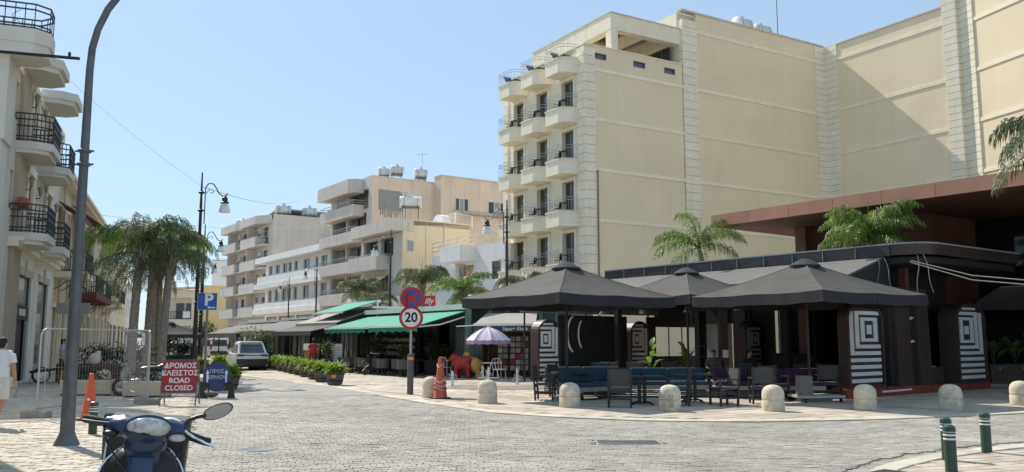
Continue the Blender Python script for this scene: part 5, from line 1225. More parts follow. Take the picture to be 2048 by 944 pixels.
many(ctable(), [(*lA(-2.5 - i * 2.1, -2.3), SR, f'{ordn[i]} dark table from the right under the green awnings') for i in range(4)], 'tables under the green awnings')
cb = thing('display_case', 'lit bottle shelf inside the green cafe', 'shelf', (*lA(-7.5, -1.0), 0), SR)
B().box(-2.6, 2.4, .2, .3, 0, 2.0).build('back', DARKW, cb)
for z in (.9, 1.25, 1.6):
    B().box(-2.6, 2.4, -.05, .2, z - .03, z).build('shelf', CHAIRB, cb)
bt = B()
for z in (.9, 1.25, 1.6):
    for i in range(24): bt.box(-2.5 + i * .2, -2.4 + i * .2, 0, .1, z, z + random.uniform(.12, .26))
bt.build('bottles', mat('pale bottle glass', (.45, .45, .42), .3, .4, 9), cb, stuff=True)
bar = thing('host_stand', 'orange wooden host stand beside the person in red', 'host stand', (-11.0, 47.0, 0), SR)
B().box(-.35, .35, -.25, .25, 0, 1.15).build('body', ORWOOD, bar); B().box(-.4, .4, -.3, .3, 1.15, 1.5).build('menu_box', SIGNW, bar)
mb_ = thing('menu_board', 'white menu board right of the person in red', 'menu board', (-9.4, 46.0, 0), R(-8)); B().box(-.3, .3, -.04, .04, .35, 1.5).build('board', SIGNW, mb_); B().beam((-.25, .05, 0), (-.25, .05, 1.4), .04, .04).beam((.25, .05, 0), (.25, .05, 1.4), .04, .04).build('leg', BLACKM, mb_)
for i in range(6): B().box(-.22, .2, -.05, -.04, .6 + i * .13, .65 + i * .13).build('print_line', SHUT, mb_)
# ------------------------------------------------------------------ palms and plants
def frond(L, e0, bend, n=46, ll=.62, wd=.034, seed=0, m=PALMG):
    rg = random.Random(seed); s = B(); pts = []; x = z = 0.0; k = 22; el = e0
    for i in range(k + 1):
        pts.append(Vector((x, 0, z))); el = e0 - bend * (i / k) ** 1.25
        x += L / k * cos(el); z += L / k * sin(el)
    s.tube(pts, [.028 * (1 - .85 * i / k) + .004 for i in range(k + 1)], 5)
    for i in range(n):
        t = .14 + .86 * i / n; f = t * k; a = min(int(f), k - 1); p = pts[a].lerp(pts[a + 1], f - a); fw = (pts[a + 1] - pts[a]).normalized()
        up = fw.cross(Vector((0, 1, 0))) * -1
        if up.z < 0: up = -up
        for sd_ in (-1, 1):
            l = ll * (sin(pi * (t * .86 + .10)) ** .7) * rg.uniform(.8, 1.15)
            side = Vector((0, sd_, 0)); lift = rg.uniform(-.15, .55)
            d1 = (side * .8 + fw * rg.uniform(.25, .6) + up * lift).normalized(); d2 = (side * .35 + fw * .35 + Vector((0, 0, -1)) * rg.uniform(.6, 1.2)).normalized(); d3 = (side * .12 + fw * .15 + Vector((0, 0, -1.2))).normalized()
            p1 = p + d1 * l * .38; p2 = p1 + d2 * l * .34; p3 = p2 + d3 * l * .34
            wv = fw * wd * .5 + up * wd * rg.uniform(-.3, .3)
            s.add([p - wv * .5, p + wv * .5, p1 + wv, p1 - wv, p2 + wv * .8, p2 - wv * .8, p3], [(0, 1, 2, 3), (3, 2, 4, 5), (5, 4, 6)])
    return s.mesh('frond', m)
FRG = [frond(2.7, R(e), R(b), n=54, ll=.76, wd=.034, seed=i) for i, (e, b) in enumerate(((78, 110), (60, 115), (40, 105), (15, 85), (-8, 65)))]
FRD = [frond(2.6, R(e), R(b), seed=10 + i, n=54, m=PALMD, ll=.74, wd=.038) for i, (e, b) in enumerate(((84, 165), (72, 155), (56, 145), (34, 120), (5, 85)))]
FRL = [frond(3.7, R(e), R(b), seed=30 + i, n=62, m=PALMG if i == 2 else PALMD, ll=.86, wd=.036) for i, (e, b) in enumerate(((88, 176), (80, 172), (64, 158), (34, 135), (-2, 80)))]
FRB = frond(2.6, R(-35), R(50), n=40, ll=.6, wd=.03, seed=77, m=DEADL)
def palm(label, loc, h, scale, nf, FR_, tr=.16, lean=(0, 0), seed=0, group=None, boots=True, spears=2, elw=(1, 2, 2, 2, 1)):
    rg = random.Random(seed)
    t = thing('palm_tree', label, 'palm tree', loc, 0, group)
    k = 40; pts = []; rr = []
    for i in range(k + 1):
        f = i / k; pts.append((lean[0] * f * f, lean[1] * f * f, h * f)); rr.append(tr * (1.12 - .2 * f) * (1 + .04 * (i % 2) + .03 * sin(i * 2.3)) * (1.25 if i == 0 else 1))
    B().tube(pts, rr, 12).build('trunk', TRUNK, t, True)
    top = Vector(pts[-1])
    if boots:
        s = B()
        for i in range(14):
            a = i * 2.4; z = h - .75 + .055 * i; q = Vector((lean[0] * (z / h) ** 2, lean[1] * (z / h) ** 2, z)); d = Vector((cos(a), sin(a), 0))
            s.tube([q + d * tr * .6, q + d * (tr + .09) + Vector((0, 0, .22)), q + d * (tr + .12) + Vector((0, 0, .42))], [.06, .05, .015], 5)
        s.build('leaf_base', TRUNK, t)
    pool = [i for i, q in enumerate(elw) for _ in range(q)]
    for i in range(nf):
        v = pool[i % len(pool)]
        inst(FR_[v], 'frond', t, top, (rg.uniform(-.15, .15), rg.uniform(-.12, .12), i * 2.399 + rg.uniform(-.3, .3)), (scale * rg.uniform(.85, 1.12),) * 3)
    if FR_ is FRL:
        for i in range(3): inst(FRB, 'dead_frond', t, top + Vector((0, 0, -.1)), (0, 0, seed + i * 2.2), (scale * .8,) * 3)
    for i in range(spears):
        a = rg.uniform(0, 6.3); s = B().tube([top, top + Vector((.12 * cos(a), .12 * sin(a), .9 * scale)), top + Vector((.32 * cos(a), .32 * sin(a), 1.7 * scale))], [.025, .016, .004], 5)
        s.build('spear_leaf', PALMG, t)
    return t
GL = 'feather palms on the left pavement'
palm('left feather palm with the thickest trunk, nearest the old stone facade', (-14.2, 32.0, 0), 5.0, .86, 17, FRL, .155, (.1, .1), 1, GL, spears=3)
palm('second palm of the left clump, directly behind the thick trunk', (-14.7, 34.5, 0), 5.1, .84, 15, FRL, .14, (.1, 0), 2, GL)
palm('palm with the slim pale trunk in the middle of the left clump', (-15.5, 37.5, 0), 5.1, .84, 14, FRL, .125, (-.1, 0), 3, GL, spears=3)
palm('rightmost palm of the left clump with green fronds by the tall street lamp', (-13.4, 32.8, 0), 4.8, .64, 17, FRL, .145, (.2, 0), 4, GL)
palm('far palm of the left clump half hidden behind the others', (-17.4, 41.5, 0), 5.6, .9, 13, FRL, .17, (0, 0), 5, GL)
GM = 'palms rising behind the street cafes'
palm('small round palm left of the middle street lamp', (-11.2, 62, 0), 5.2, .92, 16, FRD, .16, (0, 0), 6, GM)
palm('open leaning palm behind the no stopping sign', (-6.1, 55, 0), 5.2, 1.15, 13, FRD, .17, (.3, 0), 7, GM, elw=(1, 2, 3, 2, 0))
palm('bushy palm with shaggy trunk above the red light box sign', (-2.95, 52, 0), 4.6, .9, 18, FRG, .19, (0, 0), 8, GM)
palm('grey green palm between street lamp and left black parasol', (.7, 52.5, 0), 4.8, .85, 15, FRD, .17, (0, 0), 9, GM)
palm('small palm peeping over the green awning behind the middle street lamp', (-9.3, 59, 0), 4.0, .8, 10, FRD, .14, (0, 0), 10, GM)
palm('bright green palm leaning out of the pavilion roof in front of the beige wall', (*lP(-10.0, 1.5), 4.72), .75, .88, 12, FRG, .09, (-.15, -.1), 21, None, False, 1, (1, 1, 2, 2, 1))
palm('dense bright palm clump on the pavilion roof in front of the rust brown roof', (*lP(-2.65, 1.6), 4.72), .3, .82, 26, FRG, .1, (0, 0), 22, None, False, 3, (3, 4, 3, 2, 0))
rp = palm('grey palm frond mass drooping in from the right edge', (14.0, 21.3, 0), 6.6, .9, 14, FRD, .18, (0, 0), 23, None, True, 1, (1, 1, 2, 2, 2))

def foliage(n, rx, ry, rz, c, size, m, seed=0, narrow=.45, shell=.55):
    rg = random.Random(seed); s = B()
    for i in range(n):
        u = rg.uniform(-1, 1); a = rg.uniform(0, 2 * pi); q = sqrt(1 - u * u); r = shell + (1 - shell) * rg.random()
        r *= 1 + .18 * sin(3 * a + seed) * cos(4 * u + seed)
        p = Vector((c[0] + rx * r * q * cos(a), c[1] + ry * r * q * sin(a), c[2] + rz * r * u))
        d = Vector((rg.gauss(0, 1), rg.gauss(0, 1), rg.gauss(.2, .8))).normalized(); e = d.cross(Vector((rg.gauss(0, 1), rg.gauss(0, 1), rg.gauss(0, 1)))).normalized()
        l = size * rg.uniform(.6, 1.3); w_ = l * narrow
        s.add([p, p + d * l * .5 + e * w_ * .5, p + d * l, p + d * l * .5 - e * w_ * .5], [(0, 1, 2, 3)])
    return s.mesh('foliage', m)
def fernmesh(seed):
    rg = random.Random(seed); s = B()
    for i in range(95):
        a = rg.uniform(0, 2 * pi); el = rg.uniform(.25, 1.45); L = rg.uniform(.3, .55); d = Vector((cos(a), sin(a), 0))
        p = Vector((rg.gauss(0, .11), rg.gauss(0, .11), .45)); pts = []
        for k in range(6):
            f = k / 5; e = el - 1.5 * f * (1.1 - el * .3); pts.append(p.copy()); p = p + (d * cos(e) + Vector((0, 0, sin(e)))) * L / 5
        sdv = Vector((-sin(a), cos(a), 0))
        for k in range(5):
            w0 = .055 * (1 - k / 6)
            for q in (-1, 1):
                o = pts[k]; s.add([o, o + sdv * q * w0 * 1.6 + (pts[k + 1] - o) * .6 + Vector((0, 0, -.01)), pts[k + 1]], [(0, 1, 2)])
                s.add([o.lerp(pts[k + 1], .5), o.lerp(pts[k + 1], .5) + sdv * q * w0 * 1.4 + (pts[k + 1] - o) * .5 + Vector((0, 0, .015)), pts[k + 1]], [(0, 1, 2)])
    return s.mesh('foliage', FERN)
FM = [fernmesh(i) for i in range(3)]
ORB = mat('orange reflector', (.75, .30, .03), .4, .1, 8)
def fernpot():
    t = thing('fern_planter', 'x', 'planter')
    for k in range(8):
        a = k * pi / 4; c, s_ = cos(a), sin(a); tn_ = tan(pi / 8)
        b = B(); r0, r1 = .23, .32; z0, z1 = .02, .44
        def cor(r, q, th=0): return ((r - th) * c - q * r * tn_ * s_, (r - th) * s_ + q * r * tn_ * c)
        vs = [(*cor(r0, -.96), z0), (*cor(r0, .96), z0), (*cor(r1, .96), z1), (*cor(r1, -.96), z1), (*cor(r0, -.96, .03), z0), (*cor(r0, .96, .03), z0), (*cor(r1, .96, .03), z1), (*cor(r1, -.96, .03), z1)]
        b.add(vs, [(0, 1, 2, 3), (7, 6, 5, 4), (3, 2, 6, 7), (1, 5, 6, 2), (0, 3, 7, 4), (4, 5, 1, 0)]); b.build('stave', mat('weathered tub stave', (.12, .105, .085), .85, .25, 7), t)
    B().tube([(.345 * cos(a) , .345 * sin(a), .39) for a in [i * pi / 4 + pi / 8 for i in range(8)]], .018, 5, closed=True).tube([(.285 * cos(a), .285 * sin(a), .15) for a in [i * pi / 4 + pi / 8 for i in range(8)]], .016, 5, closed=True).build('hoop', RUBBER, t)
    B().lathe([(.22, .02), (.27, .39), (.02, .41)], 8).build('soil', DARKW, t)
    B().cbox((.02, -.315, .3), .15, .02, .1).build('reflector', ORB, t)
    inst(FM[0], 'foliage', t, (0, 0, .04), (0, 0, 0), (.9, .9, .9)); inst(FM[1], 'foliage', t, (0, 0, .06), (0, 0, 1.1), (.92, .92, .85))
    return t
tt = [(672, 32.8), (646, 35.3), (632, 37.6), (613, 40), (601, 42), (589, 43.8), (577, 45.6), (566, 47.2), (557, 48.8), (549, 50.5), (541, 56.5)]
sp = [((u_ - 1024) / 1712 * y_, y_, i * .7, f'{ordn[i]} fern tub from the front of the row along the kerb', 1.0 + .06 * (i % 3)) for i, (u_, y_) in enumerate(tt)]
sp[0] = (*sp[0][:3], 'nearest fern tub with orange reflector at the front of the kerb row', 1.12); sp[-1] = (*sp[-1][:3], 'separate fern tub just right of the white car', 1.0)
sp += [(-9.75, 29.7, 2.6, 'fern tub half behind the round blue sign', 1.15), (-15.4, 45.2, 3.0, 'fern tub left of the white car behind the blue sign', 1.2), (-15.9, 44.0, 1.5, 'fern tub at the foot of the blue parking sign, left one', 1.1)]
many(fernpot(), sp, 'fern tubs lining the street')
SHM = [foliage(420, .38, .38, .5, (0, 0, 1.15), .14, SHRUB, i, .4, .3) for i in range(2)]
def shrubpot():
    t = thing('shrub_planter', 'x', 'planter')
    B().prism([(-.26, -.26), (.26, -.26), (.26, .26), (-.26, .26)], 0, .72, 'xy').build('pot', DKGREY, t, bevel=.015); B().box(-.22, .22, -.22, .22, .7, .725).build('soil', DARKW, t)
    s = B()
    for i in range(5): s.tube([(0, 0, .7), (.1 * cos(i * 1.3), .1 * sin(i * 1.3), 1.0), (.22 * cos(i * 1.3), .22 * sin(i * 1.3), 1.4)], [.02, .015, .006], 5)
    s.build('stem', TRUNK, t); inst(SHM[0], 'foliage', t); return t
many(shrubpot(), [(-5.2, 41.4, .2, 'anthracite square planter with shrub left of the speed sign'), (-4.0, 42.3, .4, 'anthracite square planter with shrub right of the speed sign', 1.0), (-3.35, 42.4, .1, 'anthracite square planter beside the white plastic chair', .95),
    (*lA(-9.8, -3.8), .3, 'shrub planter at the left end of the green cafe terrace', 1.05), (*lA(-17.5, -4.6), 0, 'tall shrub planter by the far awning post', 1.4), (*lA(-7.4, -1.9), .7, 'white flowered shrub planter under the green awning', 1.2)], 'square shrub planters by the cafes')
def hedge(label, x0, x1, y, h0, h1, m=HEDGE, box=WOODB, rz=0, loc=(0, 0, 0), n=900, wd=.5, size=.13):
    t = thing('hedge_planter', label, 'planter', loc, rz)
    nb = max(1, int((x1 - x0) / .9))
    for i in range(3): B().box(x0, x1, -wd / 2 - .02, wd / 2 + .02, i * h0 / 3 + .01, (i + 1) * h0 / 3 - .008).build('board', box, t)
    L = (x1 - x0) / 2
    o = inst(foliage(n, L * .98, wd * .55, (h1 - h0) * .6, ((x0 + x1) / 2, 0, h0 + (h1 - h0) * .45), size, m, int(x0 * 7) + 3, .5, .25), 'foliage', t)
    return t
hedge('long brown board planter with dark hedge before the old stone facade', 0, 4.4, 0, .75, 1.55, loc=(-18.6, 35.3, 0), rz=R(4), n=1800)
hedge('dark hedge planter under the black street parasol, left', 0, 3.0, 0, .6, 1.7, box=DKGREY, loc=(-29.2, 66, 0), n=800, size=.2)
hedge('dark hedge planter under the black street parasol, right', 0, 2.6, 0, .6, 1.75, box=DKGREY, loc=(-25.9, 64, 0), n=800, size=.2)
t = thing('street_tree', 'small olive green tree over the dark hedge behind the left street lamp', 'tree', (-24.4, 67.5, 0)); B().tube([(0, 0, 0), (.05, 0, 1.5), (0, .1, 2.4)], [.09, .07, .04], 8).build('trunk', TRUNK, t)
inst(foliage(700, 1.3, 1.2, .9, (0, 0, 2.3), .26, SHRUB, 5, .4, .25), 'crown', t)
t = thing('street_tree', 'dark bushy tree under the black street parasol on the left', 'tree', (-24.5, 60, 0)); B().tube([(0, 0, 0), (.05, 0, 1.2), (0, .1, 1.9)], [.09, .07, .04], 8).build('trunk', TRUNK, t)
inst(foliage(900, 1.4, 1.2, 1.0, (0, 0, 1.7), .26, HEDGE, 6, .4, .25), 'crown', t)
t = thing('street_tree', 'pale thin tree in a pot under the far grey awning', 'tree', (*lA(-17.2, -5.4), 0)); B().lathe([(.25, 0), (.32, .6), (.3, .62)], 12).build('pot', DKGREY, t); B().tube([(0, 0, .5), (.02, 0, 1.6)], [.04, .025], 6).build('trunk', TRUNK, t)
inst(foliage(420, .8, .7, .6, (0, 0, 1.95), .17, PALMD, 8, .35, .3), 'crown', t)
dp_ = parasol('black street parasol with drooping sides beyond the left palms', 1.9, 2.05, 2.75, R(-80), BLACKV, BLACKV, 4, .2); dp_.location = (-19.8, 49.5, 0)
def trough(label, loc, rz, L=1.35):
    t = thing('trough_planter', label, 'planter', loc, rz)
    b = B(); b.prism([(-.24, 0.04), (.24, 0.04), (.29, .48), (-.29, .48)], 0, L, 'yz').build('trough', SANDC, t, bevel=.03); B().box(.06, L - .06, -.23, .23, .47, .49).build('soil', DARKW, t); B().box(.02, L - .02, -.2, .2, 0, .045).build('base', RUBBER, t)
    inst(foliage(260, L * .45, .22, .22, (L / 2, 0, .62), .13, HEDGE, int(L * 9), .35, .3), 'foliage', t); return t
trough('sand coloured trough behind the orange cone', (-13.9, 26.7, 0), R(3), 1.55); trough('sand coloured trough under the parked motorcycle by the road closed sign', (-11.6, 25.9, 0), R(2), 1.3)

# ------------------------------------------------------------------ street lamps, poles, bollards, cones
lp_ = thing('street_light', 'tall tapering grey street light pole curving out of the top at left', 'street light', (-7.27, 14.18, 0))
pts = [(0, 0, 0), (0, 0, 3), (.0, 0, 6.3), (.02, 0, 6.7), (.1, 0, 7.05), (.25, 0, 7.4), (.48, 0, 7.72), (.9, 0, 8.05), (1.6, 0, 8.2)]
B().tube(pts, [.115, .083, .062, .06, .058, .06, .058, .055, .05], 16).build('pole', GALVD, lp_, True); B().lathe([(.2, 0), (.19, .03), (.13, .16), (.122, .2)], 16).build('base', GALVD, lp_, True)
B().prism([(1.5, 8.12), (2.3, 8.2), (2.25, 8.32), (1.55, 8.3)], -.14, .14).build('lamp_head', GALV, lp_)
for z in (4.63, 4.86): B().lathe([(.085, 0), (.105, .01), (.105, .05), (.085, .06)], 14, (0, 0, z)).beam((-.16, 0, z + .03), (.16, 0, z + .03), .02, .03).build('clamp', GALVD, lp_)
B().box(-.05, .05, -.135, -.1, .6, 1.05).build('hatch', GALVD, lp_)
def ornlamp():
    t = thing('street_lamp', 'x', 'street lamp')
    B().lathe([(.26, 0), (.26, .12), (.2, .16), (.18, .55), (.21, .6), (.14, .75), (.11, 1.25), (.13, 1.3), (.095, 1.4)], 14).build('base', BLACKM, t, True)
    B().tube([(0, 0, 1.3), (0, 0, 4.2), (0, 0, 6.9), (0, 0, 8.6)], [.09, .075, .06, .028], 12).build('pole', BLACKM, t, True)
    for z in (3.2, 5.6, 7.0, 7.75): B().lathe([(.06, -.05), (.12, -.02), (.12, .03), (.06, .06)], 12, (0, 0, z)).build('collar', BLACKM, t)
    a = [(.16, 0, 6.45), (.16, 0, 7.85)] + [(.16 + .22 - .22 * cos(q), 0, 7.85 + .3 * sin(q)) for q in [i * pi / 2 / 6 for i in range(1, 7)]] + [(.5, 0, 8.1), (.62, 0, 7.92), (.72, 0, 7.74), (.86, 0, 7.62), (1.0, 0, 7.6), (1.06, 0, 7.66), (1.06, 0, 7.73)]
    B().tube(a, .024, 6).tube([(.2, 0, 7.72), (.34, 0, 7.9), (.48, 0, 7.86), (.5, 0, 7.76), (.42, 0, 7.72), (.38, 0, 7.78)], .016, 5).build('arm', BLACKM, t, True)
    for z in (7.0, 7.75): B().beam((0, 0, z), (.17, 0, z), .03, .03).build('bracket', BLACKM, t)
    B().lathe([(.03, .28), (.06, .22), (.11, .18), (.12, .02), (.18, -.02), (.18, -.05), (.14, -.06)], 14, (.98, 0, 7.36)).build('lamp_cap', BLACKM, t, True)
    B().lathe([(.13, -.05), (.17, -.14), (.215, -.3), (.235, -.42), (.22, -.43), (.02, -.41)], 16, (.98, 0, 7.36)).build('lamp_shade', LAMPG, t, True)
    return t
many(ornlamp(), [(-12.85, 34.7, R(0), 'nearest black ornate street lamp on the left, arm towards the road'), (-18.2, 50, R(0), 'second ornate lamp in the left row, just under the first', .99), (-23.75, 65, R(0), 'third and smallest ornate lamp in the left row', .98),
                 (-.25, 41.2, R(180), 'ornate street lamp in front of the beige hotel', .99), (-7.6, 53, R(180), 'ornate street lamp behind the no stopping sign', 1.0), (-16.1, 70, R(180), 'ornate street lamp before the white balcony building', .96), (-23.6, 90, R(180), 'farthest ornate street lamp on the right side of the street', .97)], 'ornate lamps along the street')
def stonebol():
    t = thing('stone_bollard', 'x', 'bollard')
    B().lathe([(.262, 0), (.27, .02), (.268, .25), (.262, .262)], 22).build('base', STONE, t, True)
    B().lathe([(.25, .262), (.25, .275), (.266, .29), (.264, .42), (.245, .5), (.2, .565), (.13, .605), (.05, .622), (.005, .624)], 22).build('dome', STONE, t, True)
    B().box(-.06, .06, -.272, -.255, .1, .4).build('worn_patch', mat('bare cement patch', (.40, .36, .30), .95, .2, 8), t)
    return t
many(stonebol(), [(-2.41, 25.7, 2.0, 'cream stone bollard half behind the faded road cone'), (-.67, 23.5, 2.5, 'cream stone bollard right of the faded road cone'), (1.48, 22.1, 3.3, 'cream stone bollard in front of the leftmost armchairs'), (3.82, 20.9, -.1, 'scuffed cream stone bollard with a grey cement patch'),
    (6.32, 20.9, 2.2, 'cream stone bollard in front of the wheeled parasol base'), (8.67, 21.2, 1.8, 'cream stone bollard below the left spiral panel'), (10.77, 21.2, 2.9, 'cream stone bollard below the right spiral panel'), (13.5, 22.9, 3.0, 'cream stone bollard cut by the right edge'),
    (-15.0, 25.6, 2.0, 'shaded stone bollard beside the person in white'), (-15.2, 32, 2.4, 'stone bollard by the shop door behind the fence')], 'cream stone bollards')
def grnbol():
    t = thing('green_bollard', 'x', 'bollard')
    B().lathe([(.074, 0), (.073, .5), (.078, .505), (.078, .53), (.07, .565), (.043, .585), (.005, .59)], 18).build('post', GRNM, t, True)
    for z in (.42, .47, .52 - .005): B().lathe([(.0742, 0), (.0752, .004), (.0752, .018), (.0742, .022)], 18, (0, 0, z - .02)).build('reflective_band', WHITEP, t)
    return t
many(grnbol(), [(6.22, 12.43, 0, 'dark green bollard in the middle of the right foreground trio', 1.02), (5.72, 11.35, 0, 'dark green bollard cut by the bottom edge at right', 1.02), (7.26, 13.3, 0, 'dark green bollard standing alone at the right end', 1.02), (-7.64, 15.8, 0, 'dark green bollard in front of the orange cone at left'), (-5.83, 12.55, 0, 'dark green bollard behind the scooter handlebar', 1.1)], 'dark green bollards')
def cone(label, loc, h, m, wrap=False, rz=0):
    t = thing('traffic_cone', label, 'traffic cone', loc, rz)
    B().lathe([(h * .19, .03), (h * .17, .06), (h * .045, h), (h * .03, h + .005)], 20).build('cone', m, t, True)
    B().prism([(h * .27 * cos(a) , h * .27 * sin(a)) for a in [i * pi / 4 + pi / 8 for i in range(8)]], 0, .035, 'xy').build('base', RUBBER, t)
    if wrap:
        s = B()
        for i, z in enumerate((.28, .40, .52, .95)):
            r = h * (.17 - .125 * z / h)
            s.tube([(r * 1.06 * cos(a), r * 1.06 * sin(a), z + .05 * sin(a * 2 + i)) for a in [k * pi / 8 for k in range(16)]], [.02 + .012 * ((k * 3 + i) % 3) for k in range(16)], 5, closed=True)
        s.build('torn_sleeve', mat('dirty pink sleeve', (.50, .27, .23), .5, .25, 12), t)
        B().lathe([(h * .125, .45), (h * .107, .62)], 18).build('band', mat('pale orange band', (.6, .25, .16), .5), t)
    else: B().cbox((.02, -h * .115, h * .45), .05, .02, .05).build('scuff', SIGNW, t)
    return t
cone('clean orange traffic cone at left behind the green bollard', (-9.06, 18.55, 0), .98, ORANGE); cone('tall faded road cone with a torn sleeve by the stone bollard', (-2.1, 25.25, 0), 1.2, ORANGED, True)

# ------------------------------------------------------------------ signs
def disc(r, y0, y1, n=32, c=(0, 0)): return [(c[0] + r * cos(2 * pi * i / n), c[1] + r * sin(2 * pi * i / n)) for i in range(n)]
sg = thing('road_sign', 'no stopping disc above a twenty speed disc on a steel pole with dark sleeve', 'road sign', (-3.2, 27.1, 0), R(5))
B().tube([(0, 0, .9), (0, 0, 3.35)], .04, 10).build('pole', GALV, sg, True)
B().lathe([(.1, 0), (.1, 1.22), (.085, 1.25), (.04, 1.26)], 14).build('sleeve', mat('dark sleeve', (.09, .09, .09), .6), sg, True); B().lathe([(.102, 1.08), (.103, 1.17)], 14).build('orange_band', ORB, sg)
B().prism(disc(.36, 0, 0, c=(0, 3.02)), -.075, -.055).build('back_plate', GALVD, sg)
B().prism(disc(.35, 0, 0, c=(0, 3.02)), -.08, -.0751).build('red_border', REDR, sg)
def ring_cross():
    out = B()
    for k in range(4):
        a0 = k * pi / 2 - pi / 4 + .2; a1 = a0 + pi / 2 - .4
        pts = [(.07 * cos((a0 + a1) / 2), 3.02 + .07 * sin((a0 + a1) / 2))] + [(.265 * cos(a0 + (a1 - a0) * i / 8), 3.02 + .265 * sin(a0 + (a1 - a0) * i / 8)) for i in range(9)]
        out.prism(pts, -.084, -.0801)
    return out
ring_cross().build('blue_field', BLUES, sg)
B().prism(disc(.38, 0, 0, c=(0, 2.4)), -.075, -.055).build('back_plate', GALVD, sg); B().prism(disc(.375, 0, 0, c=(0, 2.4)), -.08, -.0751).build('red_border', REDR, sg); B().prism(disc(.29, 0, 0, c=(0, 2.4)), -.084, -.0801).build('white_field', SIGNW, sg)
text('20', .42, INK, sg, (0, -.085, 2.4), (pi / 2, 0, 0), ext=.002, sx=.95, bold=.012)
for z in (2.9, 3.15, 2.3, 2.55): B().box(-.05, .05, -.055, .045, z - .02, z + .02).build('clamp', GALV, sg)
s_ = B().prism(disc(.34, 0, 0, c=(0, 2.98)), .045, .065).build('side_disc', REDR, sg); s_.rotation_euler = (0, 0, R(48)); s_.location = (.06, .03, 0)
ps = thing('parking_sign', 'square blue parking sign with a white P and left arrow on a pole', 'road sign', (-11.72, 32.8, 0), R(10))
B().tube([(0, 0, 0), (0, 0, 3.4)], .045, 10).build('pole', mat('brown pole', (.2, .18, .16), .6), ps, True); B().box(-.36, .36, -.075, -.05, 2.84, 3.5).build('board', SIGNW, ps); B().box(-.35, .35, -.08, -.0751, 2.85, 3.49).build('blue_face', BLUES, ps)
text('P', .62, SIGNW, ps, (.05, -.084, 3.22), (pi / 2, 0, 0), ext=.002, bold=.022)
B().prism([(.0, 2.94), (.08, 2.88), (.08, 2.915), (.3, 2.915), (.3, 2.965), (.08, 2.965), (.08, 3.0)], -.084, -.0801).build('arrow', SIGNW, ps)
far = thing('road_sign', 'small round white sign far up the street by the ochre wall', 'road sign', (-36.2, 100, 0)); B().tube([(0, 0, 0), (0, 0, 3)], .05).build('pole', GALV, far); B().prism(disc(.5, 0, 0, c=(0, 3.2)), -.08, -.05).build('disc', SIGNW, far); B().prism(disc(.2, 0, 0, c=(0.05, 3.2)), -.09, -.081).build('symbol', INK, far)
rc = thing('road_closed_sign', 'red road closed sign in Greek and English on a steel A frame', 'road sign', (-8.72, 22.6, 0), R(12))
TL = R(-13)
B().cbox((0, -.0, .74), .86, .02, .84, 0, TL).build('board', REDS, rc)
fr = B()
for x in (-.44, .44): fr.beam((x, .16, 1.2), (x, -.2, 0), .03, .03).beam((x, .14, 1.2), (x * 1.0, .5, 0), .03, .03)
fr.beam((-.44, -.1, .33), (.44, -.1, .33), .03, .03).beam((-.44, .15, 1.17), (.44, .15, 1.17), .03, .03).beam((-.44, .42, .2), (.44, .42, .2), .025, .025).beam((-.44, -.15, .15), (-.44, .42, .2), .02, .02); fr.build('frame', GALVD, rc)
for i, s_ in enumerate(('ΔΡΟΜΟΣ', 'ΚΛΕΙΣΤΟΣ', 'ROAD', 'CLOSED')):
    zz = .74 + (.29 - i * .195); dz = zz - .74
    text(s_, .185, SIGNW, rc, (0, -.013 + dz * .23, .74 + dz * .974), (pi / 2 + TL, 0, 0), ext=.002, bold=.004)
bs = thing('direction_sign', 'round navy street sign in Greek with two up arrows on black feet', 'road sign', (-8.72, 25.45, 0), R(6))
el = [(.38 * cos(a), .62 + .41 * sin(a)) for a in [i * 2 * pi / 36 for i in range(36)]]
B().prism([(x * 1.05, .62 + (z - .62) * 1.05) for x, z in el], -.02, .03).build('rim', BLACKM, bs); B().prism(el, -.026, -.0201).build('blue_face', BLUED, bs)
for x in (-.4, .4):
    B().prism([(x - .16, 0), (x + .16 * (1 if x < 0 else -.2), 0.0), (x + (.05 if x < 0 else .1), .2), (x * .8 + .14, .42), (x * .8 - .14, .5), (x - .1, .2)] if x < 0 else [(x - .08, 0), (x + .14, 0), (x + .1, .2), (x * .8 + .12, .5), (x * .8 - .14, .42), (x - .04, .2)], -.06, .02).build('foot', BLACKM, bs)
    B().beam((x * .7, .02, .5), (x * .8, .5, .02), .03, .03).build('rear_leg', BLACKM, bs)
for s_, z in (('ΠΡΟΣ', .78), ('ΕΡΜΟΥ', .60)): text(s_, .145, mat('faded white paint', (.5, .52, .56), .7), bs, (0, -.028, z), (pi / 2, 0, 0), ext=.001, bold=.002)
for x in (-.27, .27): B().prism([(x - .022, .46), (x + .022, .46), (x + .022, .72), (x + .055, .72), (x, .83), (x - .055, .72), (x - .022, .72)], -.03, -.0261).build('arrow', SIGNW, bs)
sb = thing('sandbag', 'lumpy grey sandbag behind the blue direction sign', 'sandbag', (-9.1, 25.9, 0)); B().ball((0, 0, .09), .3, .2, .1).build('bag', mat('sandbag cloth', (.2, .18, .14), .95, .2, 8), sb, True)
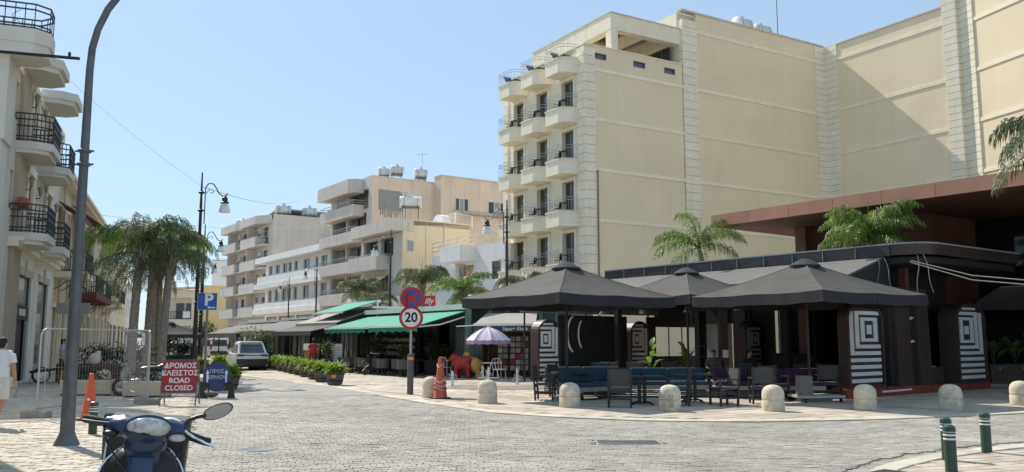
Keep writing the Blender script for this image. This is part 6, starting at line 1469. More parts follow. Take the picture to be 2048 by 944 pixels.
# fence panels
def fence(label, p, q, h=1.95):
    L = hypot(q[0] - p[0], q[1] - p[1]); t = thing('mesh_fence', label, 'fence', (*p, 0), atan2(q[1] - p[1], q[0] - p[0]))
    c = .15
    B().tube([(0, 0, .12), (0, 0, h - c), (c * .3, 0, h - c * .3), (c, 0, h), (L - c, 0, h), (L - c * .3, 0, h - c * .3), (L, 0, h - c), (L, 0, .12)], .022, 8).tube([(0, 0, .2), (L, 0, .2)], .018, 6).tube([(.2, 0, .2), (.2, 0, h)], .008, 5).build('frame', GALV, t)
    wm = B(); n = int(L / .1)
    for i in range(1, n): wm.beam((i * L / n, 0, .2), (i * L / n, 0, h), .003, .003)
    for i in range(1, 8): wm.beam((0, 0, .2 + i * (h - .2) / 8), (L, 0, .2 + i * (h - .2) / 8), .003, .003)
    wm.build('wire_mesh', GALV, t, stuff=True)
    for x in (0, L): B().cbox((x, 0, .07), .25, .62, .14).build('foot_block', CONC, t, bevel=.02)
    return t
fence('long steel mesh fence panel across the left pavement', (-10.5, 19.1), (-9.75, 23.1)); fence('steel mesh fence panel turning back behind the road closed sign', (-9.85, 23.3), (-12.0, 26.6))
nf = thing('fence_notice', 'small grey notice plate hanging on the fence panel', 'notice', (-10.2, 23.75, 1.72), R(-57)); B().box(-.18, .18, -.025, -.01, -.16, .16).build('plate', GREYW, nf); B().box(-.1, .1, -.03, -.0255, .0, .1).build('print', SHUT, nf)

# ------------------------------------------------------------------ fountain, sculpture, small cafe set, bicycle
for i, (x, y, h) in enumerate(((-2.2, 31.8, .55), (-1.25, 36.8, .6), (-.95, 34.6, .6), (.2, 33.2, .6))):
    t = thing('water_jet', ['low water jet left of the red sculpture front', 'water jet behind the domed bollard, rear one', 'water jet just above the domed bollard', 'water jet near the left armchair'][i], 'fountain', (x, y, 0), i, 'plaza water jets')
    B().lathe([(.07, 0), (.05, .04), (.035, h * .5), (.05, h * .85), (.03, h), (.005, h + .03)], 8).build('plume', WATER, t, True)
    s = B(); rg = random.Random(i)
    for k in range(46): a = rg.uniform(0, 6.3); r = rg.uniform(.02, .2); s.ball((r * cos(a), r * sin(a), h * rg.uniform(.1, 1.1) * (1 - r * 2)), rg.uniform(.008, .022), n=5, m=3)
    s.build('droplets', WATER, t, stuff=True)
bl = thing('bull_sculpture', 'glossy red and yellow bull sculpture on the plaza', 'sculpture', (-2.0, 38.6, 0), R(-8)); bl.scale = (1.12,) * 3
def remesh(o, v):
    m_ = o.modifiers.new('skin', 'REMESH'); m_.mode = 'VOXEL'; m_.voxel_size = v; m_.use_smooth_shade = True
    s_ = o.modifiers.new('smooth', 'SMOOTH'); s_.factor = .5; s_.iterations = 4; return o
b = B(); b.ball((-.1, 0, .55), .42, .3, .3).ball((-.35, 0, .62), .28, .28, .28).ball((-.56, 0, .82), .17, .16, .17).ball((-.7, 0, .74), .1, .11, .1)
for x, y in ((-.4, -.17), (-.4, .17), (.08, -.18), (.08, .18)): b.tube([(x, y, .5), (x - .02, y, .25), (x, y, .02)], [.13, .1, .11], 10)
for y in (-.12, .12): b.tube([(-.54, y, .93), (-.52, y * 1.6, 1.0), (-.55, y * 1.7, 1.07)], [.04, .03, .012], 7)
remesh(b.build('red_body', BULLR, bl, True), .03)
b = B(); b.ball((.35, .02, .5), .3, .3, .3).ball((-.1, .35, .9), .17, .16, .15).ball((.2, .3, .62), .3, .2, .22)
for y in (-.15, .2): b.tube([(.42, y, .45), (.46, y, .2), (.44, y, .02)], [.13, .1, .11], 10)
remesh(b.build('yellow_rump', BULLY, bl, True), .03)
def wchair():
    c = thing('plastic_chair', 'x', 'chair')
    B().box(-.22, .22, -.22, .2, .42, .45).build('seat', WHITEM, c)
    B().tube([(-.21, .2, .43), (-.22, .27, .75), (-.16, .29, .88), (0, .295, .91), (.16, .29, .88), (.22, .27, .75), (.21, .2, .43)], .018, 6).build('back_hoop', WHITEM, c)
    for x in (-.07, .07): B().tube([(x, .2, .44), (x, .28, .89)], .012, 5).build('back_bar', WHITEM, c)
    for x in (-.19, .19):
        for y in (-.19, .19): B().tube([(x, y, .43), (x * 1.1, y * 1.1, 0)], .017, 6).build('leg', WHITEM, c)
    return c
many(wchair(), [(-3.15, 40.3, R(160), 'white metal chair left of the red sculpture'), (-.55, 37.2, R(30), 'white metal chair right of the lilac parasol pole'), (-2.2, 41.6, R(200), 'white metal chair behind the red sculpture')], 'white metal chairs on the plaza')
def wtable():
    t = thing('bistro_table', 'x', 'table')
    B().lathe([(.42, .72), (.43, .735), (.42, .75)], 20).build('table_top', WHITEM, t)
    for a in range(3): B().tube([(.1 * cos(a * 2.1), .1 * sin(a * 2.1), .72), (.34 * cos(a * 2.1), .34 * sin(a * 2.1), 0)], .018, 6).build('leg', WHITEM, t)
    return t
many(wtable(), [(-2.75, 40.6, 0, 'white bistro table left of the red sculpture'), (-.85, 36.7, 0, 'white bistro table round the lilac parasol pole')], 'white bistro tables')
lil = parasol('small lilac and violet parasol on the plaza', .98, 1.72, 2.28, R(10), LILAC, VIOLET, 8, .17, .022, puff=.09); lil.location = (-1.02, 37.0, 0)
bk = thing('bicycle', 'dark town bicycle parked at the tub chairs', 'bicycle', (-6.9, 42.4, 0), R(62))
for x in (-.53, .53):
    wl = B().tube([(x + .34 * cos(a), 0, .35 + .34 * sin(a)) for a in [i * pi / 12 for i in range(24)]], .02, 6, closed=True).build('wheel', RUBBER, bk)
    sp_ = B()
    for i in range(12): sp_.beam((x, 0, .35), (x + .33 * cos(i * pi / 6), 0, .35 + .33 * sin(i * pi / 6)), .004, .004)
    sp_.build('spokes', GALV, wl)
    B().tube([(x + .39 * cos(a), 0, .35 + .39 * sin(a)) for a in [pi * .1 + i * pi * .08 for i in range(10)]], .014, 5).build('mudguard', BLACKM, bk)
B().tube([(-.53, 0, .35), (-.1, 0, .3), (.3, 0, .78), (-.22, 0, .72), (-.1, 0, .3)], .018, 6).tube([(-.53, 0, .35), (-.22, 0, .72)], .012, 6).tube([(.53, 0, .35), (.38, 0, .72), (.3, 0, 1.0)], .018, 6).tube([(-.22, 0, .72), (-.26, 0, .9)], .014, 6).build('frame', BLACKM, bk)
B().ball((-.28, 0, .93), .14, .08, .04).build('saddle', RUBBER, bk); B().tube([(.2, -.3, 1.06), (.3, -.15, 1.03), (.3, .15, 1.03), (.2, .3, 1.06)], .014, 6).build('handlebar', CHROME, bk)
B().box(.4, .75, -.16, .16, .75, 1.0).build('basket', BLACKM, bk); B().beam((-.1, -.15, .3), (-.1, .15, .3), .02, .02).build('pedal', RUBBER, bk)

# ------------------------------------------------------------------ overhead wires
def wire(label, p, q, sag, r=.005):
    P_ = [Vector(p).lerp(Vector(q), i / 14) - Vector((0, 0, sag * 4 * (i / 14) * (1 - i / 14))) for i in range(15)]
    tag(B().tube(P_, r, 4).build('overhead_wire', mat('wire grey', (.42, .45, .48), .6)), label, 'wire', 'thin overhead wires')
wire('overhead wire from the corner building to the tall left street lamp', (-17, 30, 11.9), (-12.8, 34.7, 8.0), .2)
wire('overhead wire running on from the first left lamp up the street', (-12.8, 34.7, 8.0), (-23, 92, 17), .6, .014)
wire('overhead wire crossing the street between the first and second lamps', (-25, 48, 9.0), (-15.5, 80, 12.0), .5, .012)
wire('lower overhead wire crossing to the far apartments', (-24, 52, 6.5), (-30, 118, 14.5), .5, .014)
wire('lowest overhead wire behind the parking sign', (-20, 42, 5.2), (-36, 122, 9.0), .4, .014)
wire('overhead wire low across the left palms', (-20, 36, 5.0), (-12.8, 34.7, 5.0), .1, .008)
# ------------------------------------------------------------------ people
def body_parts(t, pose, skin_v=.014, hands=True):
    """one continuous skin surface from tapered limbs; pose holds joint positions, local front is -y"""
    b = B(); J = {k: Vector(v) for k, v in pose.items()}
    hd = J['head']; f = J.get('face', Vector((0, -1, 0)))
    b.ball(hd, .076, .095, .118, 16, 12).ball(hd + Vector((0, -.02, -.06)), .06, .075, .065, 12, 8)
    b.tube([hd + Vector((0, -.085, .0)), hd + Vector((0, -.115, -.03)), hd + Vector((0, -.09, -.04))], [.012, .018, .012], 6)
    for s_ in (-1, 1): b.ball(hd + Vector((s_ * .078, .01, -.01)), .014, .026, .034, 8, 6)
    b.tube([hd + Vector((0, .015, -.08)), J['neck'], J['neck'] + Vector((0, 0, -.08))], [.055, .055, .07], 12)
    c = (J['sl'] + J['sr']) / 2; h = (J['hl'] + J['hr']) / 2
    b.tube([J['sl'], c + Vector((0, 0, .01)), J['sr']], [.06, .075, .06], 10)
    for q, rx, ry in ((.05, .15, .1), (.3, .165, .115), (.6, .145, .105), (.85, .155, .115), (1.0, .165, .12)):
        p = c.lerp(h, q); b.ball(p, rx, ry, .13, 14, 8)
    for s_ in 'lr':
        sh, el, wr = J['s' + s_], J['e' + s_], J['w' + s_]
        b.tube([sh, sh.lerp(el, .5), el, el.lerp(wr, .35), wr], [.058, .05, .042, .042, .028], 10)
        d = (wr - el).normalized(); side = Vector((1 if s_ == 'l' else -1, 0, 0)); fr = Vector((0, -1, 0)); fr = (fr - d * fr.dot(d)).normalized(); ln = d.cross(fr)
        pc = wr + d * .05
        b.tube([wr - d * .01, wr + d * .04, wr + d * .085], [.026, .036, .032], 10)
        for i, (o, L) in enumerate(((-.027, .066), (-.009, .078), (.009, .074), (.026, .058))):
            k0 = wr + d * .08 + fr * o * -1; k1 = k0 + d * L * .5; k2 = k1 + (d * .85 + ln * .5 * (1 if s_ == 'l' else -1)) * L * .5
            b.tube([k0, k1, k2], [.0105, .0095, .008], 7)
        b.tube([wr + d * .025 + fr * .02, wr + d * .05 + fr * .048, wr + d * .085 + fr * .055], [.014, .012, .009], 7)
        hp, kn, an = J['h' + s_], J['k' + s_], J['a' + s_]
        b.tube([hp + Vector((0, 0, .03)), hp.lerp(kn, .4), kn, kn.lerp(an, .35), an], [.095, .085, .056, .058, .038], 12)
        ft = J.get('f' + s_, an + Vector((0, -.16, -.05)))
        b.tube([an, an + Vector((0, .03, -.05)), an.lerp(ft, .6) + Vector((0, 0, -.02)), ft], [.04, .042, .042, .03], 8)
    return remesh(b.build('body', SKIN, t, True), skin_v)
def hair(t, pose, m=HAIR):
    hd = Vector(pose['head']); b = B(); b.ball(hd + Vector((0, .018, .03)), .086, .1, .105, 14, 10).ball(hd + Vector((0, .05, -.03)), .072, .06, .07, 12, 8)
    return remesh(b.build('hair', m, t, True), .012)
def shirt(t, pose, m, sleeve=.55, length=.12, name='shirt', v=.016):
    J = {k: Vector(q) for k, q in pose.items()}; c = (J['sl'] + J['sr']) / 2; h = (J['hl'] + J['hr']) / 2; b = B()
    b.tube([J['sl'] + Vector((0, 0, .0)), c + Vector((0, 0, .02)), J['sr']], [.075, .085, .075], 12)
    for q, rx, ry in ((.05, .17, .12), (.3, .19, .135), (.6, .18, .13), (.85, .185, .135), (1.0 + length, .19, .14)): b.ball(c.lerp(h, q), rx, ry, .13, 16, 8)
    for s_ in 'lr': b.tube([J['s' + s_], J['s' + s_].lerp(J['e' + s_], sleeve * .6), J['s' + s_].lerp(J['e' + s_], sleeve)], [.075, .074, .078], 12)
    return remesh(b.build(name, m, t, True), v)
def legs(t, pose, m, to=.5, name='shorts', wid=.1, v=.016):
    J = {k: Vector(q) for k, q in pose.items()}; h = (J['hl'] + J['hr']) / 2; b = B(); b.ball(h + Vector((0, 0, .02)), .182, .135, .13, 16, 8)
    for s_ in 'lr':
        if to <= 1: pts = [J['h' + s_] + Vector((0, 0, .02)), J['h' + s_].lerp(J['k' + s_], to * .5), J['h' + s_].lerp(J['k' + s_], to)]; rr = [.11, .108, .105]
        else: pts = [J['h' + s_] + Vector((0, 0, .02)), J['h' + s_].lerp(J['k' + s_], .5), J['k' + s_], J['k' + s_].lerp(J['a' + s_], .97)]; rr = [.108, .098, .075, .062]
        b.tube(pts, rr, 12)
    return remesh(b.build(name, m, t, True), v)
def shoes(t, pose, m):
    for s_ in 'lr':
        an = Vector(pose['a' + s_]); ft = Vector(pose.get('f' + s_, an + Vector((0, -.16, -.05)))); b = B()
        b.tube([an + Vector((0, .03, -.01)), an + Vector((0, .05, -.045)), an.lerp(ft, .6) + Vector((0, 0, -.022)), ft + Vector((0, -.02, -.004))], [.048, .05, .05, .038], 10)
        remesh(b.build('shoe', m, t, True), .014)
WALK = dict(head=(0, -.03, 1.63), neck=(0, 0, 1.50), sl=(.19, 0, 1.42), sr=(-.19, 0, 1.42), el=(.25, .06, 1.15), er=(-.26, .03, 1.14), wl=(.25, -.06, .91), wr=(-.27, -.04, .89),
            hl=(.09, 0, .93), hr=(-.09, 0, .93), kl=(.1, -.13, .50), kr=(-.1, .04, .50), al=(.1, -.12, .10), ar=(-.1, .28, .15), fl=(.1, -.28, .04), fr=(-.1, .17, .04))
STAND = dict(head=(0, -.02, 1.63), neck=(0, 0, 1.50), sl=(.19, 0, 1.42), sr=(-.19, 0, 1.42), el=(.27, .02, 1.15), er=(-.27, .02, 1.15), wl=(.24, -.12, .93), wr=(-.26, -.06, .90),
             hl=(.09, 0, .93), hr=(-.09, 0, .93), kl=(.1, -.02, .50), kr=(-.1, -.02, .50), al=(.11, .02, .09), ar=(-.11, .02, .09))
SIT = dict(head=(0, -.06, 1.25), neck=(0, .0, 1.10), sl=(.19, .02, 1.03), sr=(-.19, .02, 1.03), el=(.25, -.04, .78), er=(-.25, -.04, .78), wl=(.12, -.28, .74), wr=(-.12, -.28, .74),
           hl=(.1, .05, .54), hr=(-.1, .05, .54), kl=(.12, -.38, .52), kr=(-.12, -.38, .52), al=(.12, -.40, .09), ar=(-.12, -.40, .09))
p = thing('person', 'person in white t shirt and cream shorts walking away at the left edge', 'person', (-10.17, 17.1, 0), R(186))
body_parts(p, WALK, .0075); hair(p, WALK); shirt(p, WALK, WSHIRT, .62, .25); legs(p, WALK, SHORTS, .92); shoes(p, WALK, DARKC)
wr_ = Vector(WALK['wr']); B().tube([(wr_.x + .034 * cos(a), wr_.y + .034 * sin(a) - .002, wr_.z + .035) for a in [i * pi / 6 for i in range(12)]], .009, 5, closed=True).build('wrist_band', INK, p)
p = thing('person', 'person in red t shirt and dark trousers seen from behind at the host stand', 'person', (-10.7, 46.2, 0), R(190)); body_parts(p, STAND, .016); hair(p, STAND); shirt(p, STAND, REDSH); legs(p, STAND, DARKC, 2, 'trousers'); shoes(p, STAND, DARKC)
p = thing('person', 'person in light blue shirt half hidden behind the tall street light pole', 'person', (-17.6, 33.6, 0), R(120)); body_parts(p, STAND, .016); hair(p, STAND); shirt(p, STAND, BLUESH); legs(p, STAND, DARKC, .9); shoes(p, STAND, DARKC)
p = thing('person', 'dark silhouetted person seated in the shade before the inner spiral panel', 'person', (8.1, 29.4, -.02), R(20)); body_parts(p, SIT, .016); hair(p, SIT); shirt(p, SIT, DARKC, .9); legs(p, SIT, DARKC, 2, 'trousers'); shoes(p, SIT, DARKC)
p = thing('person', 'second dark person seated in the pavilion, left of the silhouette', 'person', (7.1, 30.2, -.02), R(-25)); body_parts(p, SIT, .016); hair(p, SIT); shirt(p, SIT, mat('grey cloth', (.1, .1, .1), .9), .9); legs(p, SIT, DARKC, 2, 'trousers'); shoes(p, SIT, DARKC)
many(dchair(), [(8.1, 29.45, R(20), 'black armchair carrying the silhouetted person'), (7.1, 30.25, R(-25), 'black armchair carrying the second seated person')], G9)
# cart and bags beside the person in blue
ct = thing('hand_cart', 'dark two wheeled hand cart beside the person in blue', 'cart', (-18.6, 34.0, 0), R(25))
for y in (-.25, .25): B().tube([(.3 * cos(a), y, .32 + .3 * sin(a)) for a in [i * pi / 9 for i in range(18)]], .022, 6, closed=True).build('wheel', RUBBER, ct)
B().slab((-.4, -.22, .5), (.7, -.22, .62), (.7, .22, .62), (-.4, .22, .5), .1).build('tray', DARKC, ct); B().beam((.7, -.2, .6), (1.3, -.2, .95), .03, .03).beam((.7, .2, .6), (1.3, .2, .95), .03, .03).beam((1.3, -.2, .95), (1.3, .2, .95), .03, .03).beam((-.3, -.2, .5), (-.4, -.2, .02), .03, .03).beam((-.3, .2, .5), (-.4, .2, .02), .03, .03).build('handle', GALV, ct)
bg_ = thing('plastic_bag', 'white plastic bag resting on the long brown planter', 'bag', (-17.0, 35.0, .72)); b = B(); b.ball((0, 0, .22), .26, .2, .24).ball((.12, 0, .42), .12, .1, .14).ball((-.1, .05, .15), .22, .2, .16); remesh(b.build('bag', SIGNW, bg_, True), .03)

# ------------------------------------------------------------------ vehicles
def car(label, L, W, H, paint, kind='suv', belt=.95, roof0=.35, roof1=.30):
    """local front is +y, rear bumper at y=0"""
    t = thing('parked_car' if kind != 'suv' else 'car', label, 'car')
    hw_ = W / 2; gz = .22
    low = [(0.06, .38), (.0, .55), (.03, belt - .08), (.12, belt), (L - 1.15, belt), (L - .25, belt - .18), (L - .02, .62), (L, .4), (L - .1, gz), (.25, gz)]
    s = B(); n = len(low)
    secs = [(-hw_ * .86, .93), (-hw_ * .97, 1.0), (-hw_, .99), (-hw_ * .99, 1.0), (0, 1.0), (hw_ * .99, 1.0), (hw_, .99), (hw_ * .97, 1.0), (hw_ * .86, .93)]
    secs = [(-hw_, .92), (-hw_ * .95, .985), (-hw_ * .6, 1.0), (0, 1.006), (hw_ * .6, 1.0), (hw_ * .95, .985), (hw_, .92)]
    cy, cz = L / 2, .6
    vs = [(x, cy + (y - cy) * k, cz + (z - cz) * (k if z > cz else 1)) for x, k in secs for y, z in low]; fs = []
    for a in range(len(secs) - 1):
        for i in range(n): fs.append((a * n + i, a * n + (i + 1) % n, (a + 1) * n + (i + 1) % n, (a + 1) * n + i))
    fs.append(tuple(range(n - 1, -1, -1))); fs.append(tuple((len(secs) - 1) * n + i for i in range(n)))
    s.add(vs, fs).build('body', paint, t, True, ang=.6)
    # cabin
    r0, r1, b0, b1 = roof0, L - 2.1 if kind != 'van' else L - 1.3, .06, L - 1.25 if kind != 'van' else L - .6
    r0 = .78 if kind == 'suv' else r0
    cab = B(); tw, bw_ = hw_ * (.68 if kind == 'suv' else .78), hw_ * (.88 if kind == 'suv' else .95)
    base = [(-bw_, b0), (bw_, b0), (bw_, b1), (-bw_, b1)]; top = [(-tw, r0), (tw, r0), (tw, r1), (-tw, r1)]; mid = [(-(tw + .05), r0 - .05), (tw + .05, r0 - .05), (tw + .05, r1 + .1), (-(tw + .05), r1 + .1)]
    vs = [(x, y, belt - .03) for x, y in base] + [(x, y, H - .09) for x, y in mid] + [(x, y, H - .015) for x, y in top] + [(x * .8, y + (.15 if y < L / 2 else -.15), H) for x, y in top]; fs = []
    for a in range(3):
        for i in range(4): fs.append((a * 4 + i, a * 4 + (i + 1) % 4, (a + 1) * 4 + (i + 1) % 4, (a + 1) * 4 + i))
    fs.append((12, 13, 14, 15)); cab.add(vs, fs).build('roof', paint, t, True, bevel=.03, ang=.5)
    def lerp3(a, b_, f): return tuple(a[i] + (b_[i] - a[i]) * f for i in range(3))
    def pane(name, bl_, br_, tr_, tl_, off, m=GLASS):
        B().slab(*[tuple(c + o for c, o in zip(q, off)) for q in (bl_, br_, tr_, tl_)], .02).build(name, m, t)
    zb, zt2 = belt + .05, H - .17
    def xs(z): f = (z - belt) / (H - .09 - belt); return bw_ + (tw + .05 - bw_) * f
    def yr(z): f = (z - belt) / (H - .09 - belt); return b0 + (r0 - .05 - b0) * f
    def yf(z): f = (z - belt) / (H - .09 - belt); return b1 + (r1 + .1 - b1) * f
    pane('rear_window', (-xs(zb) * .84, yr(zb), zb), (xs(zb) * .84, yr(zb), zb), (xs(zt2) * .84, yr(zt2), zt2), (-xs(zt2) * .84, yr(zt2), zt2), (0, -.012, 0))
    pane('windscreen', (xs(zb) * .9, yf(zb), zb), (-xs(zb) * .9, yf(zb), zb), (-xs(zt2) * .9, yf(zt2), zt2), (xs(zt2) * .9, yf(zt2), zt2), (0, .012, 0))
    for sg_ in (-1, 1):
        segs = 3
        for k in range(segs):
            f0, f1 = (k + .06) / segs, (k + .94) / segs
            def pt(f, z): return (sg_ * xs(z), yr(z) + .18 + (yf(z) - .2 - yr(z) - .18) * f, z)
            q = (pt(f0, zb), pt(f1, zb), pt(f1, zt2), pt(f0, zt2)); q = q if sg_ < 0 else q[::-1]
            pane('side_window', *q[::1], (sg_ * .014, 0, 0))
        B().box(*sorted((sg_ * hw_ * .99, sg_ * (hw_ + .16))), b1 - .5, b1 - .38, belt + .02, belt + .17).build('wing_mirror', paint, t, bevel=.03)
    for y in (.78, L - .85):
        for sg_ in (-1, 1):
            x = sg_ * (hw_ - .12); b = B().tube([(x - .11, y, .33), (x - .09, y, .33), (x + .09, y, .33), (x + .11, y, .33)], [.30, .335, .335, .30], 20).build('wheel', RUBBER, t, True)
            B().tube([(sg_ * (hw_ - .02), y, .33), (sg_ * (hw_ + .005), y, .33)], .2, 16).build('rim', GALV, b)
            B().prism([(y + .4 * cos(a), .33 + .4 * sin(a)) for a in [i * pi / 10 for i in range(11)]], *sorted((sg_ * (hw_ - .14), sg_ * (hw_ * .962))), 'yz').build('wheel_arch', RUBBER, t)
    B().box(-hw_ * .93, hw_ * .93, -.04, .16, .33, .64).build('rear_bumper', BLKPL, t, bevel=.04); B().box(-hw_ * .8, hw_ * .8, .1, L - .2, .18, .3).build('underbody', RUBBER, t)
    if kind == 'van':
        for sg_ in (-1, 1): B().box(*sorted((sg_ * hw_ * .82, sg_ * hw_ * .97)), -.03, .1, belt - .25, belt + .25).build('tail_light', LAMPR, t)
    else:
        for sg_ in (-1, 1): B().box(*sorted((sg_ * hw_ * .5, sg_ * hw_ * .93)), -.015, .12, belt - .16, belt - .06).build('tail_light', LAMPR, t, bevel=.02)
        B().box(-hw_ * .5, hw_ * .5, .0, .08, belt - .13, belt - .09).build('trim_strip', BLKPL, t)
        B().box(-tw * .95, tw * .95, r0 - .22, r0 + .05, H - .06, H - .02).build('spoiler', paint, t, bevel=.015)
    B().box(-.26, .26, -.03 if kind == 'van' else -.015, .04, belt - .36, belt - .25).build('number_plate', mat('pale plate', (.62, .58, .40), .5), t)
    B().tube([(0, L * .35, H), (0, L * .33, H + .14)], .012, 5).build('aerial', BLKPL, t)
    return t
HD = atan2(.823, -.50) - pi / 2
c1 = car('white compact suv seen from behind driving up the street', 4.3, 1.84, 1.62, CARW); c1.location = (-14.6, 48.3, 0); c1.rotation_euler = (0, 0, HD - R(6))
c2 = car('white van parked at the far left of the street, rear to us', 4.4, 1.85, 1.88, CARW, 'van', 1.05, .12); c2.location = (-28.3, 83, 0); c2.rotation_euler = (0, 0, HD + R(4))
c3 = car('silver car parked left of the white van', 4.2, 1.75, 1.48, CARS, 'car', .9, .5); c3.location = (-31.2, 84, 0); c3.rotation_euler = (0, 0, HD + R(60))
c4 = car('white car half hidden behind the black street parasol', 4.2, 1.75, 1.48, CARW, 'car', .9, .5); c4.location = (-29.5, 76, 0); c4.rotation_euler = (0, 0, R(75))
# parked motorcycle by the road closed sign
mc = thing('motorcycle', 'parked silver motor scooter with black seat behind the road closed sign', 'motorcycle', (-11.35, 26.6, 0), R(25))
for x in (-.62, .62):
    B().tube([(x - 0 + .25 * cos(a), 0, .28 + .25 * sin(a)) for a in [i * pi / 10 for i in range(20)]], .055, 8, closed=True).build('wheel', RUBBER, mc); B().lathe([(.14, -.05), (.14, .05)], 12, (0, 0, 0)) 
b = B(); b.ball((.25, 0, .55), .45, .18, .22).ball((-.15, 0, .4), .4, .17, .14).ball((-.55, 0, .6), .14, .2, .3).ball((-.6, 0, .95), .09, .2, .07).ball((-.6, 0, .35), .22, .1, .12); remesh(b.build('fairing', mat('silver fairing', (.27, .28, .27), .35), mc, True), .025)
b = B(); b.ball((.3, 0, .82), .5, .17, .1).ball((.55, 0, .88), .2, .15, .1); remesh(b.build('seat', BLKPL, mc, True), .025)
B().tube([(-.5, -.34, 1.08), (-.6, -.1, 1.04), (-.6, .1, 1.04), (-.5, .34, 1.08)], .018, 6).build('handlebar', BLACKM, mc)
for y in (-.3, .3): B().tube([(-.55, y, 1.06), (-.6, y * 1.1, 1.25)], .008, 5).ball((-.6, y * 1.15, 1.3), .02, .07, .05).build('mirror', BLKPL, mc)
B().slab((-.72, -.2, 1.0), (-.72, .2, 1.0), (-.6, .17, 1.35), (-.6, -.17, 1.35), .01).build('windshield', GLASSL, mc)
# ---- foreground scooter, seen from the front (local front is -y)
sc = thing('scooter', 'blue motor scooter with round mirror and black top box in the near foreground', 'scooter', (-2.36, 5.35, 0), R(18))
sc.rotation_euler = (0, R(5), R(18)); sc.scale = (1.04, 1.04, 1.07)
def sweep(name, secs, m, n=20, smooth=True, par=sc, cap=True):
    """superellipse sections: (centre, half width, half depth, tilt)"""
    s = B(); vs = []; fs = []
    for (c, hx, hy, e) in secs:
        for j in range(n):
            a = 2 * pi * j / n; ca, sa = cos(a), sin(a)
            vs.append((c[0] + hx * abs(ca) ** e * (1 if ca > 0 else -1), c[1] + hy * abs(sa) ** e * (1 if sa > 0 else -1), c[2]))
    for i in range(len(secs) - 1):
        for j in range(n): fs.append((i * n + j, i * n + (j + 1) % n, (i + 1) * n + (j + 1) % n, (i + 1) * n + j))
    if cap: fs += [tuple(range(n - 1, -1, -1)), tuple((len(secs) - 1) * n + j for j in range(n))]
    return s.add(vs, fs).build(name, m, par, smooth, ang=1.0)
# headset: blue casting tapering down into the steering column cover
hs = B(); b = hs
b.ball((0, -.02, 1.075), .135, .12, .085).ball((-.1, .0, 1.09), .13, .08, .06).ball((.1, .0, 1.085), .13, .08, .06).ball((0, -.01, 1.0), .125, .09, .1).ball((0, -.01, .93), .10, .075, .1).ball((0, -.005, .87), .07, .06, .09)
b.tube([(-.24, .03, 1.10), (-.12, .01, 1.10)], [.036, .06], 12).tube([(.12, .01, 1.09), (.22, .03, 1.08)], [.06, .04], 12)
remesh(hs.build('headset', SCB, sc, True), .009)
hl = B(); hl.ball((.015, -.085, 1.10), .122, .06, .058, 20, 12); hl.build('headlight', LENS, sc, True)
rim = B(); rim.tube([(.015 + .125 * cos(a), -.083 - .008 * sin(a), 1.10 + .062 * sin(a)) for a in [i * pi / 16 for i in range(32)]], .0075, 6, closed=True).build('headlight_rim', SCB, sc, True)
B().tube([(-.24, .0, 1.09), (-.2, -.06, 1.0), (-.12, -.1, .9), (-.06, -.09, .84)], .006, 6).tube([(.24, .0, 1.06), (.22, -.05, .97), (.14, -.1, .9), (.07, -.09, .84)], .006, 6).build('control_cable', BLKPL, sc, True)
B().tube([(-.128, -.045, 1.03), (-.09, -.085, .97), (0, -.104, .945), (.09, -.085, .97), (.128, -.045, 1.03)], .003, 5).build('panel_seam', BLKPL, sc)
B().prism([(-.02, 1.058), (.03, 1.055), (.028, 1.066), (-.018, 1.069)], -.142, -.137).build('badge', INK, sc)
B().tube([(-.23, .03, 1.10), (-.26, .035, 1.105), (-.34, .06, 1.115), (-.36, .065, 1.115)], [.02, .026, .025, .022], 12).build('left_grip', RUBBER, sc, True); B().tube([(.2, .03, 1.085), (.24, .04, 1.05), (.33, .075, 1.02), (.36, .085, 1.015)], [.02, .026, .025, .027], 12).build('right_grip', RUBBER, sc, True)
B().tube([(.2, -.02, 1.09), (.27, -.02, 1.05), (.34, -.0, 1.015), (.385, .02, 1.0), (.395, .025, .975)], [.012, .009, .008, .008, .01], 8).build('brake_lever', CHROME, sc, True); B().tube([(-.2, -.02, 1.10), (-.28, -.01, 1.105), (-.36, .02, 1.11)], [.012, .009, .008], 8).build('clutch_lever', BLKPL, sc, True)
B().ball((.175, -.06, 1.045), .05, .035, .022, 14, 8).build('indicator', LENS, sc, True); B().ball((-.19, -.055, 1.05), .045, .035, .022, 14, 8).build('indicator', BLKPL, sc, True)
mi = B().tube([(.2, .03, 1.11), (.225, .035, 1.14), (.265, .04, 1.16), (.32, .045, 1.175)], [.014, .014, .012, .012], 10).build('mirror_stem', BLKPL, sc, True)
mh = B(); mp = [Vector((.385 + .085 * cos(a) + .02 * sin(a), .045, 1.20 + .052 * sin(a) + .018 * cos(a))) for a in [i * pi / 14 for i in range(28)]]
mh.add([tuple(p) for p in mp] + [(p.x, .075, p.z) for p in mp], [tuple(range(28)), tuple(range(55, 27, -1))] + [(i, 28 + i, 28 + (i + 1) % 28, (i + 1) % 28) for i in range(28)]).build('mirror_housing', BLKPL, mi, True)
cen = Vector((.385, 0, 1.20)); B().add([(cen.x + (p.x - cen.x) * .9, .0445, cen.z + (p.z - cen.z) * .9) for p in mp], [tuple(range(27, -1, -1))]).build('mirror_glass', mat('mirror glass', (.32, .33, .35), .06, .05, 4, metal=.9), mi)
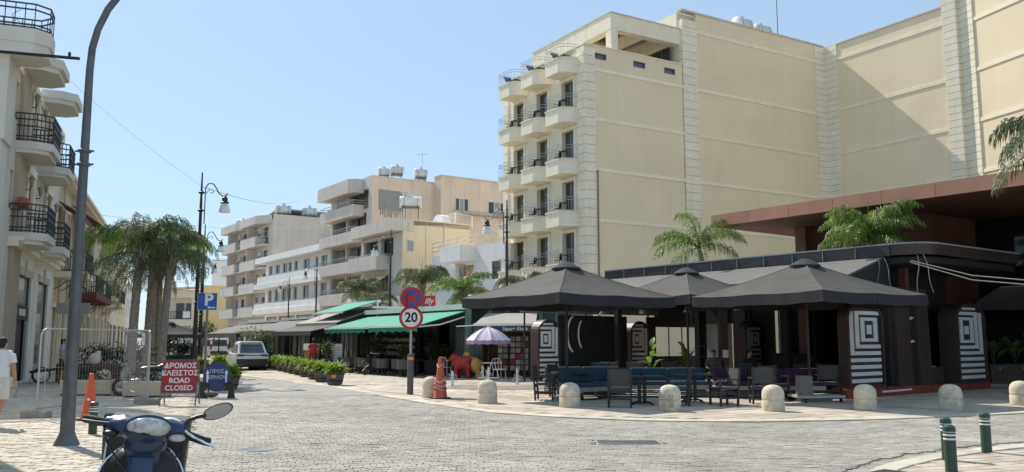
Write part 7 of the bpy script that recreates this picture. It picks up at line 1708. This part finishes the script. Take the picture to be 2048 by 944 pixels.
# leg shield: curved sheet with chrome edge
vs = []; fs = []; nz_, nx_ = 16, 14
def lsw(f): return .235 * (1 - max(0, (f - .72) / .28) ** 2.2 * .55) * (.9 + .1 * min(1, f * 3))
edge = []
for i in range(nz_ + 1):
    f = i / nz_; z = .30 + .68 * f; w_ = lsw(f)
    for j in range(nx_ + 1):
        g_ = j / nx_ * 2 - 1; vs.append((w_ * g_, -.10 + .11 * abs(g_) ** 2.2 + .05 * (1 - f) * -1 + .06 * f, z))
    edge.append((w_, vs[-1][1], z))
for i in range(nz_):
    for j in range(nx_): a = i * (nx_ + 1) + j; fs.append((a, a + 1, a + nx_ + 2, a + nx_ + 1))
ls = B().add(vs, fs).build('leg_shield', mat('black leg shield cover', (.012, .012, .013), .5, .2, 9), sc, True)
so_ = ls.modifiers.new('thick', 'SOLIDIFY'); so_.thickness = .012
tp = [vs[nz_ * (nx_ + 1) + j] for j in range(nx_ + 1)]
B().tube([(-x, y, z) for x, y, z in edge] + tp[1:-1] + edge[::-1], .0085, 6).build('edge_trim', CHROME, sc, True)
sweep('column_cover', [((0, -.10, .28), .05, .05, .8), ((0, -.115, .45), .062, .05, .8), ((0, -.11, .65), .072, .045, .8), ((0, -.095, .82), .08, .045, .8), ((0, -.07, .93), .07, .04, .8)], SCB)
B().tube([(.02, -.18, .66), (.02, -.162, .66)], .045, 16).build('horn_disc', BLKPL, sc, True); B().tube([(.02, -.19, .665), (.02, -.182, .665)], .014, 12).build('horn_badge', CHROME, sc, True)
# wheels, mudguard, floor, rear body, seat, box
for y, x in ((-.24, 0), (1.02, 0)): B().tube([(x, y + .17 * cos(a), .235 + .17 * sin(a)) for a in [i * pi / 12 for i in range(24)]], .062, 10, closed=True).build('wheel', RUBBER, sc, True)
b = B(); b.ball((0, -.24, .36), .085, .24, .13); remesh(b.build('mudguard', SCB, sc, True), .012)
B().box(-.2, .2, 0.0, .42, .24, .29).build('floor_board', BLKPL, sc, bevel=.02)
b = B(); b.ball((0, .82, .52), .21, .42, .24).ball((-.17, .9, .45), .1, .32, .18).ball((.17, .9, .45), .1, .32, .18).ball((0, .5, .42), .13, .16, .2); remesh(b.build('rear_cowl', SCB, sc, True), .015)
b = B(); b.ball((0, .6, .80), .15, .28, .075).ball((0, .9, .82), .14, .2, .07); remesh(b.build('seat', SEATC, sc, True), .012)
bx = B().box(-.34, .20, 1.05, 1.45, .62, 1.05).build('top_box', mat('black box vinyl', (.016, .016, .018), .5, .15, 6), sc, bevel=.025)
B().box(-.335, .19, 1.044, 1.05, .985, .997).box(-.335, -.323, 1.044, 1.05, .64, .985).build('white_piping', STRIPE, bx)
b = B(); b.ball((.06, 1.0, 1.0), .11, .16, .07); remesh(b.build('helmet_pad', SEATC, sc, True), .012)
B().box(-.03, .03, .9, 1.2, .6, .74).build('carrier', CHROME, sc)
B().beam((.12, .5, .2), (.2, .55, .0), .02, .02).beam((-.12, .5, .2), (-.2, .55, .0), .02, .02).build('stand', BLACKM, sc)
